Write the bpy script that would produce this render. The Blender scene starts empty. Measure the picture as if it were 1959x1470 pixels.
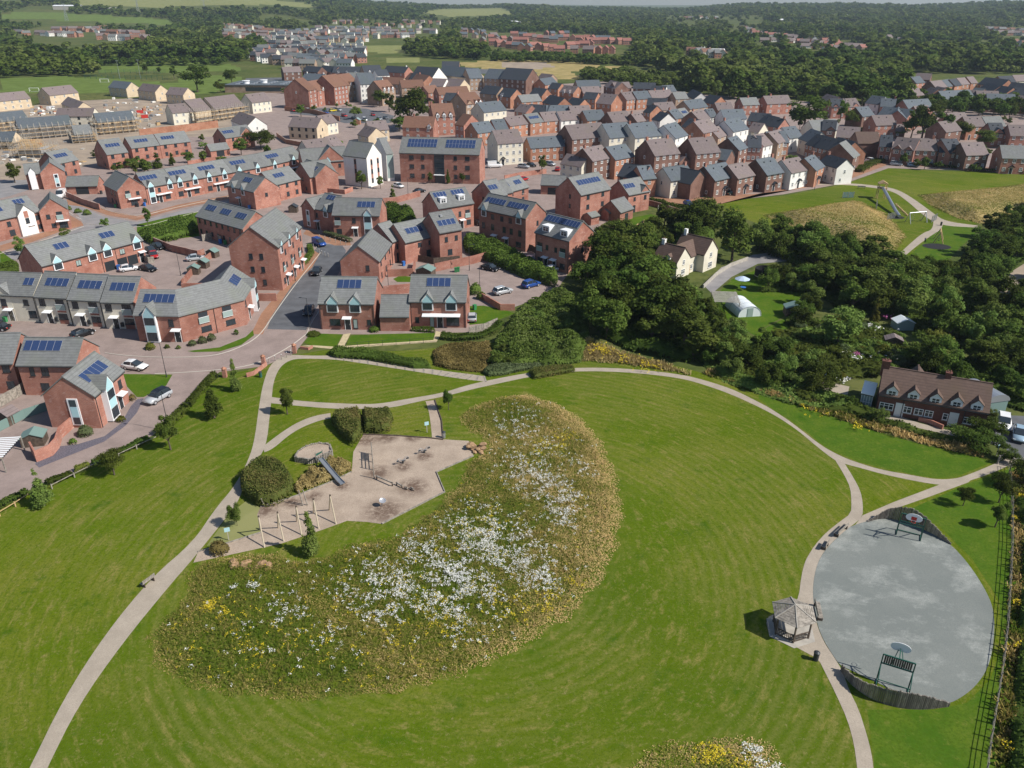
import bpy, math, random
import numpy as np
from mathutils import Vector, Matrix
from mathutils.geometry import tessellate_polygon
# ------------------------------------------------------------------ camera, sky, sun, exposure
sc = bpy.context.scene
CAM_H, FPX, PITCH = 55.0, 1500.0, math.radians(26.1)
cam_d = bpy.data.cameras.new("camera"); cam = bpy.data.objects.new("camera", cam_d)
sc.collection.objects.link(cam); sc.camera = cam
cam.location = (0, 0, CAM_H); cam.rotation_euler = (math.pi/2 - PITCH, 0, 0)
cam_d.sensor_width = 36; cam_d.lens = 36*FPX/1959.0; cam_d.clip_start = 1; cam_d.clip_end = 40000
SUN_EL = math.radians(43); SUN_DIR = Vector((0.93, -0.34, 0)).normalized()
world = bpy.data.worlds.new("World"); sc.world = world; world.use_nodes = True
nt = world.node_tree; bg = nt.nodes["Background"]
sky = nt.nodes.new("ShaderNodeTexSky"); sky.sky_type = 'NISHITA'; sky.sun_disc = False
sky.sun_elevation = SUN_EL; sky.sun_rotation = math.atan2(SUN_DIR.x, SUN_DIR.y)
sky.air_density = 1.0; sky.dust_density = 0.6; sky.ozone_density = 3.0
nt.links.new(sky.outputs[0], bg.inputs[0]); bg.inputs[1].default_value = 0.085
sl = bpy.data.lights.new("sun", 'SUN'); sl.energy = 5.0; sl.angle = math.radians(0.6); sl.color = (1, 0.95, 0.87)
so = bpy.data.objects.new("sun", sl); sc.collection.objects.link(so)
sv = Vector((SUN_DIR.x*math.cos(SUN_EL), SUN_DIR.y*math.cos(SUN_EL), math.sin(SUN_EL)))
so.rotation_euler = sv.to_track_quat('Z', 'Y').to_euler(); so.location = (200, -80, 200)
sc.view_settings.view_transform = 'Standard'; sc.view_settings.look = 'None'
sc.view_settings.exposure = 0.22; sc.view_settings.gamma = 1.0
sc.render.engine = 'CYCLES'
sc.cycles.max_bounces = 5; sc.cycles.diffuse_bounces = 2; sc.cycles.glossy_bounces = 2
sc.cycles.transmission_bounces = 3; sc.cycles.transparent_max_bounces = 4; sc.cycles.volume_bounces = 0
sc.cycles.use_denoising = True
# ------------------------------------------------------------------ pixel <-> ground
SP, CP = math.sin(PITCH), math.cos(PITCH)
def ground_z(x, y):
 """height of the land: level where people live, rising into the hills beyond"""
 d = np.hypot(x, y)
 az = np.arctan2(x, np.maximum(y, 1.0))            # -0.58 .. 0.58 across the view
 a = (az + 0.58)/1.16
 ridge = np.interp(a, [0, .12, .25, .34, .42, .55, .66, .74, .88, 1.0], [100, 98, 84, 48, 30, 16, 16, 26, 34, 36])
 ridge = ridge + 5*np.sin(az*23+1) + 3*np.sin(az*51+d*.002)
 t = np.clip((d-1500)/2100.0, 0, 1); t = t*t*(3-2*t)
 back = np.clip((d-3700)/1500.0, 0, 1)
 return ridge*t*(1-.55*back)
def ray(px, py):
 u, v = (px-979.5)/FPX, (py-735.0)/FPX
 return np.array([u, CP - v*SP, -SP - v*CP])
def P(px, py, z=0.0):
 r = ray(px, py)
 if py < 62 and z < 1:
  t = 800.0
  for _ in range(900):
   p = r*t
   if CAM_H + p[2] <= ground_z(p[0], p[1]) + z: break
   t += 6
  return Vector((p[0], p[1], CAM_H+p[2]))
 t = (z-CAM_H)/r[2]
 return Vector((r[0]*t, r[1]*t, z))
def proj(x, y, z):
 zz = np.asarray(z)-CAM_H
 dep = y*CP - zz*SP
 return 979.5 + FPX*x/dep, 735.0 + FPX*(-zz*CP - y*SP)/dep
TL = dict(A=(0, 0, 3.918), B=(480, 0, 3.918), C=(960, 0, 3.918), D=(1450, 0, 3.849), E=(0, 350, 3.918), F=(480, 350, 3.918),
    G=(960, 350, 3.918), H=(1450, 350, 3.849), I=(0, 700, 3.918), J=(370, 700, 3.265), K=(1450, 700, 3.849),
    L=(1400, 1000, 3.127), Q=(0, 620, 7.35), N=(0, 0, 1.0))
def T(t, x, y):
 ox, oy, s = TL[t]; return ox + x/s, oy + y/s
def G(t, x, y, z=0.0):
 return P(*T(t, x, y), z)
# ------------------------------------------------------------------ scene bookkeeping
C = sc.collection
rnd = random.Random(7); rng = np.random.default_rng(11)
def tag(o, label=None, cat=None, group=None, kind=None):
 if label: o["label"] = label
 if cat: o["category"] = cat
 if group: o["group"] = group
 if kind: o["kind"] = kind
 return o
def empty(name, loc, rz=0.0, label=None, cat=None, group=None):
 o = bpy.data.objects.new(name, None); C.objects.link(o); o.empty_display_size = .3
 o.location = loc; o.rotation_euler = (0, 0, rz)
 return tag(o, label, cat, group)
def link(name, me, parent=None, loc=None, rz=0.0):
 o = bpy.data.objects.new(name, me); C.objects.link(o)
 if parent: o.parent = parent
 if loc is not None: o.location = loc
 if rz: o.rotation_euler = (0, 0, rz)
 return o
def copy_tree(o, parent=None):
 c = o.copy(); C.objects.link(c)
 if parent: c.parent = parent
 for ch in [x for x in KIDS.get(o.name, [])]:
  copy_tree(ch, c)
 return c
KIDS = {}
def kid(o):
 KIDS.setdefault(o.parent.name, []).append(o); return o
# ------------------------------------------------------------------ mesh builder
class MB:
 def __init__(s): s.v = []; s.f = []; s.m = []
 def add(s, vs, fs, m=0):
  b = len(s.v); s.v += [tuple(v) for v in vs]
  s.f += [tuple(i+b for i in f) for f in fs]; s.m += [m]*len(fs); return s
 def box(s, x0, x1, y0, y1, z0, z1, m=0):
  return s.add([(x0,y0,z0),(x1,y0,z0),(x1,y1,z0),(x0,y1,z0),(x0,y0,z1),(x1,y0,z1),(x1,y1,z1),(x0,y1,z1)],
      [(0,3,2,1),(4,5,6,7),(0,1,5,4),(1,2,6,5),(2,3,7,6),(3,0,4,7)], m)
 def extr(s, prof, a0, a1, axis='x', m=0, caps=True):
  """closed profile (2D) extruded along an axis. axis x: prof=(y,z); axis y: prof=(x,z); axis z: prof=(x,y)"""
  n = len(prof)
  f3 = {'x': lambda a, p: (a, p[0], p[1]), 'y': lambda a, p: (p[0], a, p[1]), 'z': lambda a, p: (p[0], p[1], a)}[axis]
  vs = [f3(a0, p) for p in prof] + [f3(a1, p) for p in prof]
  fs = [(i, (i+1) % n, n+(i+1) % n, n+i) for i in range(n)]
  if caps: fs += [tuple(range(n))[::-1], tuple(range(n, 2*n))]
  return s.add(vs, fs, m)
 def tube(s, p, q, r0, r1=None, n=6, m=0):
  p, q = Vector(p), Vector(q); r1 = r0 if r1 is None else r1
  d = (q-p).normalized(); a = d.orthogonal().normalized(); b = d.cross(a)
  vs = []
  for c, r in ((p, r0), (q, r1)):
   for i in range(n):
    t = 2*math.pi*i/n; vs.append(c + a*math.cos(t)*r + b*math.sin(t)*r)
  return s.add(vs, [(i, (i+1) % n, n+(i+1) % n, n+i) for i in range(n)] + [tuple(range(n))[::-1], tuple(range(n, 2*n))], m)
 def bar(s, p, q, w, h, m=0):
  """rectangular bar from p to q, w across, h tall"""
  p, q = Vector(p), Vector(q); d = (q-p).normalized()
  up = Vector((0, 0, 1)) if abs(d.z) < .95 else Vector((0, 1, 0))
  a = d.cross(up).normalized()*w/2; b = a.cross(d).normalized()*h/2
  vs = [p-a-b, p+a-b, p+a+b, p-a+b, q-a-b, q+a-b, q+a+b, q-a+b]
  return s.add(vs, [(3,2,1,0),(4,5,6,7),(0,1,5,4),(1,2,6,5),(2,3,7,6),(3,0,4,7)], m)
 def lathe(s, prof, n=12, m=0, c=(0,0,0)):
  vs = []
  for r, z in prof:
   for i in range(n):
    t = 2*math.pi*i/n; vs.append((c[0]+r*math.cos(t), c[1]+r*math.sin(t), c[2]+z))
  k = len(prof); fs = []
  for j in range(k-1):
   for i in range(n):
    fs.append((j*n+i, j*n+(i+1) % n, (j+1)*n+(i+1) % n, (j+1)*n+i))
  fs += [tuple(range(n))[::-1], tuple(range((k-1)*n, k*n))]
  return s.add(vs, fs, m)
 def mesh(s, name, mats, smooth=False):
  me = bpy.data.meshes.new(name); me.from_pydata(s.v, [], s.f)
  for mm in (mats if isinstance(mats, (list, tuple)) else [mats]): me.materials.append(mm)
  if len(me.materials) > 1: me.polygons.foreach_set("material_index", s.m)
  if smooth: me.polygons.foreach_set("use_smooth", [True]*len(me.polygons))
  me.update(); return me
 def build(s, name, mats, parent=None, loc=None, rz=0.0, smooth=False):
  return link(name, s.mesh(name, mats, smooth), parent, loc, rz)
def np_mesh(name, V, F, mats, tint=None, midx=None, smooth=False):
 """V (n,3), F (m,k) all faces with k corners"""
 me = bpy.data.meshes.new(name); n, (m, k) = len(V), F.shape
 me.vertices.add(n); me.vertices.foreach_set("co", np.ascontiguousarray(V, dtype=np.float32).ravel())
 me.loops.add(m*k); me.loops.foreach_set("vertex_index", F.astype(np.int32).ravel())
 me.polygons.add(m); me.polygons.foreach_set("loop_start", np.arange(0, m*k, k, dtype=np.int32))
 me.polygons.foreach_set("loop_total", np.full(m, k, dtype=np.int32))
 for mm in (mats if isinstance(mats, (list, tuple)) else [mats]): me.materials.append(mm)
 if midx is not None: me.polygons.foreach_set("material_index", midx.astype(np.int32))
 if smooth: me.polygons.foreach_set("use_smooth", np.ones(m, dtype=bool))
 me.update(calc_edges=True)
 if tint is not None:
  a = me.attributes.new("tint", 'FLOAT', 'FACE'); a.data.foreach_set("value", tint.astype(np.float32))
 return me
# ------------------------------------------------------------------ materials
def mat(name):
 m = bpy.data.materials.new(name); m.use_nodes = True
 return m, m.node_tree, m.node_tree.nodes["Principled BSDF"]
def nd(t, kind, **kw):
 n = t.nodes.new("ShaderNode"+kind)
 for k, v in kw.items(): setattr(n, k, v)
 return n
def flat(name, col, rough=.7, metal=0.0, spec=.3, var=0.0, scale=1.0):
 m, t, b = mat(name)
 b.inputs["Base Color"].default_value = (*col, 1); b.inputs["Roughness"].default_value = rough
 b.inputs["Metallic"].default_value = metal; b.inputs["Specular IOR Level"].default_value = spec
 if var:
  noise_mix(t, b, col, tuple(c*(1-var) for c in col), scale)
 return m
def noise_mix(t, b, c1, c2, scale, detail=4.0, lo=.38, hi=.62, coord='Object', stretch=None):
 tc = nd(t, "TexCoord"); src = tc.outputs[coord]
 if stretch:
  mp = nd(t, "Mapping"); mp.inputs["Scale"].default_value = stretch[:3]
  if len(stretch) > 3: mp.inputs["Rotation"].default_value = (0, 0, stretch[3])
  t.links.new(src, mp.inputs[0]); src = mp.outputs[0]
 n = nd(t, "TexNoise"); n.inputs["Scale"].default_value = scale; n.inputs["Detail"].default_value = detail
 t.links.new(src, n.inputs["Vector"])
 r = nd(t, "ValToRGB"); e = r.color_ramp.elements
 e[0].position = lo; e[0].color = (*c1, 1); e[1].position = hi; e[1].color = (*c2, 1)
 t.links.new(n.outputs[0], r.inputs[0]); t.links.new(r.outputs[0], b.inputs["Base Color"])
 return r
def mixc(t, fac, a, b, mode='MIX'):
 x = nd(t, "Mix", data_type='RGBA', blend_type=mode)
 for sock, v in ((0, fac), (6, a), (7, b)):
  if hasattr(v, 'is_linked'): t.links.new(v, x.inputs[sock])
  else: x.inputs[sock].default_value = v if sock == 0 else (*v, 1)
 return x.outputs[2]
def noise(t, scale, detail=3.0, rough=.5, coord='Object', stretch=None, ramp=None):
 tc = nd(t, "TexCoord"); src = tc.outputs[coord]
 if stretch:
  mp = nd(t, "Mapping"); mp.inputs["Scale"].default_value = stretch[:3]
  if len(stretch) > 3: mp.inputs["Rotation"].default_value = (0, 0, stretch[3])
  t.links.new(src, mp.inputs[0]); src = mp.outputs[0]
 n = nd(t, "TexNoise"); n.inputs["Scale"].default_value = scale; n.inputs["Detail"].default_value = detail
 n.inputs["Roughness"].default_value = rough
 t.links.new(src, n.inputs["Vector"])
 if ramp is None: return n.outputs[0]
 mr = nd(t, "MapRange"); mr.inputs[1].default_value = ramp[0]; mr.inputs[2].default_value = ramp[1]
 t.links.new(n.outputs[0], mr.inputs[0]); return mr.outputs[0]
def brick(name, c1, c2, mortar, bloom=0.0):
 m, t, b = mat(name); tc = nd(t, "TexCoord")
 # courses run level on every wall: (x+y, z) mapping
 sx = nd(t, "SeparateXYZ"); t.links.new(tc.outputs["Object"], sx.inputs[0])
 ad = nd(t, "Math", operation='ADD'); t.links.new(sx.outputs[0], ad.inputs[0]); t.links.new(sx.outputs[1], ad.inputs[1])
 cx = nd(t, "CombineXYZ"); t.links.new(ad.outputs[0], cx.inputs[0]); t.links.new(sx.outputs[2], cx.inputs[1])
 br = nd(t, "TexBrick"); t.links.new(cx.outputs[0], br.inputs["Vector"])
 br.inputs["Scale"].default_value = 1.0; br.inputs["Brick Width"].default_value = .45; br.inputs["Row Height"].default_value = .15
 br.inputs["Mortar Size"].default_value = .012
 br.inputs["Color1"].default_value = (*c1, 1); br.inputs["Color2"].default_value = (*c2, 1); br.inputs["Mortar"].default_value = (*mortar, 1)
 f = noise(t, .35, 4, .6, ramp=(.4, .68))
 col = mixc(t, f, br.outputs[0], tuple(x*.78 for x in c2))
 if bloom:
  f2 = noise(t, .9, 6, .7, stretch=(1, 1, 2.2), ramp=(.56, .74))
  mu = nd(t, "Math", operation='MULTIPLY'); t.links.new(f2, mu.inputs[0]); mu.inputs[1].default_value = bloom
  col = mixc(t, mu.outputs[0], col, (.55, .42, .38))
 oi = nd(t, "ObjectInfo"); hs = nd(t, "HueSaturation"); mr = nd(t, "MapRange")
 mr.inputs[3].default_value = .86; mr.inputs[4].default_value = 1.14
 t.links.new(oi.outputs["Random"], mr.inputs[0]); t.links.new(mr.outputs[0], hs.inputs["Value"]); t.links.new(col, hs.inputs["Color"])
 t.links.new(hs.outputs[0], b.inputs["Base Color"]); b.inputs["Roughness"].default_value = .9
 return m
def roofmat(name, c, gap=.30):
 """tiles in level courses: dark course lines by height, slight tile to tile change"""
 m, t, b = mat(name); tc = nd(t, "TexCoord")
 sx = nd(t, "SeparateXYZ"); t.links.new(tc.outputs["Object"], sx.inputs[0])
 ml = nd(t, "Math", operation='MULTIPLY'); ml.inputs[1].default_value = 1/gap; t.links.new(sx.outputs[2], ml.inputs[0])
 fr = nd(t, "Math", operation='FRACT'); t.links.new(ml.outputs[0], fr.inputs[0])
 lt = nd(t, "Math", operation='LESS_THAN'); lt.inputs[1].default_value = .2; t.links.new(fr.outputs[0], lt.inputs[0])
 base = mixc(t, noise(t, 1.3, 5, .7, ramp=(.35, .65)), tuple(x*1.12 for x in c), tuple(x*.82 for x in c))
 base = mixc(t, noise(t, .22, 3, .6, ramp=(.45, .7)), base, (c[0]*.95, c[1]*.98, c[2]*.86))
 m2 = nd(t, "Math", operation='MULTIPLY'); m2.inputs[1].default_value = .5; t.links.new(lt.outputs[0], m2.inputs[0])
 col = mixc(t, m2.outputs[0], base, tuple(x*.5 for x in c))
 oi = nd(t, "ObjectInfo"); hs = nd(t, "HueSaturation"); mr = nd(t, "MapRange")
 mr.inputs[3].default_value = .88; mr.inputs[4].default_value = 1.15
 t.links.new(oi.outputs["Random"], mr.inputs[0]); t.links.new(mr.outputs[0], hs.inputs["Value"]); t.links.new(col, hs.inputs["Color"])
 t.links.new(hs.outputs[0], b.inputs["Base Color"])
 b.inputs["Roughness"].default_value = .75; b.inputs["Specular IOR Level"].default_value = .25
 return m
M = {}
M['red'] = brick('red_brick', (.41, .17, .115), (.33, .13, .09), (.42, .31, .26), .65)
M['orange'] = brick('orange_brick', (.43, .185, .105), (.36, .15, .085), (.42, .32, .25), .12)
M['brown'] = brick('brown_brick', (.24, .12, .085), (.17, .085, .062), (.25, .19, .16))
M['buff'] = brick('buff_brick', (.40, .27, .18), (.33, .22, .15), (.42, .36, .3))
M['oldred'] = brick('old_red_brick', (.17, .062, .042), (.12, .045, .034), (.15, .1, .08))
M['cream'] = flat('cream_render', (.70, .65, .53), .9, var=.12, scale=.5)
M['white'] = flat('white_render', (.80, .78, .73), .9, var=.08, scale=.5)
M['sand'] = flat('sand_render', (.62, .50, .35), .9, var=.15, scale=.5)
M['yellow'] = flat('yellow_render', (.65, .52, .22), .9)
M['block'] = flat('grey_blockwork', (.36, .36, .36), .9, var=.2, scale=1)
M['grey'] = roofmat('grey_tile', (.175, .18, .178))
M['slate'] = roofmat('blue_slate', (.105, .123, .142))
M['dark'] = roofmat('dark_slate', (.048, .055, .068))
M['mauve'] = roofmat('mauve_tile', (.185, .148, .145))
M['rust'] = roofmat('rust_tile', (.19, .10, .07))
M['pink'] = roofmat('pink_tile', (.30, .13, .105))
M['oldtile'] = roofmat('old_tile', (.125, .082, .066))
M['glass'] = flat('window_glass', (.03, .04, .05), .08, spec=.6)
M['paleglass'] = flat('blind_glass', (.30, .38, .36), .25, spec=.5)
M['dkframe'] = flat('dark_frame', (.035, .038, .042), .5)
M['wframe'] = flat('white_frame', (.80, .80, .78), .5)
M['pale'] = flat('white_panel', (.78, .79, .80), .45)
M['blue'] = flat('pale_blue_panel', (.40, .62, .66), .5)
M['door'] = flat('dark_door', (.025, .03, .035), .4)
M['solar'] = flat('solar_cell', (.03, .052, .125), .18, spec=.6)
M['alu'] = flat('aluminium', (.55, .56, .58), .4, .6)
M['timber'] = flat('grey_timber', (.34, .305, .26), .9, var=.45, scale=3)
def logmat():
 m, t, b = mat('log_timber'); oi = nd(t, "ObjectInfo"); r = nd(t, "ValToRGB"); e = r.color_ramp.elements
 e[0].color = (.10, .088, .075, 1); e[1].color = (.33, .295, .25, 1); t.links.new(oi.outputs["Random"], r.inputs[0])
 c = mixc(t, noise(t, 2.5, 4, .7, stretch=(3, 3, .6), ramp=(.4, .65)), r.outputs[0], (.12, .105, .09)); t.links.new(c, b.inputs["Base Color"]); b.inputs["Roughness"].default_value = .95
 return m
M['logs'] = logmat()
M['newwood'] = flat('new_wood', (.55, .38, .2), .85, var=.25, scale=3)
M['dkwood'] = flat('dark_wood', (.12, .09, .07), .9, var=.4, scale=3)
M['steel'] = flat('dark_steel', (.05, .055, .06), .5, .3)
M['green'] = flat('green_steel', (.025, .10, .075), .45)
M['galv'] = flat('galvanised', (.42, .44, .46), .4, .7)
M['rubber'] = flat('rubber', (.02, .02, .022), .9)
M['concrete'] = flat('concrete', (.42, .39, .34), .9, var=.2, scale=1.2)
M['stone'] = flat('sandstone', (.42, .27, .15), .95, var=.5, scale=1.4)
M['hook'] = flat('red_plastic', (.5, .04, .03), .5)
M['bluep'] = flat('blue_plastic', (.04, .15, .45), .5)
M['greenp'] = flat('green_plastic', (.04, .22, .08), .5)
M['poly'] = flat('polythene', (.72, .77, .78), .35)
M['shedgreen'] = flat('green_sheet', (.16, .24, .22), .7)
M['bark'] = flat('tree_bark', (.13, .10, .075), .95, var=.3, scale=4)
M['stem'] = flat('pale_stem', (.45, .38, .28), .9)
def ground_mats():
 # mown lawn: greens and straw, faint curved mowing lines round the meadow
 m, t, b = mat('lawn'); c0 = P(905, 1075)
 tc = nd(t, "TexCoord"); vs = nd(t, "VectorMath", operation='SUBTRACT'); vs.inputs[1].default_value = (c0.x, c0.y, 0)
 t.links.new(tc.outputs["Object"], vs.inputs[0])
 w = nd(t, "TexWave", wave_type='RINGS', rings_direction='Z'); t.links.new(vs.outputs[0], w.inputs["Vector"])
 w.inputs["Scale"].default_value = .26; w.inputs["Distortion"].default_value = 1.2; w.inputs["Detail"].default_value = 3
 w.inputs["Detail Scale"].default_value = .25
 sp = nd(t, "SeparateXYZ"); t.links.new(vs.outputs[0], sp.inputs[0])
 ln = nd(t, "VectorMath", operation='LENGTH'); t.links.new(vs.outputs[0], ln.inputs[0])
 at = nd(t, "Math", operation='ARCTAN2'); t.links.new(sp.outputs[0], at.inputs[0]); t.links.new(sp.outputs[1], at.inputs[1])
 def streak(a, bb, ramp, det=4):
  r1 = nd(t, "Math", operation='MULTIPLY'); r1.inputs[1].default_value = a; t.links.new(ln.outputs["Value"], r1.inputs[0])
  r2 = nd(t, "Math", operation='MULTIPLY'); r2.inputs[1].default_value = bb; t.links.new(at.outputs[0], r2.inputs[0])
  cc = nd(t, "CombineXYZ"); t.links.new(r1.outputs[0], cc.inputs[0]); t.links.new(r2.outputs[0], cc.inputs[1])
  n = nd(t, "TexNoise"); n.inputs["Scale"].default_value = 1; n.inputs["Detail"].default_value = det; n.inputs["Roughness"].default_value = .65
  t.links.new(cc.outputs[0], n.inputs["Vector"]); mr = nd(t, "MapRange"); mr.inputs[1].default_value = ramp[0]; mr.inputs[2].default_value = ramp[1]
  t.links.new(n.outputs[0], mr.inputs[0]); return mr.outputs[0]
 base = mixc(t, noise(t, .10, 6, .65, ramp=(.38, .60)), (.096, .146, .007), (.148, .166, .018))
 base = mixc(t, noise(t, .022, 3, .5, ramp=(.40, .60)), base, (.072, .118, .008))
 base = mixc(t, streak(1.1, 9, (.52, .70)), base, (.22, .195, .055))
 base = mixc(t, noise(t, .7, 5, .75, ramp=(.56, .72)), base, (.235, .20, .07))
 base = mixc(t, noise(t, .25, 5, .7, ramp=(.56, .70)), base, (.042, .10, .005))
 base = mixc(t, streak(2.6, 16, (.50, .68), 3), base, (.08, .125, .005))
 mu = nd(t, "Math", operation='MULTIPLY'); t.links.new(w.outputs[1], mu.inputs[0]); mu.inputs[1].default_value = .30
 nn = nd(t, "Math", operation='MULTIPLY'); t.links.new(mu.outputs[0], nn.inputs[0]); t.links.new(noise(t, .05, 2, .5, ramp=(.42, .56)), nn.inputs[1])
 base = mixc(t, nn.outputs[0], base, (.23, .205, .07))
 base = mixc(t, noise(t, 3.2, 5, .85, ramp=(.46, .66)), base, (.060, .098, .004))
 base = mixc(t, noise(t, 2.1, 6, .85, ramp=(.56, .70)), base, (.25, .22, .09))
 t.links.new(base, b.inputs["Base Color"]); b.inputs["Roughness"].default_value = 1; b.inputs["Specular IOR Level"].default_value = .02
 bp = nd(t, "Bump"); bp.inputs["Strength"].default_value = .6; bp.inputs["Distance"].default_value = .08
 t.links.new(noise(t, 7, 5, .8), bp.inputs["Height"]); t.links.new(bp.outputs[0], b.inputs["Normal"])
 M['lawn'] = m
 m, t, b = mat('lush_grass')
 base = mixc(t, noise(t, .3, 6, .7, ramp=(.38, .62)), (.050, .115, .006), (.092, .142, .012))
 base = mixc(t, noise(t, 3, 5, .85, ramp=(.45, .66)), base, (.045, .09, .003))
 base = mixc(t, noise(t, .9, 5, .8, ramp=(.56, .72)), base, (.14, .155, .03))
 t.links.new(base, b.inputs["Base Color"]); b.inputs["Roughness"].default_value = .95; b.inputs["Specular IOR Level"].default_value = .1
 M['lush'] = m
 m, t, b = mat('rough_pasture')
 base = mixc(t, noise(t, .02, 6, .65, ramp=(.4, .6)), (.075, .10, .025), (.13, .135, .045))
 base = mixc(t, noise(t, .3, 5, .7, ramp=(.45, .65)), base, (.05, .07, .02))
 t.links.new(base, b.inputs["Base Color"]); b.inputs["Roughness"].default_value = 1; b.inputs["Specular IOR Level"].default_value = .05
 M['pasture'] = m
 for nm, a, c in (('dry_grass', (.38, .29, .13), (.25, .21, .08)), ('pale_field', (.24, .24, .10), (.17, .19, .06)), ('green_field', (.13, .18, .045), (.10, .14, .03)),
      ('meadow_soil', (.20, .18, .065), (.12, .145, .035)), ('bare_earth', (.36, .29, .22), (.27, .22, .175))):
  m, t, b = mat(nm); r = noise_mix(t, b, a, c, .12 if nm != 'meadow_soil' else .6, 6); b.inputs["Roughness"].default_value = 1
  b.inputs["Specular IOR Level"].default_value = .05; M[nm] = m
 def paving(nm, c1, c2, mort, sc_, rot=0):
  m, t, b = mat(nm); tc = nd(t, "TexCoord"); mp = nd(t, "Mapping"); mp.inputs["Rotation"].default_value = (0, 0, rot)
  t.links.new(tc.outputs["Object"], mp.inputs[0])
  br = nd(t, "TexBrick"); t.links.new(mp.outputs[0], br.inputs[0]); br.inputs["Scale"].default_value = sc_
  br.inputs["Mortar Size"].default_value = .02
  br.inputs["Color1"].default_value = (*c1, 1); br.inputs["Color2"].default_value = (*c2, 1); br.inputs["Mortar"].default_value = (*mort, 1)
  col = mixc(t, noise(t, .25, 5, .7, ramp=(.42, .65)), br.outputs[0], tuple(x*.8 for x in c2))
  t.links.new(col, b.inputs["Base Color"]); b.inputs["Roughness"].default_value = .9; b.inputs["Specular IOR Level"].default_value = .2
  M[nm] = m
 paving('block_paving', (.335, .26, .232), (.295, .23, .205), (.25, .20, .18), 2.2, .5)
 paving('orange_paving', (.37, .20, .125), (.32, .17, .105), (.27, .15, .1), 2.2, .3)
 m, t, b = mat('tarmac'); noise_mix(t, b, (.115, .12, .13), (.085, .088, .095), .4, 6); b.inputs["Roughness"].default_value = .9; M['tarmac'] = m
 m, t, b = mat('old_tarmac'); noise_mix(t, b, (.27, .255, .25), (.21, .20, .20), .3, 6); b.inputs["Roughness"].default_value = .9; M['old_tarmac'] = m  # paler than tarmac: sunlight on the left road put into its colour
 m, t, b = mat('path_gravel')
 base = mixc(t, noise(t, .5, 5, .7, ramp=(.4, .62)), (.40, .34, .27), (.33, .28, .22))
 base = mixc(t, noise(t, 9, 3, .8, ramp=(.45, .7)), base, (.28, .24, .19))
 t.links.new(base, b.inputs["Base Color"]); b.inputs["Roughness"].default_value = .95; M['path'] = m
 m, t, b = mat('play_bark')
 base = mixc(t, noise(t, .35, 6, .7, ramp=(.40, .62)), (.42, .335, .26), (.33, .26, .20))
 base = mixc(t, noise(t, 6, 5, .85, ramp=(.5, .66)), base, (.24, .18, .13))
 for px, py, rr in ((735,978,3.2),(790,932,2.6),(722,905,2.2),(812,874,1.6),(771,893,1.6),(700,842,2.2),(740,838,2.0),(655,930,1.5),(505,975,2.2),(560,962,1.6),(600,950,1.4),(790,838,1.6)):
  g = P(px, py); tc = nd(t, "TexCoord"); v2 = nd(t, "VectorMath", operation='DISTANCE'); v2.inputs[1].default_value = (g.x, g.y, 0); t.links.new(tc.outputs["Object"], v2.inputs[0])
  mr = nd(t, "MapRange"); mr.inputs[1].default_value = rr; mr.inputs[2].default_value = rr*.35; t.links.new(v2.outputs["Value"], mr.inputs[0])
  q = nd(t, "Math", operation='MULTIPLY'); t.links.new(mr.outputs[0], q.inputs[0]); t.links.new(noise(t, 1.1, 6, .8, ramp=(.36, .54)), q.inputs[1]); base = mixc(t, q.outputs[0], base, (.13, .085, .06))
 t.links.new(base, b.inputs["Base Color"]); b.inputs["Roughness"].default_value = 1; M['bark_floor'] = m
 m, t, b = mat('sports_surface')
 base = mixc(t, noise(t, .18, 5, .65, ramp=(.42, .6)), (.178, .192, .178), (.202, .215, .198))
 base = mixc(t, noise(t, .16, 6, .75, stretch=(1, 1.6, 1, .5), ramp=(.50, .72)), base, (.38, .39, .36))
 base = mixc(t, noise(t, 14, 3, .8, ramp=(.45, .75)), base, (.12, .145, .14))
 t.links.new(base, b.inputs["Base Color"]); b.inputs["Roughness"].default_value = .85; b.inputs["Specular IOR Level"].default_value = .3
 M['court'] = m
 M['slatechip'] = flat('slate_chippings', (.16, .145, .175), .9, var=.5, scale=8)
 M['flags'] = flat('yellow_flagstones', (.52, .43, .26), .9, var=.2, scale=1.5)
 M['white_line'] = flat('white_line', (.6, .59, .56), .8)
 M['kerb'] = flat('kerb_stone', (.50, .46, .40), .9)
ground_mats()
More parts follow.
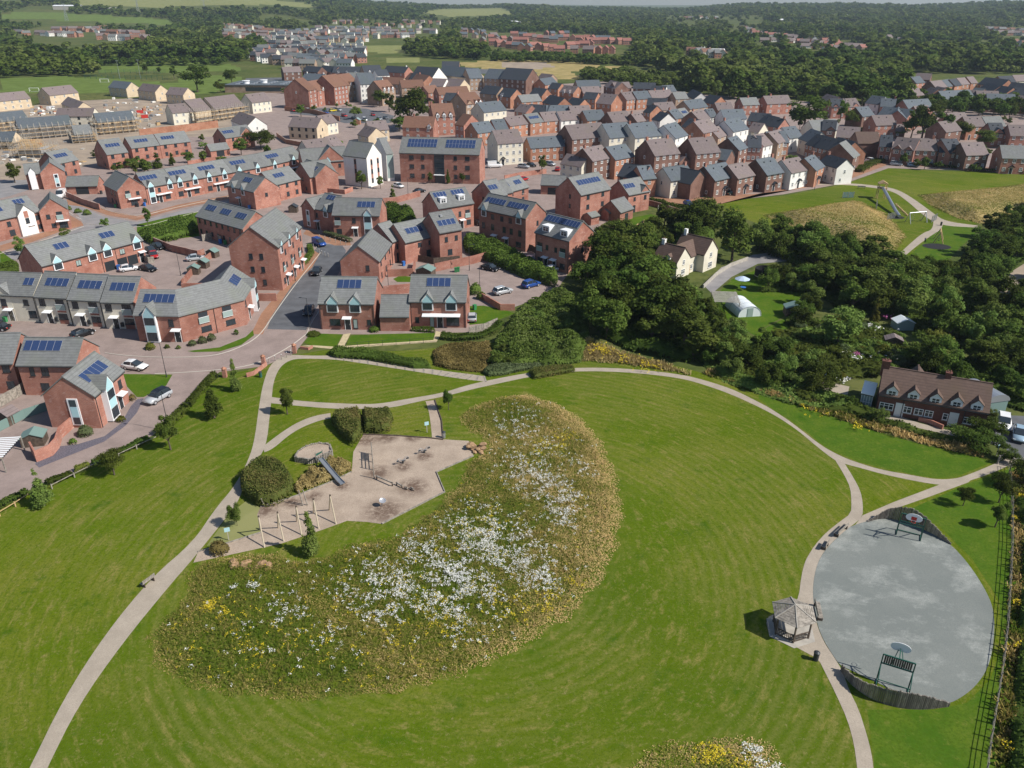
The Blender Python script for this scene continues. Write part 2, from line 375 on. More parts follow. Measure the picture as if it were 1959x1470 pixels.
def foliage(name, c1, c2, c3, trans=.38):
 plain = name[:4] in ('gras', 'flow', 'heat') or name == 'leaf_hedge'
 m, t, b = mat(name)
 at = nd(t, "Attribute", attribute_name="tint")
 r = nd(t, "ValToRGB"); e = r.color_ramp.elements
 e[0].position = 0; e[0].color = (*c1, 1); e[1].position = 1; e[1].color = (*c3, 1)
 n = e.new(.5); n.color = (*c2, 1)
 t.links.new(at.outputs["Fac"], r.inputs[0])
 col = r.outputs[0] if plain else mixc(t, noise(t, .6, 3, .6, ramp=(.4, .65)), r.outputs[0], tuple(x*.62 for x in c2))
 oi = nd(t, "ObjectInfo"); hs = nd(t, "HueSaturation"); mr = nd(t, "MapRange"); mh = nd(t, "MapRange")
 mr.inputs[3].default_value = 1.0 if plain else .72; mr.inputs[4].default_value = 1.0 if plain else 1.35; mh.inputs[3].default_value = .5 if plain else .478; mh.inputs[4].default_value = .5 if plain else .518
 t.links.new(oi.outputs["Random"], mr.inputs[0]); t.links.new(mr.outputs[0], hs.inputs["Value"])
 t.links.new(oi.outputs["Random"], mh.inputs[0]); t.links.new(mh.outputs[0], hs.inputs["Hue"])
 t.links.new(col, hs.inputs["Color"]); t.links.new(hs.outputs[0], b.inputs["Base Color"])
 b.inputs["Roughness"].default_value = .8; b.inputs["Specular IOR Level"].default_value = .08
 tr = nd(t, "BsdfTranslucent"); t.links.new(hs.outputs[0], tr.inputs[0])
 mx = nd(t, "MixShader"); mx.inputs[0].default_value = trans
 out = [n for n in t.nodes if n.type == 'OUTPUT_MATERIAL'][0]
 t.links.new(b.outputs[0], mx.inputs[1]); t.links.new(tr.outputs[0], mx.inputs[2]); t.links.new(mx.outputs[0], out.inputs[0])
 M[name] = m
foliage('leaf_dark', (.046, .080, .013), (.080, .122, .020), (.13, .175, .034))
foliage('leaf_mid', (.075, .120, .020), (.12, .170, .030), (.165, .215, .046))
foliage('leaf_light', (.11, .165, .03), (.165, .225, .05), (.22, .28, .075))
foliage('leaf_yellow', (.10, .12, .02), (.16, .17, .03), (.24, .25, .05))
foliage('leaf_hedge', (.085, .12, .026), (.15, .16, .042), (.25, .20, .075))
foliage('leaf_pale', (.10, .135, .05), (.15, .19, .085), (.22, .26, .14))
foliage('leaf_purple', (.03, .018, .022), (.04, .022, .027), (.055, .03, .035))
foliage('grass_bank', (.085, .135, .022), (.135, .19, .04), (.21, .25, .085))
foliage('grass_dry', (.24, .185, .07), (.40, .31, .13), (.54, .45, .21))
foliage('grass_mix', (.085, .155, .010), (.29, .245, .065), (.66, .48, .22))
foliage('heather', (.12, .10, .035), (.21, .165, .055), (.32, .25, .10))
foliage('flower_white', (.62, .62, .56), (.75, .75, .70), (.85, .85, .80), .1)
foliage('flower_yellow', (.55, .42, .02), (.65, .50, .03), (.75, .62, .06), .1)
foliage('flower_pink', (.35, .08, .2), (.45, .12, .28), (.55, .2, .38), .1)
# ------------------------------------------------------------------ the land
def inpoly(x, y, poly):
 x = np.asarray(x, float); y = np.asarray(y, float); c = np.zeros(x.shape, bool); n = len(poly)
 for i in range(n):
  x1, y1 = poly[i]; x2, y2 = poly[(i+1) % n]
  if y1 == y2: continue
  k = ((y1 > y) != (y2 > y)) & (x < (x2-x1)*(y-y1)/(y2-y1)+x1); c ^= k
 return c
def polydist(x, y, poly):
 d = np.full(np.shape(x), 1e9); n = len(poly)
 for i in range(n):
  ax, ay = poly[i]; bx, by = poly[(i+1) % n]; dx, dy = bx-ax, by-ay; L = dx*dx+dy*dy+1e-9
  t = np.clip(((x-ax)*dx+(y-ay)*dy)/L, 0, 1)
  d = np.minimum(d, np.hypot(x-ax-t*dx, y-ay-t*dy))
 return d
FIELDS = [  # far fields seen among the woods: outline in photo pixels, cover
 ([(0,26),(90,24),(180,28),(330,38),(330,48),(210,44),(80,38),(0,38)], 'green_field'),
 ([(150,-30),(640,-30),(560,-2),(470,8),(330,14),(240,14),(150,8)], 'pale_field'),
 ([(0,-30),(140,-30),(110,-8),(0,0)], 'pale_field'),
 ([(430,0),(560,3),(610,12),(600,16),(500,10),(420,8)], 'pale_field'),
 ([(840,18),(960,16),(990,28),(860,32),(800,24)], 'pale_field'),
 ([(690,87),(776,88),(776,103),(700,101)], 'pale_field'),
 ([(735,112),(800,110),(806,120),(740,122)], 'pale_field'),
 ([(0,152),(60,147),(180,147),(330,160),(360,176),(140,180),(60,178),(0,178)], 'green_field'),
 ([(190,121),(430,122),(470,132),(440,138),(180,138)], 'green_field'),
 ([(350,140),(460,148),(470,160),(400,182),(330,170)], 'green_field'),
 ([(876,121),(960,114),(1080,118),(1150,125),(1205,130),(1090,136),(1120,150),(1040,152),(940,132),(890,130)], 'dry_grass'),
 ([(960,120),(1040,118),(1065,128),(1010,134),(960,130)], 'bare_earth'),
 ([(1180,140),(1285,142),(1290,153),(1160,153)], 'pale_field'),
 ([(1320,98),(1380,97),(1400,108),(1330,112)], 'bare_earth'),
 ([(1400,100),(1450,100),(1460,108),(1400,106)], 'pale_field'),
 ([(1670,68),(1720,66),(1716,76),(1672,74)], 'pale_field'),
 ([(1598,66),(1630,66),(1632,72),(1600,72)], 'pale_field')]
def make_ground():
 az = np.linspace(-1.35, 1.35, 560); R = np.concatenate([[0], np.geomspace(12, 9000, 240)])
 A, RR = np.meshgrid(az, R); X, Y = RR*np.sin(A), RR*np.cos(A); Z = ground_z(X, Y) - 0.0
 n, k = X.shape; V = np.stack([X.ravel(), Y.ravel(), Z.ravel()], 1)
 i = (np.arange(n-1)[:, None]*k + np.arange(k-1)[None]).ravel()
 F = np.stack([i, i+1, i+k+1, i+k], 1)[:, ::-1]
 c = V[F].mean(1); px, py = proj(c[:, 0], c[:, 1], c[:, 2]); mi = np.zeros(len(F), int)
 names = ['pasture', 'green_field', 'pale_field', 'dry_grass', 'bare_earth']
 far = np.hypot(c[:, 0], c[:, 1]) > 400
 for poly, m in FIELDS: mi[inpoly(px, py, poly) & far] = names.index(m)
 me = np_mesh('ground', V, F, [M[x] for x in names], midx=mi, smooth=True)
 tag(link('ground', me), kind='structure')
make_ground()
def sheet(name, pts, z, m, thick=0.0, kind='structure', parent=None):
 """a level sheet on the ground; pts are ground points"""
 pts = [Vector((p[0], p[1], z)) for p in pts]
 tris = tessellate_polygon([pts]); mb = MB(); vs = list(pts)
 a = sum((pts[i].x*pts[(i+1) % len(pts)].y - pts[(i+1) % len(pts)].x*pts[i].y) for i in range(len(pts)))
 fs = []
 for t in tris:
  p, q, r = (pts[i] for i in t)
  fs.append(t if (q-p).cross(r-p).z > 0 else t[::-1])
 mb.add(vs, fs)
 if thick:
  n = len(pts); order = range(n) if a > 0 else range(n)[::-1]; o = [pts[i] for i in order]
  mb.add([(p.x, p.y, z-thick) for p in o] + [(p.x, p.y, z) for p in o], [(i, (i+1) % n, n+(i+1) % n, n+i) for i in range(n)])
 o = mb.build(name, M[m] if isinstance(m, str) else m, parent)
 if kind: o["kind"] = kind
 return o
def smooth_line(p, it=2):
 for _ in range(it):
  q = [p[0]]
  for a, b in zip(p, p[1:]): q += [(a[0]*.75+b[0]*.25, a[1]*.75+b[1]*.25), (a[0]*.25+b[0]*.75, a[1]*.25+b[1]*.75)]
  q.append(p[-1]); p = q
 return p
def pxs(poly, z=0, it=0):
 return [P(*q, z) for q in (smooth_line(poly, it) if it else poly)]
def strip_px(a, b, it=2):
 return pxs(smooth_line(a, it) + smooth_line(b, it)[::-1])
def ribbon(name, line, w, z, m, closed=False, h=0.0, kind='structure', parent=None, it=2):
 """band of width w along px line; with h a raised box section"""
 pts = [P(*q) for q in (smooth_line(line, it) if it else line)]
 L, Rr = [], []
 for i, p in enumerate(pts):
  d = (pts[min(i+1, len(pts)-1)] - pts[max(i-1, 0)]).normalized(); nrm = Vector((-d.y, d.x, 0))*w/2
  L.append(p+nrm); Rr.append(p-nrm)
 if not h: return sheet(name, L+Rr[::-1], z, m, kind=kind, parent=parent)
 mb = MB(); n = len(pts)
 vs = [(p.x, p.y, z) for p in L]+[(p.x, p.y, z) for p in Rr]+[(p.x, p.y, z+h) for p in L]+[(p.x, p.y, z+h) for p in Rr]
 fs = []
 for i in range(n-1):
  fs += [(2*n+i, 3*n+i, 3*n+i+1, 2*n+i+1), (i, 2*n+i, 2*n+i+1, i+1), (n+i+1, 3*n+i+1, 3*n+i, n+i)]
 fs += [(0, n, 3*n, 2*n), (n-1, 3*n-1, 4*n-1, 2*n-1)]
 mb.add(vs, fs); o = mb.build(name, M[m] if isinstance(m, str) else m, parent)
 if kind: o["kind"] = kind
 return o
# town ground: block paving under the whole estate, laid on the grass
sheet('estate_paving', pxs([(-260,1010),(0,966),(51,940),(102,917),(143,902),(189,884),(230,863),(293,833),(329,799),(367,766),(398,728),(420,712),(505,701),(564,676),(592,640),
   (700,640),(905,636),(950,600),(1062,560),(1150,430),(1240,395),(1380,386),(1500,372),(1620,350),(1700,322),(1959,330),(2100,330),(2100,215),(1700,205),(1330,180),(1180,155),(1000,165),
   (860,150),(540,150),(470,205),(330,225),(0,215),(-400,215),(-400,1010)]), .004, 'block_paving')
sheet('building_site', pxs([(-60,340),(-60,222),(110,195),(300,186),(480,205),(470,250),(420,262),(330,262),(230,300),(120,330),(40,345)]), .008, 'bare_earth')
# the green: mown lawn sheet
LAWN = [(-500,1900),(-500,1120),(-200,1040),(0,973),(51,948),(102,925),(143,909),(189,891),(230,870),(293,840),(329,806),(367,773),(398,735),(430,716),(505,703),(564,680),(620,670),(760,672),(910,660),(1100,640),
  (1180,670),(1330,710),(1450,748),(1560,790),(1650,820),(1760,850),(1850,872),(1905,880),(1945,888),(2200,900),(2600,1500),(2700,1900)]
sheet('green', pxs(LAWN), .008, 'lawn')
sheet('verge', pxs([(1452,765),(1515,806),(1580,856),(1645,885),(1749,909),(1790,915),(1826,914),(1900,884),(1850,870),(1760,850),(1650,818),(1560,785),(1450,748)]), .012, 'lush')
sheet('verge', pxs([(1659,1358),(1712,1358),(1790,1358),(1850,1345),(1895,1300),(1915,1240),(1912,1150),(1860,1070),(1800,1010),(1740,975),(1850,926),(1935,896),(2300,930),(2700,1800),(1690,1800),(1671,1441)]), .012, 'lush')
# paths
Z1 = .016
sheet('path', strip_px([(20,1540),(57,1470),(120,1340),(200,1215),(290,1105),(370,1037),(410,976),(447,933),(471,890),(486,850),(495.6,777),(503,735),(516,698),(540,682),(556.6,679),(597,681),(646,680.5),(697,687),(761,697),(825,707),(888,715),(926,720)],
   [(60,1540),(90,1470),(150,1350),(235,1230),(325,1120),(370,1069),(440,982),(459,954),(470,914),(484,884),(509,861),(518,777),(520,761),(523,731),(534,705),(549,692),(569,686),(643,688),(697,696),(761,706),(825,716),(863,722.6),(930,731)]), Z1, 'path')
sheet('path', strip_px([(519,760),(584,769),(676,773.5),(725,773.5),(783,763),(848,752),(891,738),(930.5,729),(970,721),(1010,714),(1050,709),(1100,704),(1164,704),(1228,708),(1292,715.5),(1330,722.6),(1400,744),(1450,769),(1476,783),(1515,809),(1554,840),(1580,858.5),(1616,876.7),(1645,887),(1684,899),(1749,910.4),(1788,917.7),(1826.7,917),(1855,908),(1904.7,887),(1935,874)],
   [(519,772),(566,776.6),(630,782),(676,783),(744,782),(799,769),(860,756.7),(906,744.4),(970,730.6),(1010,722),(1050,716),(1100,710.6),(1164,711),(1228,715),(1292,722.6),(1330,731),(1395,753),(1450,778),(1489,798.7),(1528,825),(1567,858.5),(1598,882),(1616,888),(1652.6,897.5),(1684,906.5),(1736,918),(1795.5,928.6),(1826,928),(1856,920),(1900,905),(1945,884)]), Z1+.004, 'path')
sheet('path', strip_px([(1598,881),(1616,910.5),(1626.7,934),(1629,960),(1628,983),(1606,999),(1580,1019.6),(1559,1043),(1546,1064),(1540,1075),(1533,1102),(1528,1144),(1518,1153.5),(1490,1170),(1464,1184),(1472,1217.5),(1512,1233),(1550,1253),(1566,1262),(1579,1288),(1598,1326),(1621,1377),(1633.5,1422),(1640,1470),(1650,1560)],
   [(1616,887.6),(1632,913),(1646,939),(1651,965),(1650,990),(1630,1006),(1601,1029),(1577,1054),(1563,1080),(1556,1112),(1555,1144),(1561,1188),(1566,1205),(1572.7,1220.7),(1580,1235),(1592,1252.6),(1600,1265),(1608,1278),(1617,1300),(1624,1320),(1643,1358),(1659,1409),(1667,1441),(1671,1470),(1682,1560)], 1), Z1+.008, 'path')
sheet('path', pxs([(1640,1000),(1650,986.6),(1710,961),(1795.5,928.6),(1815,918),(1840,914),(1856,920),(1852.7,923.4),(1775,952),(1723,970),(1684,986),(1658,999),(1630,1012)]), Z1+.012, 'path')
sheet('path', strip_px([(503,856),(509,850),(541.5,825.6),(572,807),(603,795.6),(632,791)], [(506,866),(523,859),(554,831.7),(584,815),(615,804),(633,801)]), Z1+.016, 'path')
sheet('bark_path', strip_px([(814,768),(820,785),(824,810),(827,842)], [(831,766),(838,785),(843,805),(847,842)]), Z1+.004, 'bark_floor')
COURT = [(1624,1010),(1640,1003),(1662,997),(1684,993.6),(1700,993),(1735,1000),(1772,1015),(1817,1040),(1848,1073.5),(1873,1109),(1892.5,1144),(1900.5,1169.5),(1902.7,1204.7),(1899,1243),(1889,1281),(1867,1313),(1841,1334),(1812.5,1348.6),(1768,1344),(1720,1326),(1672,1304),(1624,1281),(1608,1275),
   (1592,1252.6),(1572.7,1220.7),(1561.5,1188.7),(1555,1144),(1556,1112),(1563,1080),(1577.5,1054),(1601.5,1029)]
sheet('sports_court', pxs(smooth_line(COURT+[COURT[0]], 2)[:-1]), Z1+.020, 'court')
PLAY = [(498,971),(566,950),(636,922),(673,904),(676,865),(695,832),(753,833),(823,838),(848,841),(897,844),(906,873),(835,904),(851,942),(731,1003),(701,999),(664,997),(620,1013),(540,1040),(431,1064),(370,1077),(379,1057),(431,1041),(499,1020),(492,985)]
sheet('play_area_floor', pxs(PLAY), Z1+.006, 'bark_floor')
sheet('worn_grass', pxs([(395,1045),(440,982),(470,960),(498,971),(492,985),(499,1020),(431,1041)]), Z1+.002, 'pale_field')
# estate roads, pavements, gardens
def rd(name, pts, z, m): return sheet(name, pxs(pts), z, m)
rd('road', [(511,630),(522,600),(560,545),(590,495),(612,466),(655,470),(662,480),(650,520),(605,590),(586,632)], .010, 'tarmac')
rd('pavement', [(480,640),(500,600),(545,545),(575,490),(598,478),(612,486),(597,512),(560,545),(540,575),(511,618),(503,640)], .013, 'orange_paving')
rd('pavement', [(586,440),(625,452),(668,460),(672,470),(640,470),(600,455),(580,448)], .013, 'orange_paving')
rd('road', [(-60,500),(0,488),(60,470),(140,440),(160,430),(150,412),(125,395),(120,380),(160,398),(200,415),(262,425),(340,405),(400,390),(470,378),(560,360),(560,378),(470,396),(380,408),(262,434),(220,438),(170,445),(100,478),(0,505),(-60,520)], .010, 'old_tarmac')
rd('road', [(-80,400),(-80,350),(0,345),(60,345),(90,352),(60,362),(20,375)], .0125, 'old_tarmac')
rd('pavement', [(0,482),(60,464),(125,440),(160,432),(155,424),(130,410),(135,430),(60,452),(0,470)], .014, 'orange_paving')
rd('pavement', [(128,392),(160,396),(205,412),(262,422),(340,400),(470,374),(470,368),(340,392),(262,414),(210,404),(165,386),(128,380)], .014, 'orange_paving')
rd('road', [(860,130),(1010,136),(1030,140),(1010,143),(860,140)], .008, 'tarmac')
rd('car_park', [(470,150),(560,148),(640,165),(650,180),(560,176),(470,170)], .008, 'tarmac')
rd('car_park', [(555,205),(600,208),(640,206),(700,208),(755,222),(745,236),(660,236),(600,222),(555,218)], .010, 'tarmac')
for q in ([(0,508),(0,480),(36,506),(36,523),(0,523)], [(262,430),(340,412),(380,405),(385,452),(290,462),(262,446)]): rd('lawn_patch', q, .018, 'lush')
rd('lawn_patch', [(236,716),(330,717),(318,738),(275,760),(262,760),(243,740)], .018, 'lush')
rd('lawn_patch', [(358,672),(420,665),(470,645),(484,632),(486,642),(462,660),(420,673),(370,674)], .018, 'lush')
rd('lawn_patch', [(582,656),(596,638),(655,640),(643,664),(600,664)], .018, 'lush')
rd('lawn_patch', [(662,660),(672,642),(720,640),(832,637),(830,650),(760,656)], .018, 'lush')
rd('garden_path', [(643,667),(657,640),(671,638),(658,664)], .020, 'flags')
rd('garden_path', [(575,662),(643,669),(700,664),(835,655),(846,636),(834,634),(829,651),(690,660),(643,664),(600,661)], .024, 'flags')
rd('lawn_patch', [(899,586),(925,585),(960,592),(985,600),(940,618),(898,622)], .018, 'lush')
rd('lawn_patch', [(752,534),(765,528),(790,530),(789,540),(760,540)], .018, 'lush')
rd('lawn_patch', [(1184,430),(1205,418),(1245,410),(1262,415),(1230,430),(1200,438)], .018, 'lush')
rd('slate_bed', [(67,888),(72,880),(110,855),(150,850),(200,835),(232,810),(250,778),(262,765),(275,762),(262,790),(240,815),(200,845),(150,865),(100,885),(75,895)], .022, 'slatechip')
rd('parking_court', [(285,468),(395,480),(430,500),(350,560),(300,556),(265,520)], .016, 'block_paving')
# far green and far playground
rd('green', [(1372,386),(1500,375),(1620,352),(1700,322),(1790,327),(2050,335),(2050,380),(1959,392),(1860,432),(1800,470),(1752,520),(1720,500),(1600,450),(1460,432),(1380,402)], .010, 'lawn')
rd('verge', [(1806,430),(1870,432),(1875,440),(1830,480),(1800,518),(1752,502),(1735,495),(1760,470)], .020, 'lush')
sheet('path', strip_px([(1560,352),(1620,350),(1690,357),(1720,364),(1750,382),(1785,408),(1808,424),(1870,432)], [(1560,355),(1620,353.5),(1682,361),(1712,368),(1738,387),(1768,414),(1798,432),(1870,436)]), .026, 'path')
sheet('path', strip_px([(1711,495),(1737,470),(1765,446),(1784,440),(1786,420)], [(1722,498),(1755,470),(1783,450),(1800,440),(1806,425)]), .030, 'path')
rd('road', [(1372,392),(1340,400),(1240,385),(1246,376),(1345,378),(1372,372),(1440,372),(1525,362),(1620,345),(1700,315),(1820,322),(1980,334),(1980,330),(1820,314),(1700,306),(1640,322)], .012, 'orange_paving')
# lane and gardens in the valley
rd('lane', [(1345,545),(1380,512),(1440,488),(1500,480),(1505,500),(1450,505),(1400,530),(1362,562)], .012, 'old_tarmac')
rd('lawn_patch', [(1360,575),(1400,535),(1460,512),(1530,520),(1540,560),(1500,605),(1440,640),(1390,610)], .016, 'lush')
rd('lawn_patch', [(1440,640),(1520,600),(1600,620),(1700,640),(1720,690),(1600,700),(1500,680)], .014, 'lush')
rd('lane', [(1560,745),(1660,790),(1760,820),(1850,840),(1850,832),(1760,810),(1665,778),(1620,762),(1625,740),(1570,728)], .014, 'path')
rd('driveway', [(1895,800),(1930,795),(2050,800),(2050,900),(1950,880),(1925,860),(1895,850)], .014, 'tarmac')
rd('track', [(1912,560),(1935,520),(1959,505),(1975,515),(1950,545),(1930,565)], .014, 'bare_earth')
for k, ln in enumerate(([(201,676),(245,682),(320,685),(400,683),(440,673),(480,655),(502,636),(520,608),(545,572),(575,532),(598,503),(613,484)], [(296,716),(380,712),(462,704),(505,691),(555,664),(586,640)], [(586,640),(600,610),(650,540),(664,500),(672,470)],
   [(128,379),(165,387),(208,405),(262,416),(340,396),(470,370)], [(158,428),(200,432),(262,438),(340,416),(400,400)], [(0,486),(60,468),(130,444),(160,434)], [(1372,393),(1340,401),(1240,386)])):
 ribbon('kerb', ln, .14, .026, 'kerb', h=.06)
for a, b in (((236,420),(246,418)), ((262,416),(274,413)), ((290,409),(302,406)), ((318,403),(330,400)), ((130,405),(140,411)), ((146,415),(156,420)), ((20,482),(32,478)), ((44,473),(56,469))):
 ribbon('road_marking', [a, b], .12, .02, 'white_line', it=0)
for i in range(5): ribbon('road_marking', [(1000+i*0,0),(1,1)], .1, .02, 'white_line', it=0) if False else None
# ------------------------------------------------------------------ building kit (all local: x along the front, y away, z up)
MC = {}
def cached(key, fn):
 if key not in MC: MC[key] = fn()
 return MC[key]
def win_mesh(w, h, st, n):
 """pane + frame in one mesh, faces -y"""
 def f():
  mb = MB(); t = .07 if st != 'w' else .12; fy0, fy1 = -.05, .02
  mb.box(-w/2+.02, w/2-.02, -.02, .03, .02, h-.02, 0)
  for a in ((-w/2, w/2, 0, t), (-w/2, w/2, h-t, h)): mb.box(a[0], a[1], fy0, fy1, a[2], a[3], 1)
  for x in (-w/2, w/2-t): mb.box(x, x+t, fy0+.003, fy1, t, h-t, 1)
  for i in range(1, n):
   x = -w/2 + w*i/n; mb.box(x-t*.45, x+t*.45, fy0+.006, fy1, t, h-t, 1)
  if st == 'w': mb.box(-w/2+t, w/2-t, fy0+.009, fy1, h*.55-.04, h*.55+.04, 1)
  if h > .9: mb.box(-w/2-.06, w/2+.06, -.10, .02, -.10, -.002, 2)
  return mb.mesh('window', [M['glass' if st != 'p' else 'paleglass'], M['wframe' if st == 'w' else 'dkframe'], M['concrete' if st == 'w' else 'dkframe']])
 return cached(('win', round(w, 2), round(h, 2), st, n), f)
def pane_mesh(w, h, st):
 return cached(('pane', w, h, st), lambda: MB().box(-w/2+.02, w/2-.02, -.02, .03, .02, h-.02).mesh('window', M['glass' if st != 'p' else 'paleglass']))
def frame_mesh(w, h, st, n):
 def f():
  mb = MB(); t = .07 if st != 'w' else .10
  for a in ((-w/2, w/2, 0, t), (-w/2, w/2, h-t, h)): mb.box(a[0], a[1], -.05, .02, a[2], a[3])
  for x in (-w/2, w/2-t): mb.box(x, x+t, -.047, .02, t, h-t)
  for i in range(1, n):
   x = -w/2+w*i/n; mb.box(x-t*.45, x+t*.45, -.044, .02, t, h-t)
  if st == 'w': mb.box(-w/2+t, w/2-t, -.041, .02, h*.6-.03, h*.6+.03)
  return mb.mesh('frame', M['wframe' if st == 'w' else 'dkframe'])
 return cached(('frame', w, h, st, n), f)
def sill_mesh(w, st):
 return cached(('sill', w, st), lambda: MB().box(-w/2-.06, w/2+.06, -.12, .02, -.10, -.003).mesh('sill', M['concrete' if st == 'w' else 'dkframe']))
def poly_wing(s, pts, d, h, wall, roof, pitch=.78, eave=.28, ov=.12):
 """one gabled range bent along the front line pts (local), mitred at the bends"""
 P2 = [Vector((p[0], p[1])) for p in pts]; n = len(P2); mit = []
 for i in range(n):
  a = (P2[i]-P2[i-1]).normalized() if i else None; b = (P2[i+1]-P2[i]).normalized() if i < n-1 else None
  na = Vector((-a.y, a.x)) if a else None; nb = Vector((-b.y, b.x)) if b else None
  if na is None: mit.append(nb)
  elif nb is None: mit.append(na)
  else: m = (na+nb).normalized(); mit.append(m/m.dot(na))
 E0 = (P2[1]-P2[0]).normalized()*ov; E1 = (P2[-1]-P2[-2]).normalized()*ov
 def sec(prof, ext):
  out = []
  for i in range(n):
   p = P2[i]-(E0 if (ext and i == 0) else Vector((0, 0)))+(E1 if (ext and i == n-1) else Vector((0, 0)))
   out.append([(*(p+mit[i]*o), z) for o, z in prof])
  return out
 def loft2(secs):
  mb = MB(); k = len(secs[0]); vs = [v for q in secs for v in q]; fs = []
  for j in range(len(secs)-1): fs += [(j*k+i, j*k+(i+1) % k, (j+1)*k+(i+1) % k, (j+1)*k+i) for i in range(k)]
  fs += [tuple(range(k))[::-1], tuple(range((len(secs)-1)*k, len(secs)*k))]
  return mb.add(vs, fs)
 r = d/2*pitch; T_ = .16
 loft2(sec([(0, -.3), (d, -.3), (d, h), (d/2, h+r), (0, h)], False)).build('wall', M[wall], s.root)
 mb = loft2(sec([(-eave, h-eave*pitch+.012), (d/2, h+r+.012), (d/2, h+r+.21), (-eave, h-eave*pitch+.172)], True))
 m2 = loft2(sec([(d/2+.002, h+r+.012), (d+eave, h-eave*pitch+.012), (d+eave, h-eave*pitch+.172), (d/2+.002, h+r+.21)], True))
 mb.add(m2.v, m2.f); s.roof = mb.build('roof', M[roof], s.root)
FOOT = []
class House:
 def __init__(s, tile, x1, y1, x2, y2, h, d, label, cat='house', name='house', group=None, near=None, gap=(0, 0)):
  a, b = G(tile, x1, y1, h), G(tile, x2, y2, h)
  dx, dy = b.x-a.x, b.y-a.y; L = math.hypot(dx, dy); rz = math.atan2(dy, dx)
  ux, uy = dx/L, dy/L
  a = Vector((a.x+ux*gap[0], a.y+uy*gap[0], 0)); L -= gap[0]+gap[1]
  s.L, s.h, s.d, s.rz = L, h, d, rz; s.base = a
  s.root = empty(name, (a.x, a.y, 0), rz, label, cat, group)
  px, py = T(tile, (x1+x2)/2, (y1+y2)/2); s.near = (py > 330) if near is None else near; s.py = py
  s.pitch = .78; s.wst = 'd'; FOOT.append((a.x, a.y, rz, L, d))
 def part(s, name, mb, m, smooth=False): return mb.build(name, m, s.root, smooth=smooth)
 def wing(s, x0, x1, y0, y1, h, wall, roof, axis='x', pitch=.78, ov=(.15, .15), eave=.28, z0=-.3, cap=True):
  """a gabled block; axis = direction of its ridge"""
  wn = M[wall]; mb = MB(); rm = MB(); T_ = .16
  if axis == 'x':
   hw = (y1-y0)/2; r = hw*pitch; ym = (y0+y1)/2
   mb.extr([(y0, z0), (y1, z0), (y1, h), (ym, h+r), (y0, h)], x0, x1, 'x')
   e = eave
   rm.extr([(y0-e, h-e*pitch+.012), (ym, h+r+.012), (ym, h+r+.012+T_*1.25), (y0-e, h-e*pitch+.012+T_)], x0-ov[0], x1+ov[1], 'x')
   rm.extr([(ym+.002, h+r+.012), (y1+e, h-e*pitch+.012), (y1+e, h-e*pitch+.012+T_), (ym+.002, h+r+.012+T_*1.25)], x0-ov[0], x1+ov[1], 'x')
   ridge = ((x0-ov[0]-.01, ym, h+r+.2), (x1+ov[1]+.01, ym, h+r+.2))
  else:
   hw = (x1-x0)/2; r = hw*pitch; xm = (x0+x1)/2; e = eave
   mb.extr([(x0, z0), (x1, z0), (x1, h), (xm, h+r), (x0, h)], y0, y1, 'y')
   rm.extr([(x0-e, h-e*pitch+.012), (xm, h+r+.012), (xm, h+r+.012+T_*1.25), (x0-e, h-e*pitch+.012+T_)], y0-ov[0], y1+ov[1], 'y')
   rm.extr([(xm+.002, h+r+.012), (x1+e, h-e*pitch+.012), (x1+e, h-e*pitch+.012+T_), (xm+.002, h+r+.012+T_*1.25)], y0-ov[0], y1+ov[1], 'y')
   ridge = ((xm, y0-ov[0]-.01, h+r+.2), (xm, y1+ov[1]+.01, h+r+.2))
  if s.near and cap: rm.bar(ridge[0], ridge[1], .22, .12)
  s.part('wall', mb, wn); rf = s.part('roof', rm, M[roof])
  if s.near and axis == 'x':
   g = MB().bar((x0, y0-eave-.04, h-eave*pitch-.02), (x1, y0-eave-.04, h-eave*pitch-.02), .1, .1)
   g.build('gutter', M['dkframe'], rf)
  s.roof = rf; return rf
 def mtx(s, face, u, z):
  if face == 'f': return (u, 0, z), 0.0
  if face == 'l': return (s.fx0, u, z), -math.pi/2
  if face == 'r': return (s.fx1, u, z), math.pi/2
  if face == 'b': return (u, s.fd, z), math.pi
 fx0 = 0
 @property
 def fx1(s): return s._fx1 if hasattr(s, '_fx1') else s.L
 @property
 def fd(s): return s.d
 def window(s, face, u, z, w=1.2, h=1.15, st=None, n=2, yo=0.0):
  st = st or s.wst; loc, rz = s.mtx(face, u, z)
  loc = (loc[0], loc[1]+yo, loc[2])
  if s.near:
   o = link('window', pane_mesh(w, h, st), s.root, loc, rz); link('frame', frame_mesh(w, h, st, n), o); link('sill', sill_mesh(w, st), o)
  else: o = link('window', win_mesh(w, h, st, n), s.root, loc, rz)
  return o
 def grid(s, cols, storeys, face='f', skip=(), w=1.2, h=1.15, st=None, n=2, u0=None, u1=None, sh=None):
  sh = sh or s.h/storeys
  if face == 'f': a, b = (0, s.L) if u0 is None else (u0, u1)
  else: a, b = (0, s.d) if u0 is None else (u0, u1)
  for k in range(storeys):
   for i in range(cols):
    if (i, k) in skip or i in skip: continue
    s.window(face, a+(i+.5)*(b-a)/cols, k*sh+sh*.36+(.12 if k else 0), w, min(h, sh*.5), st, n)
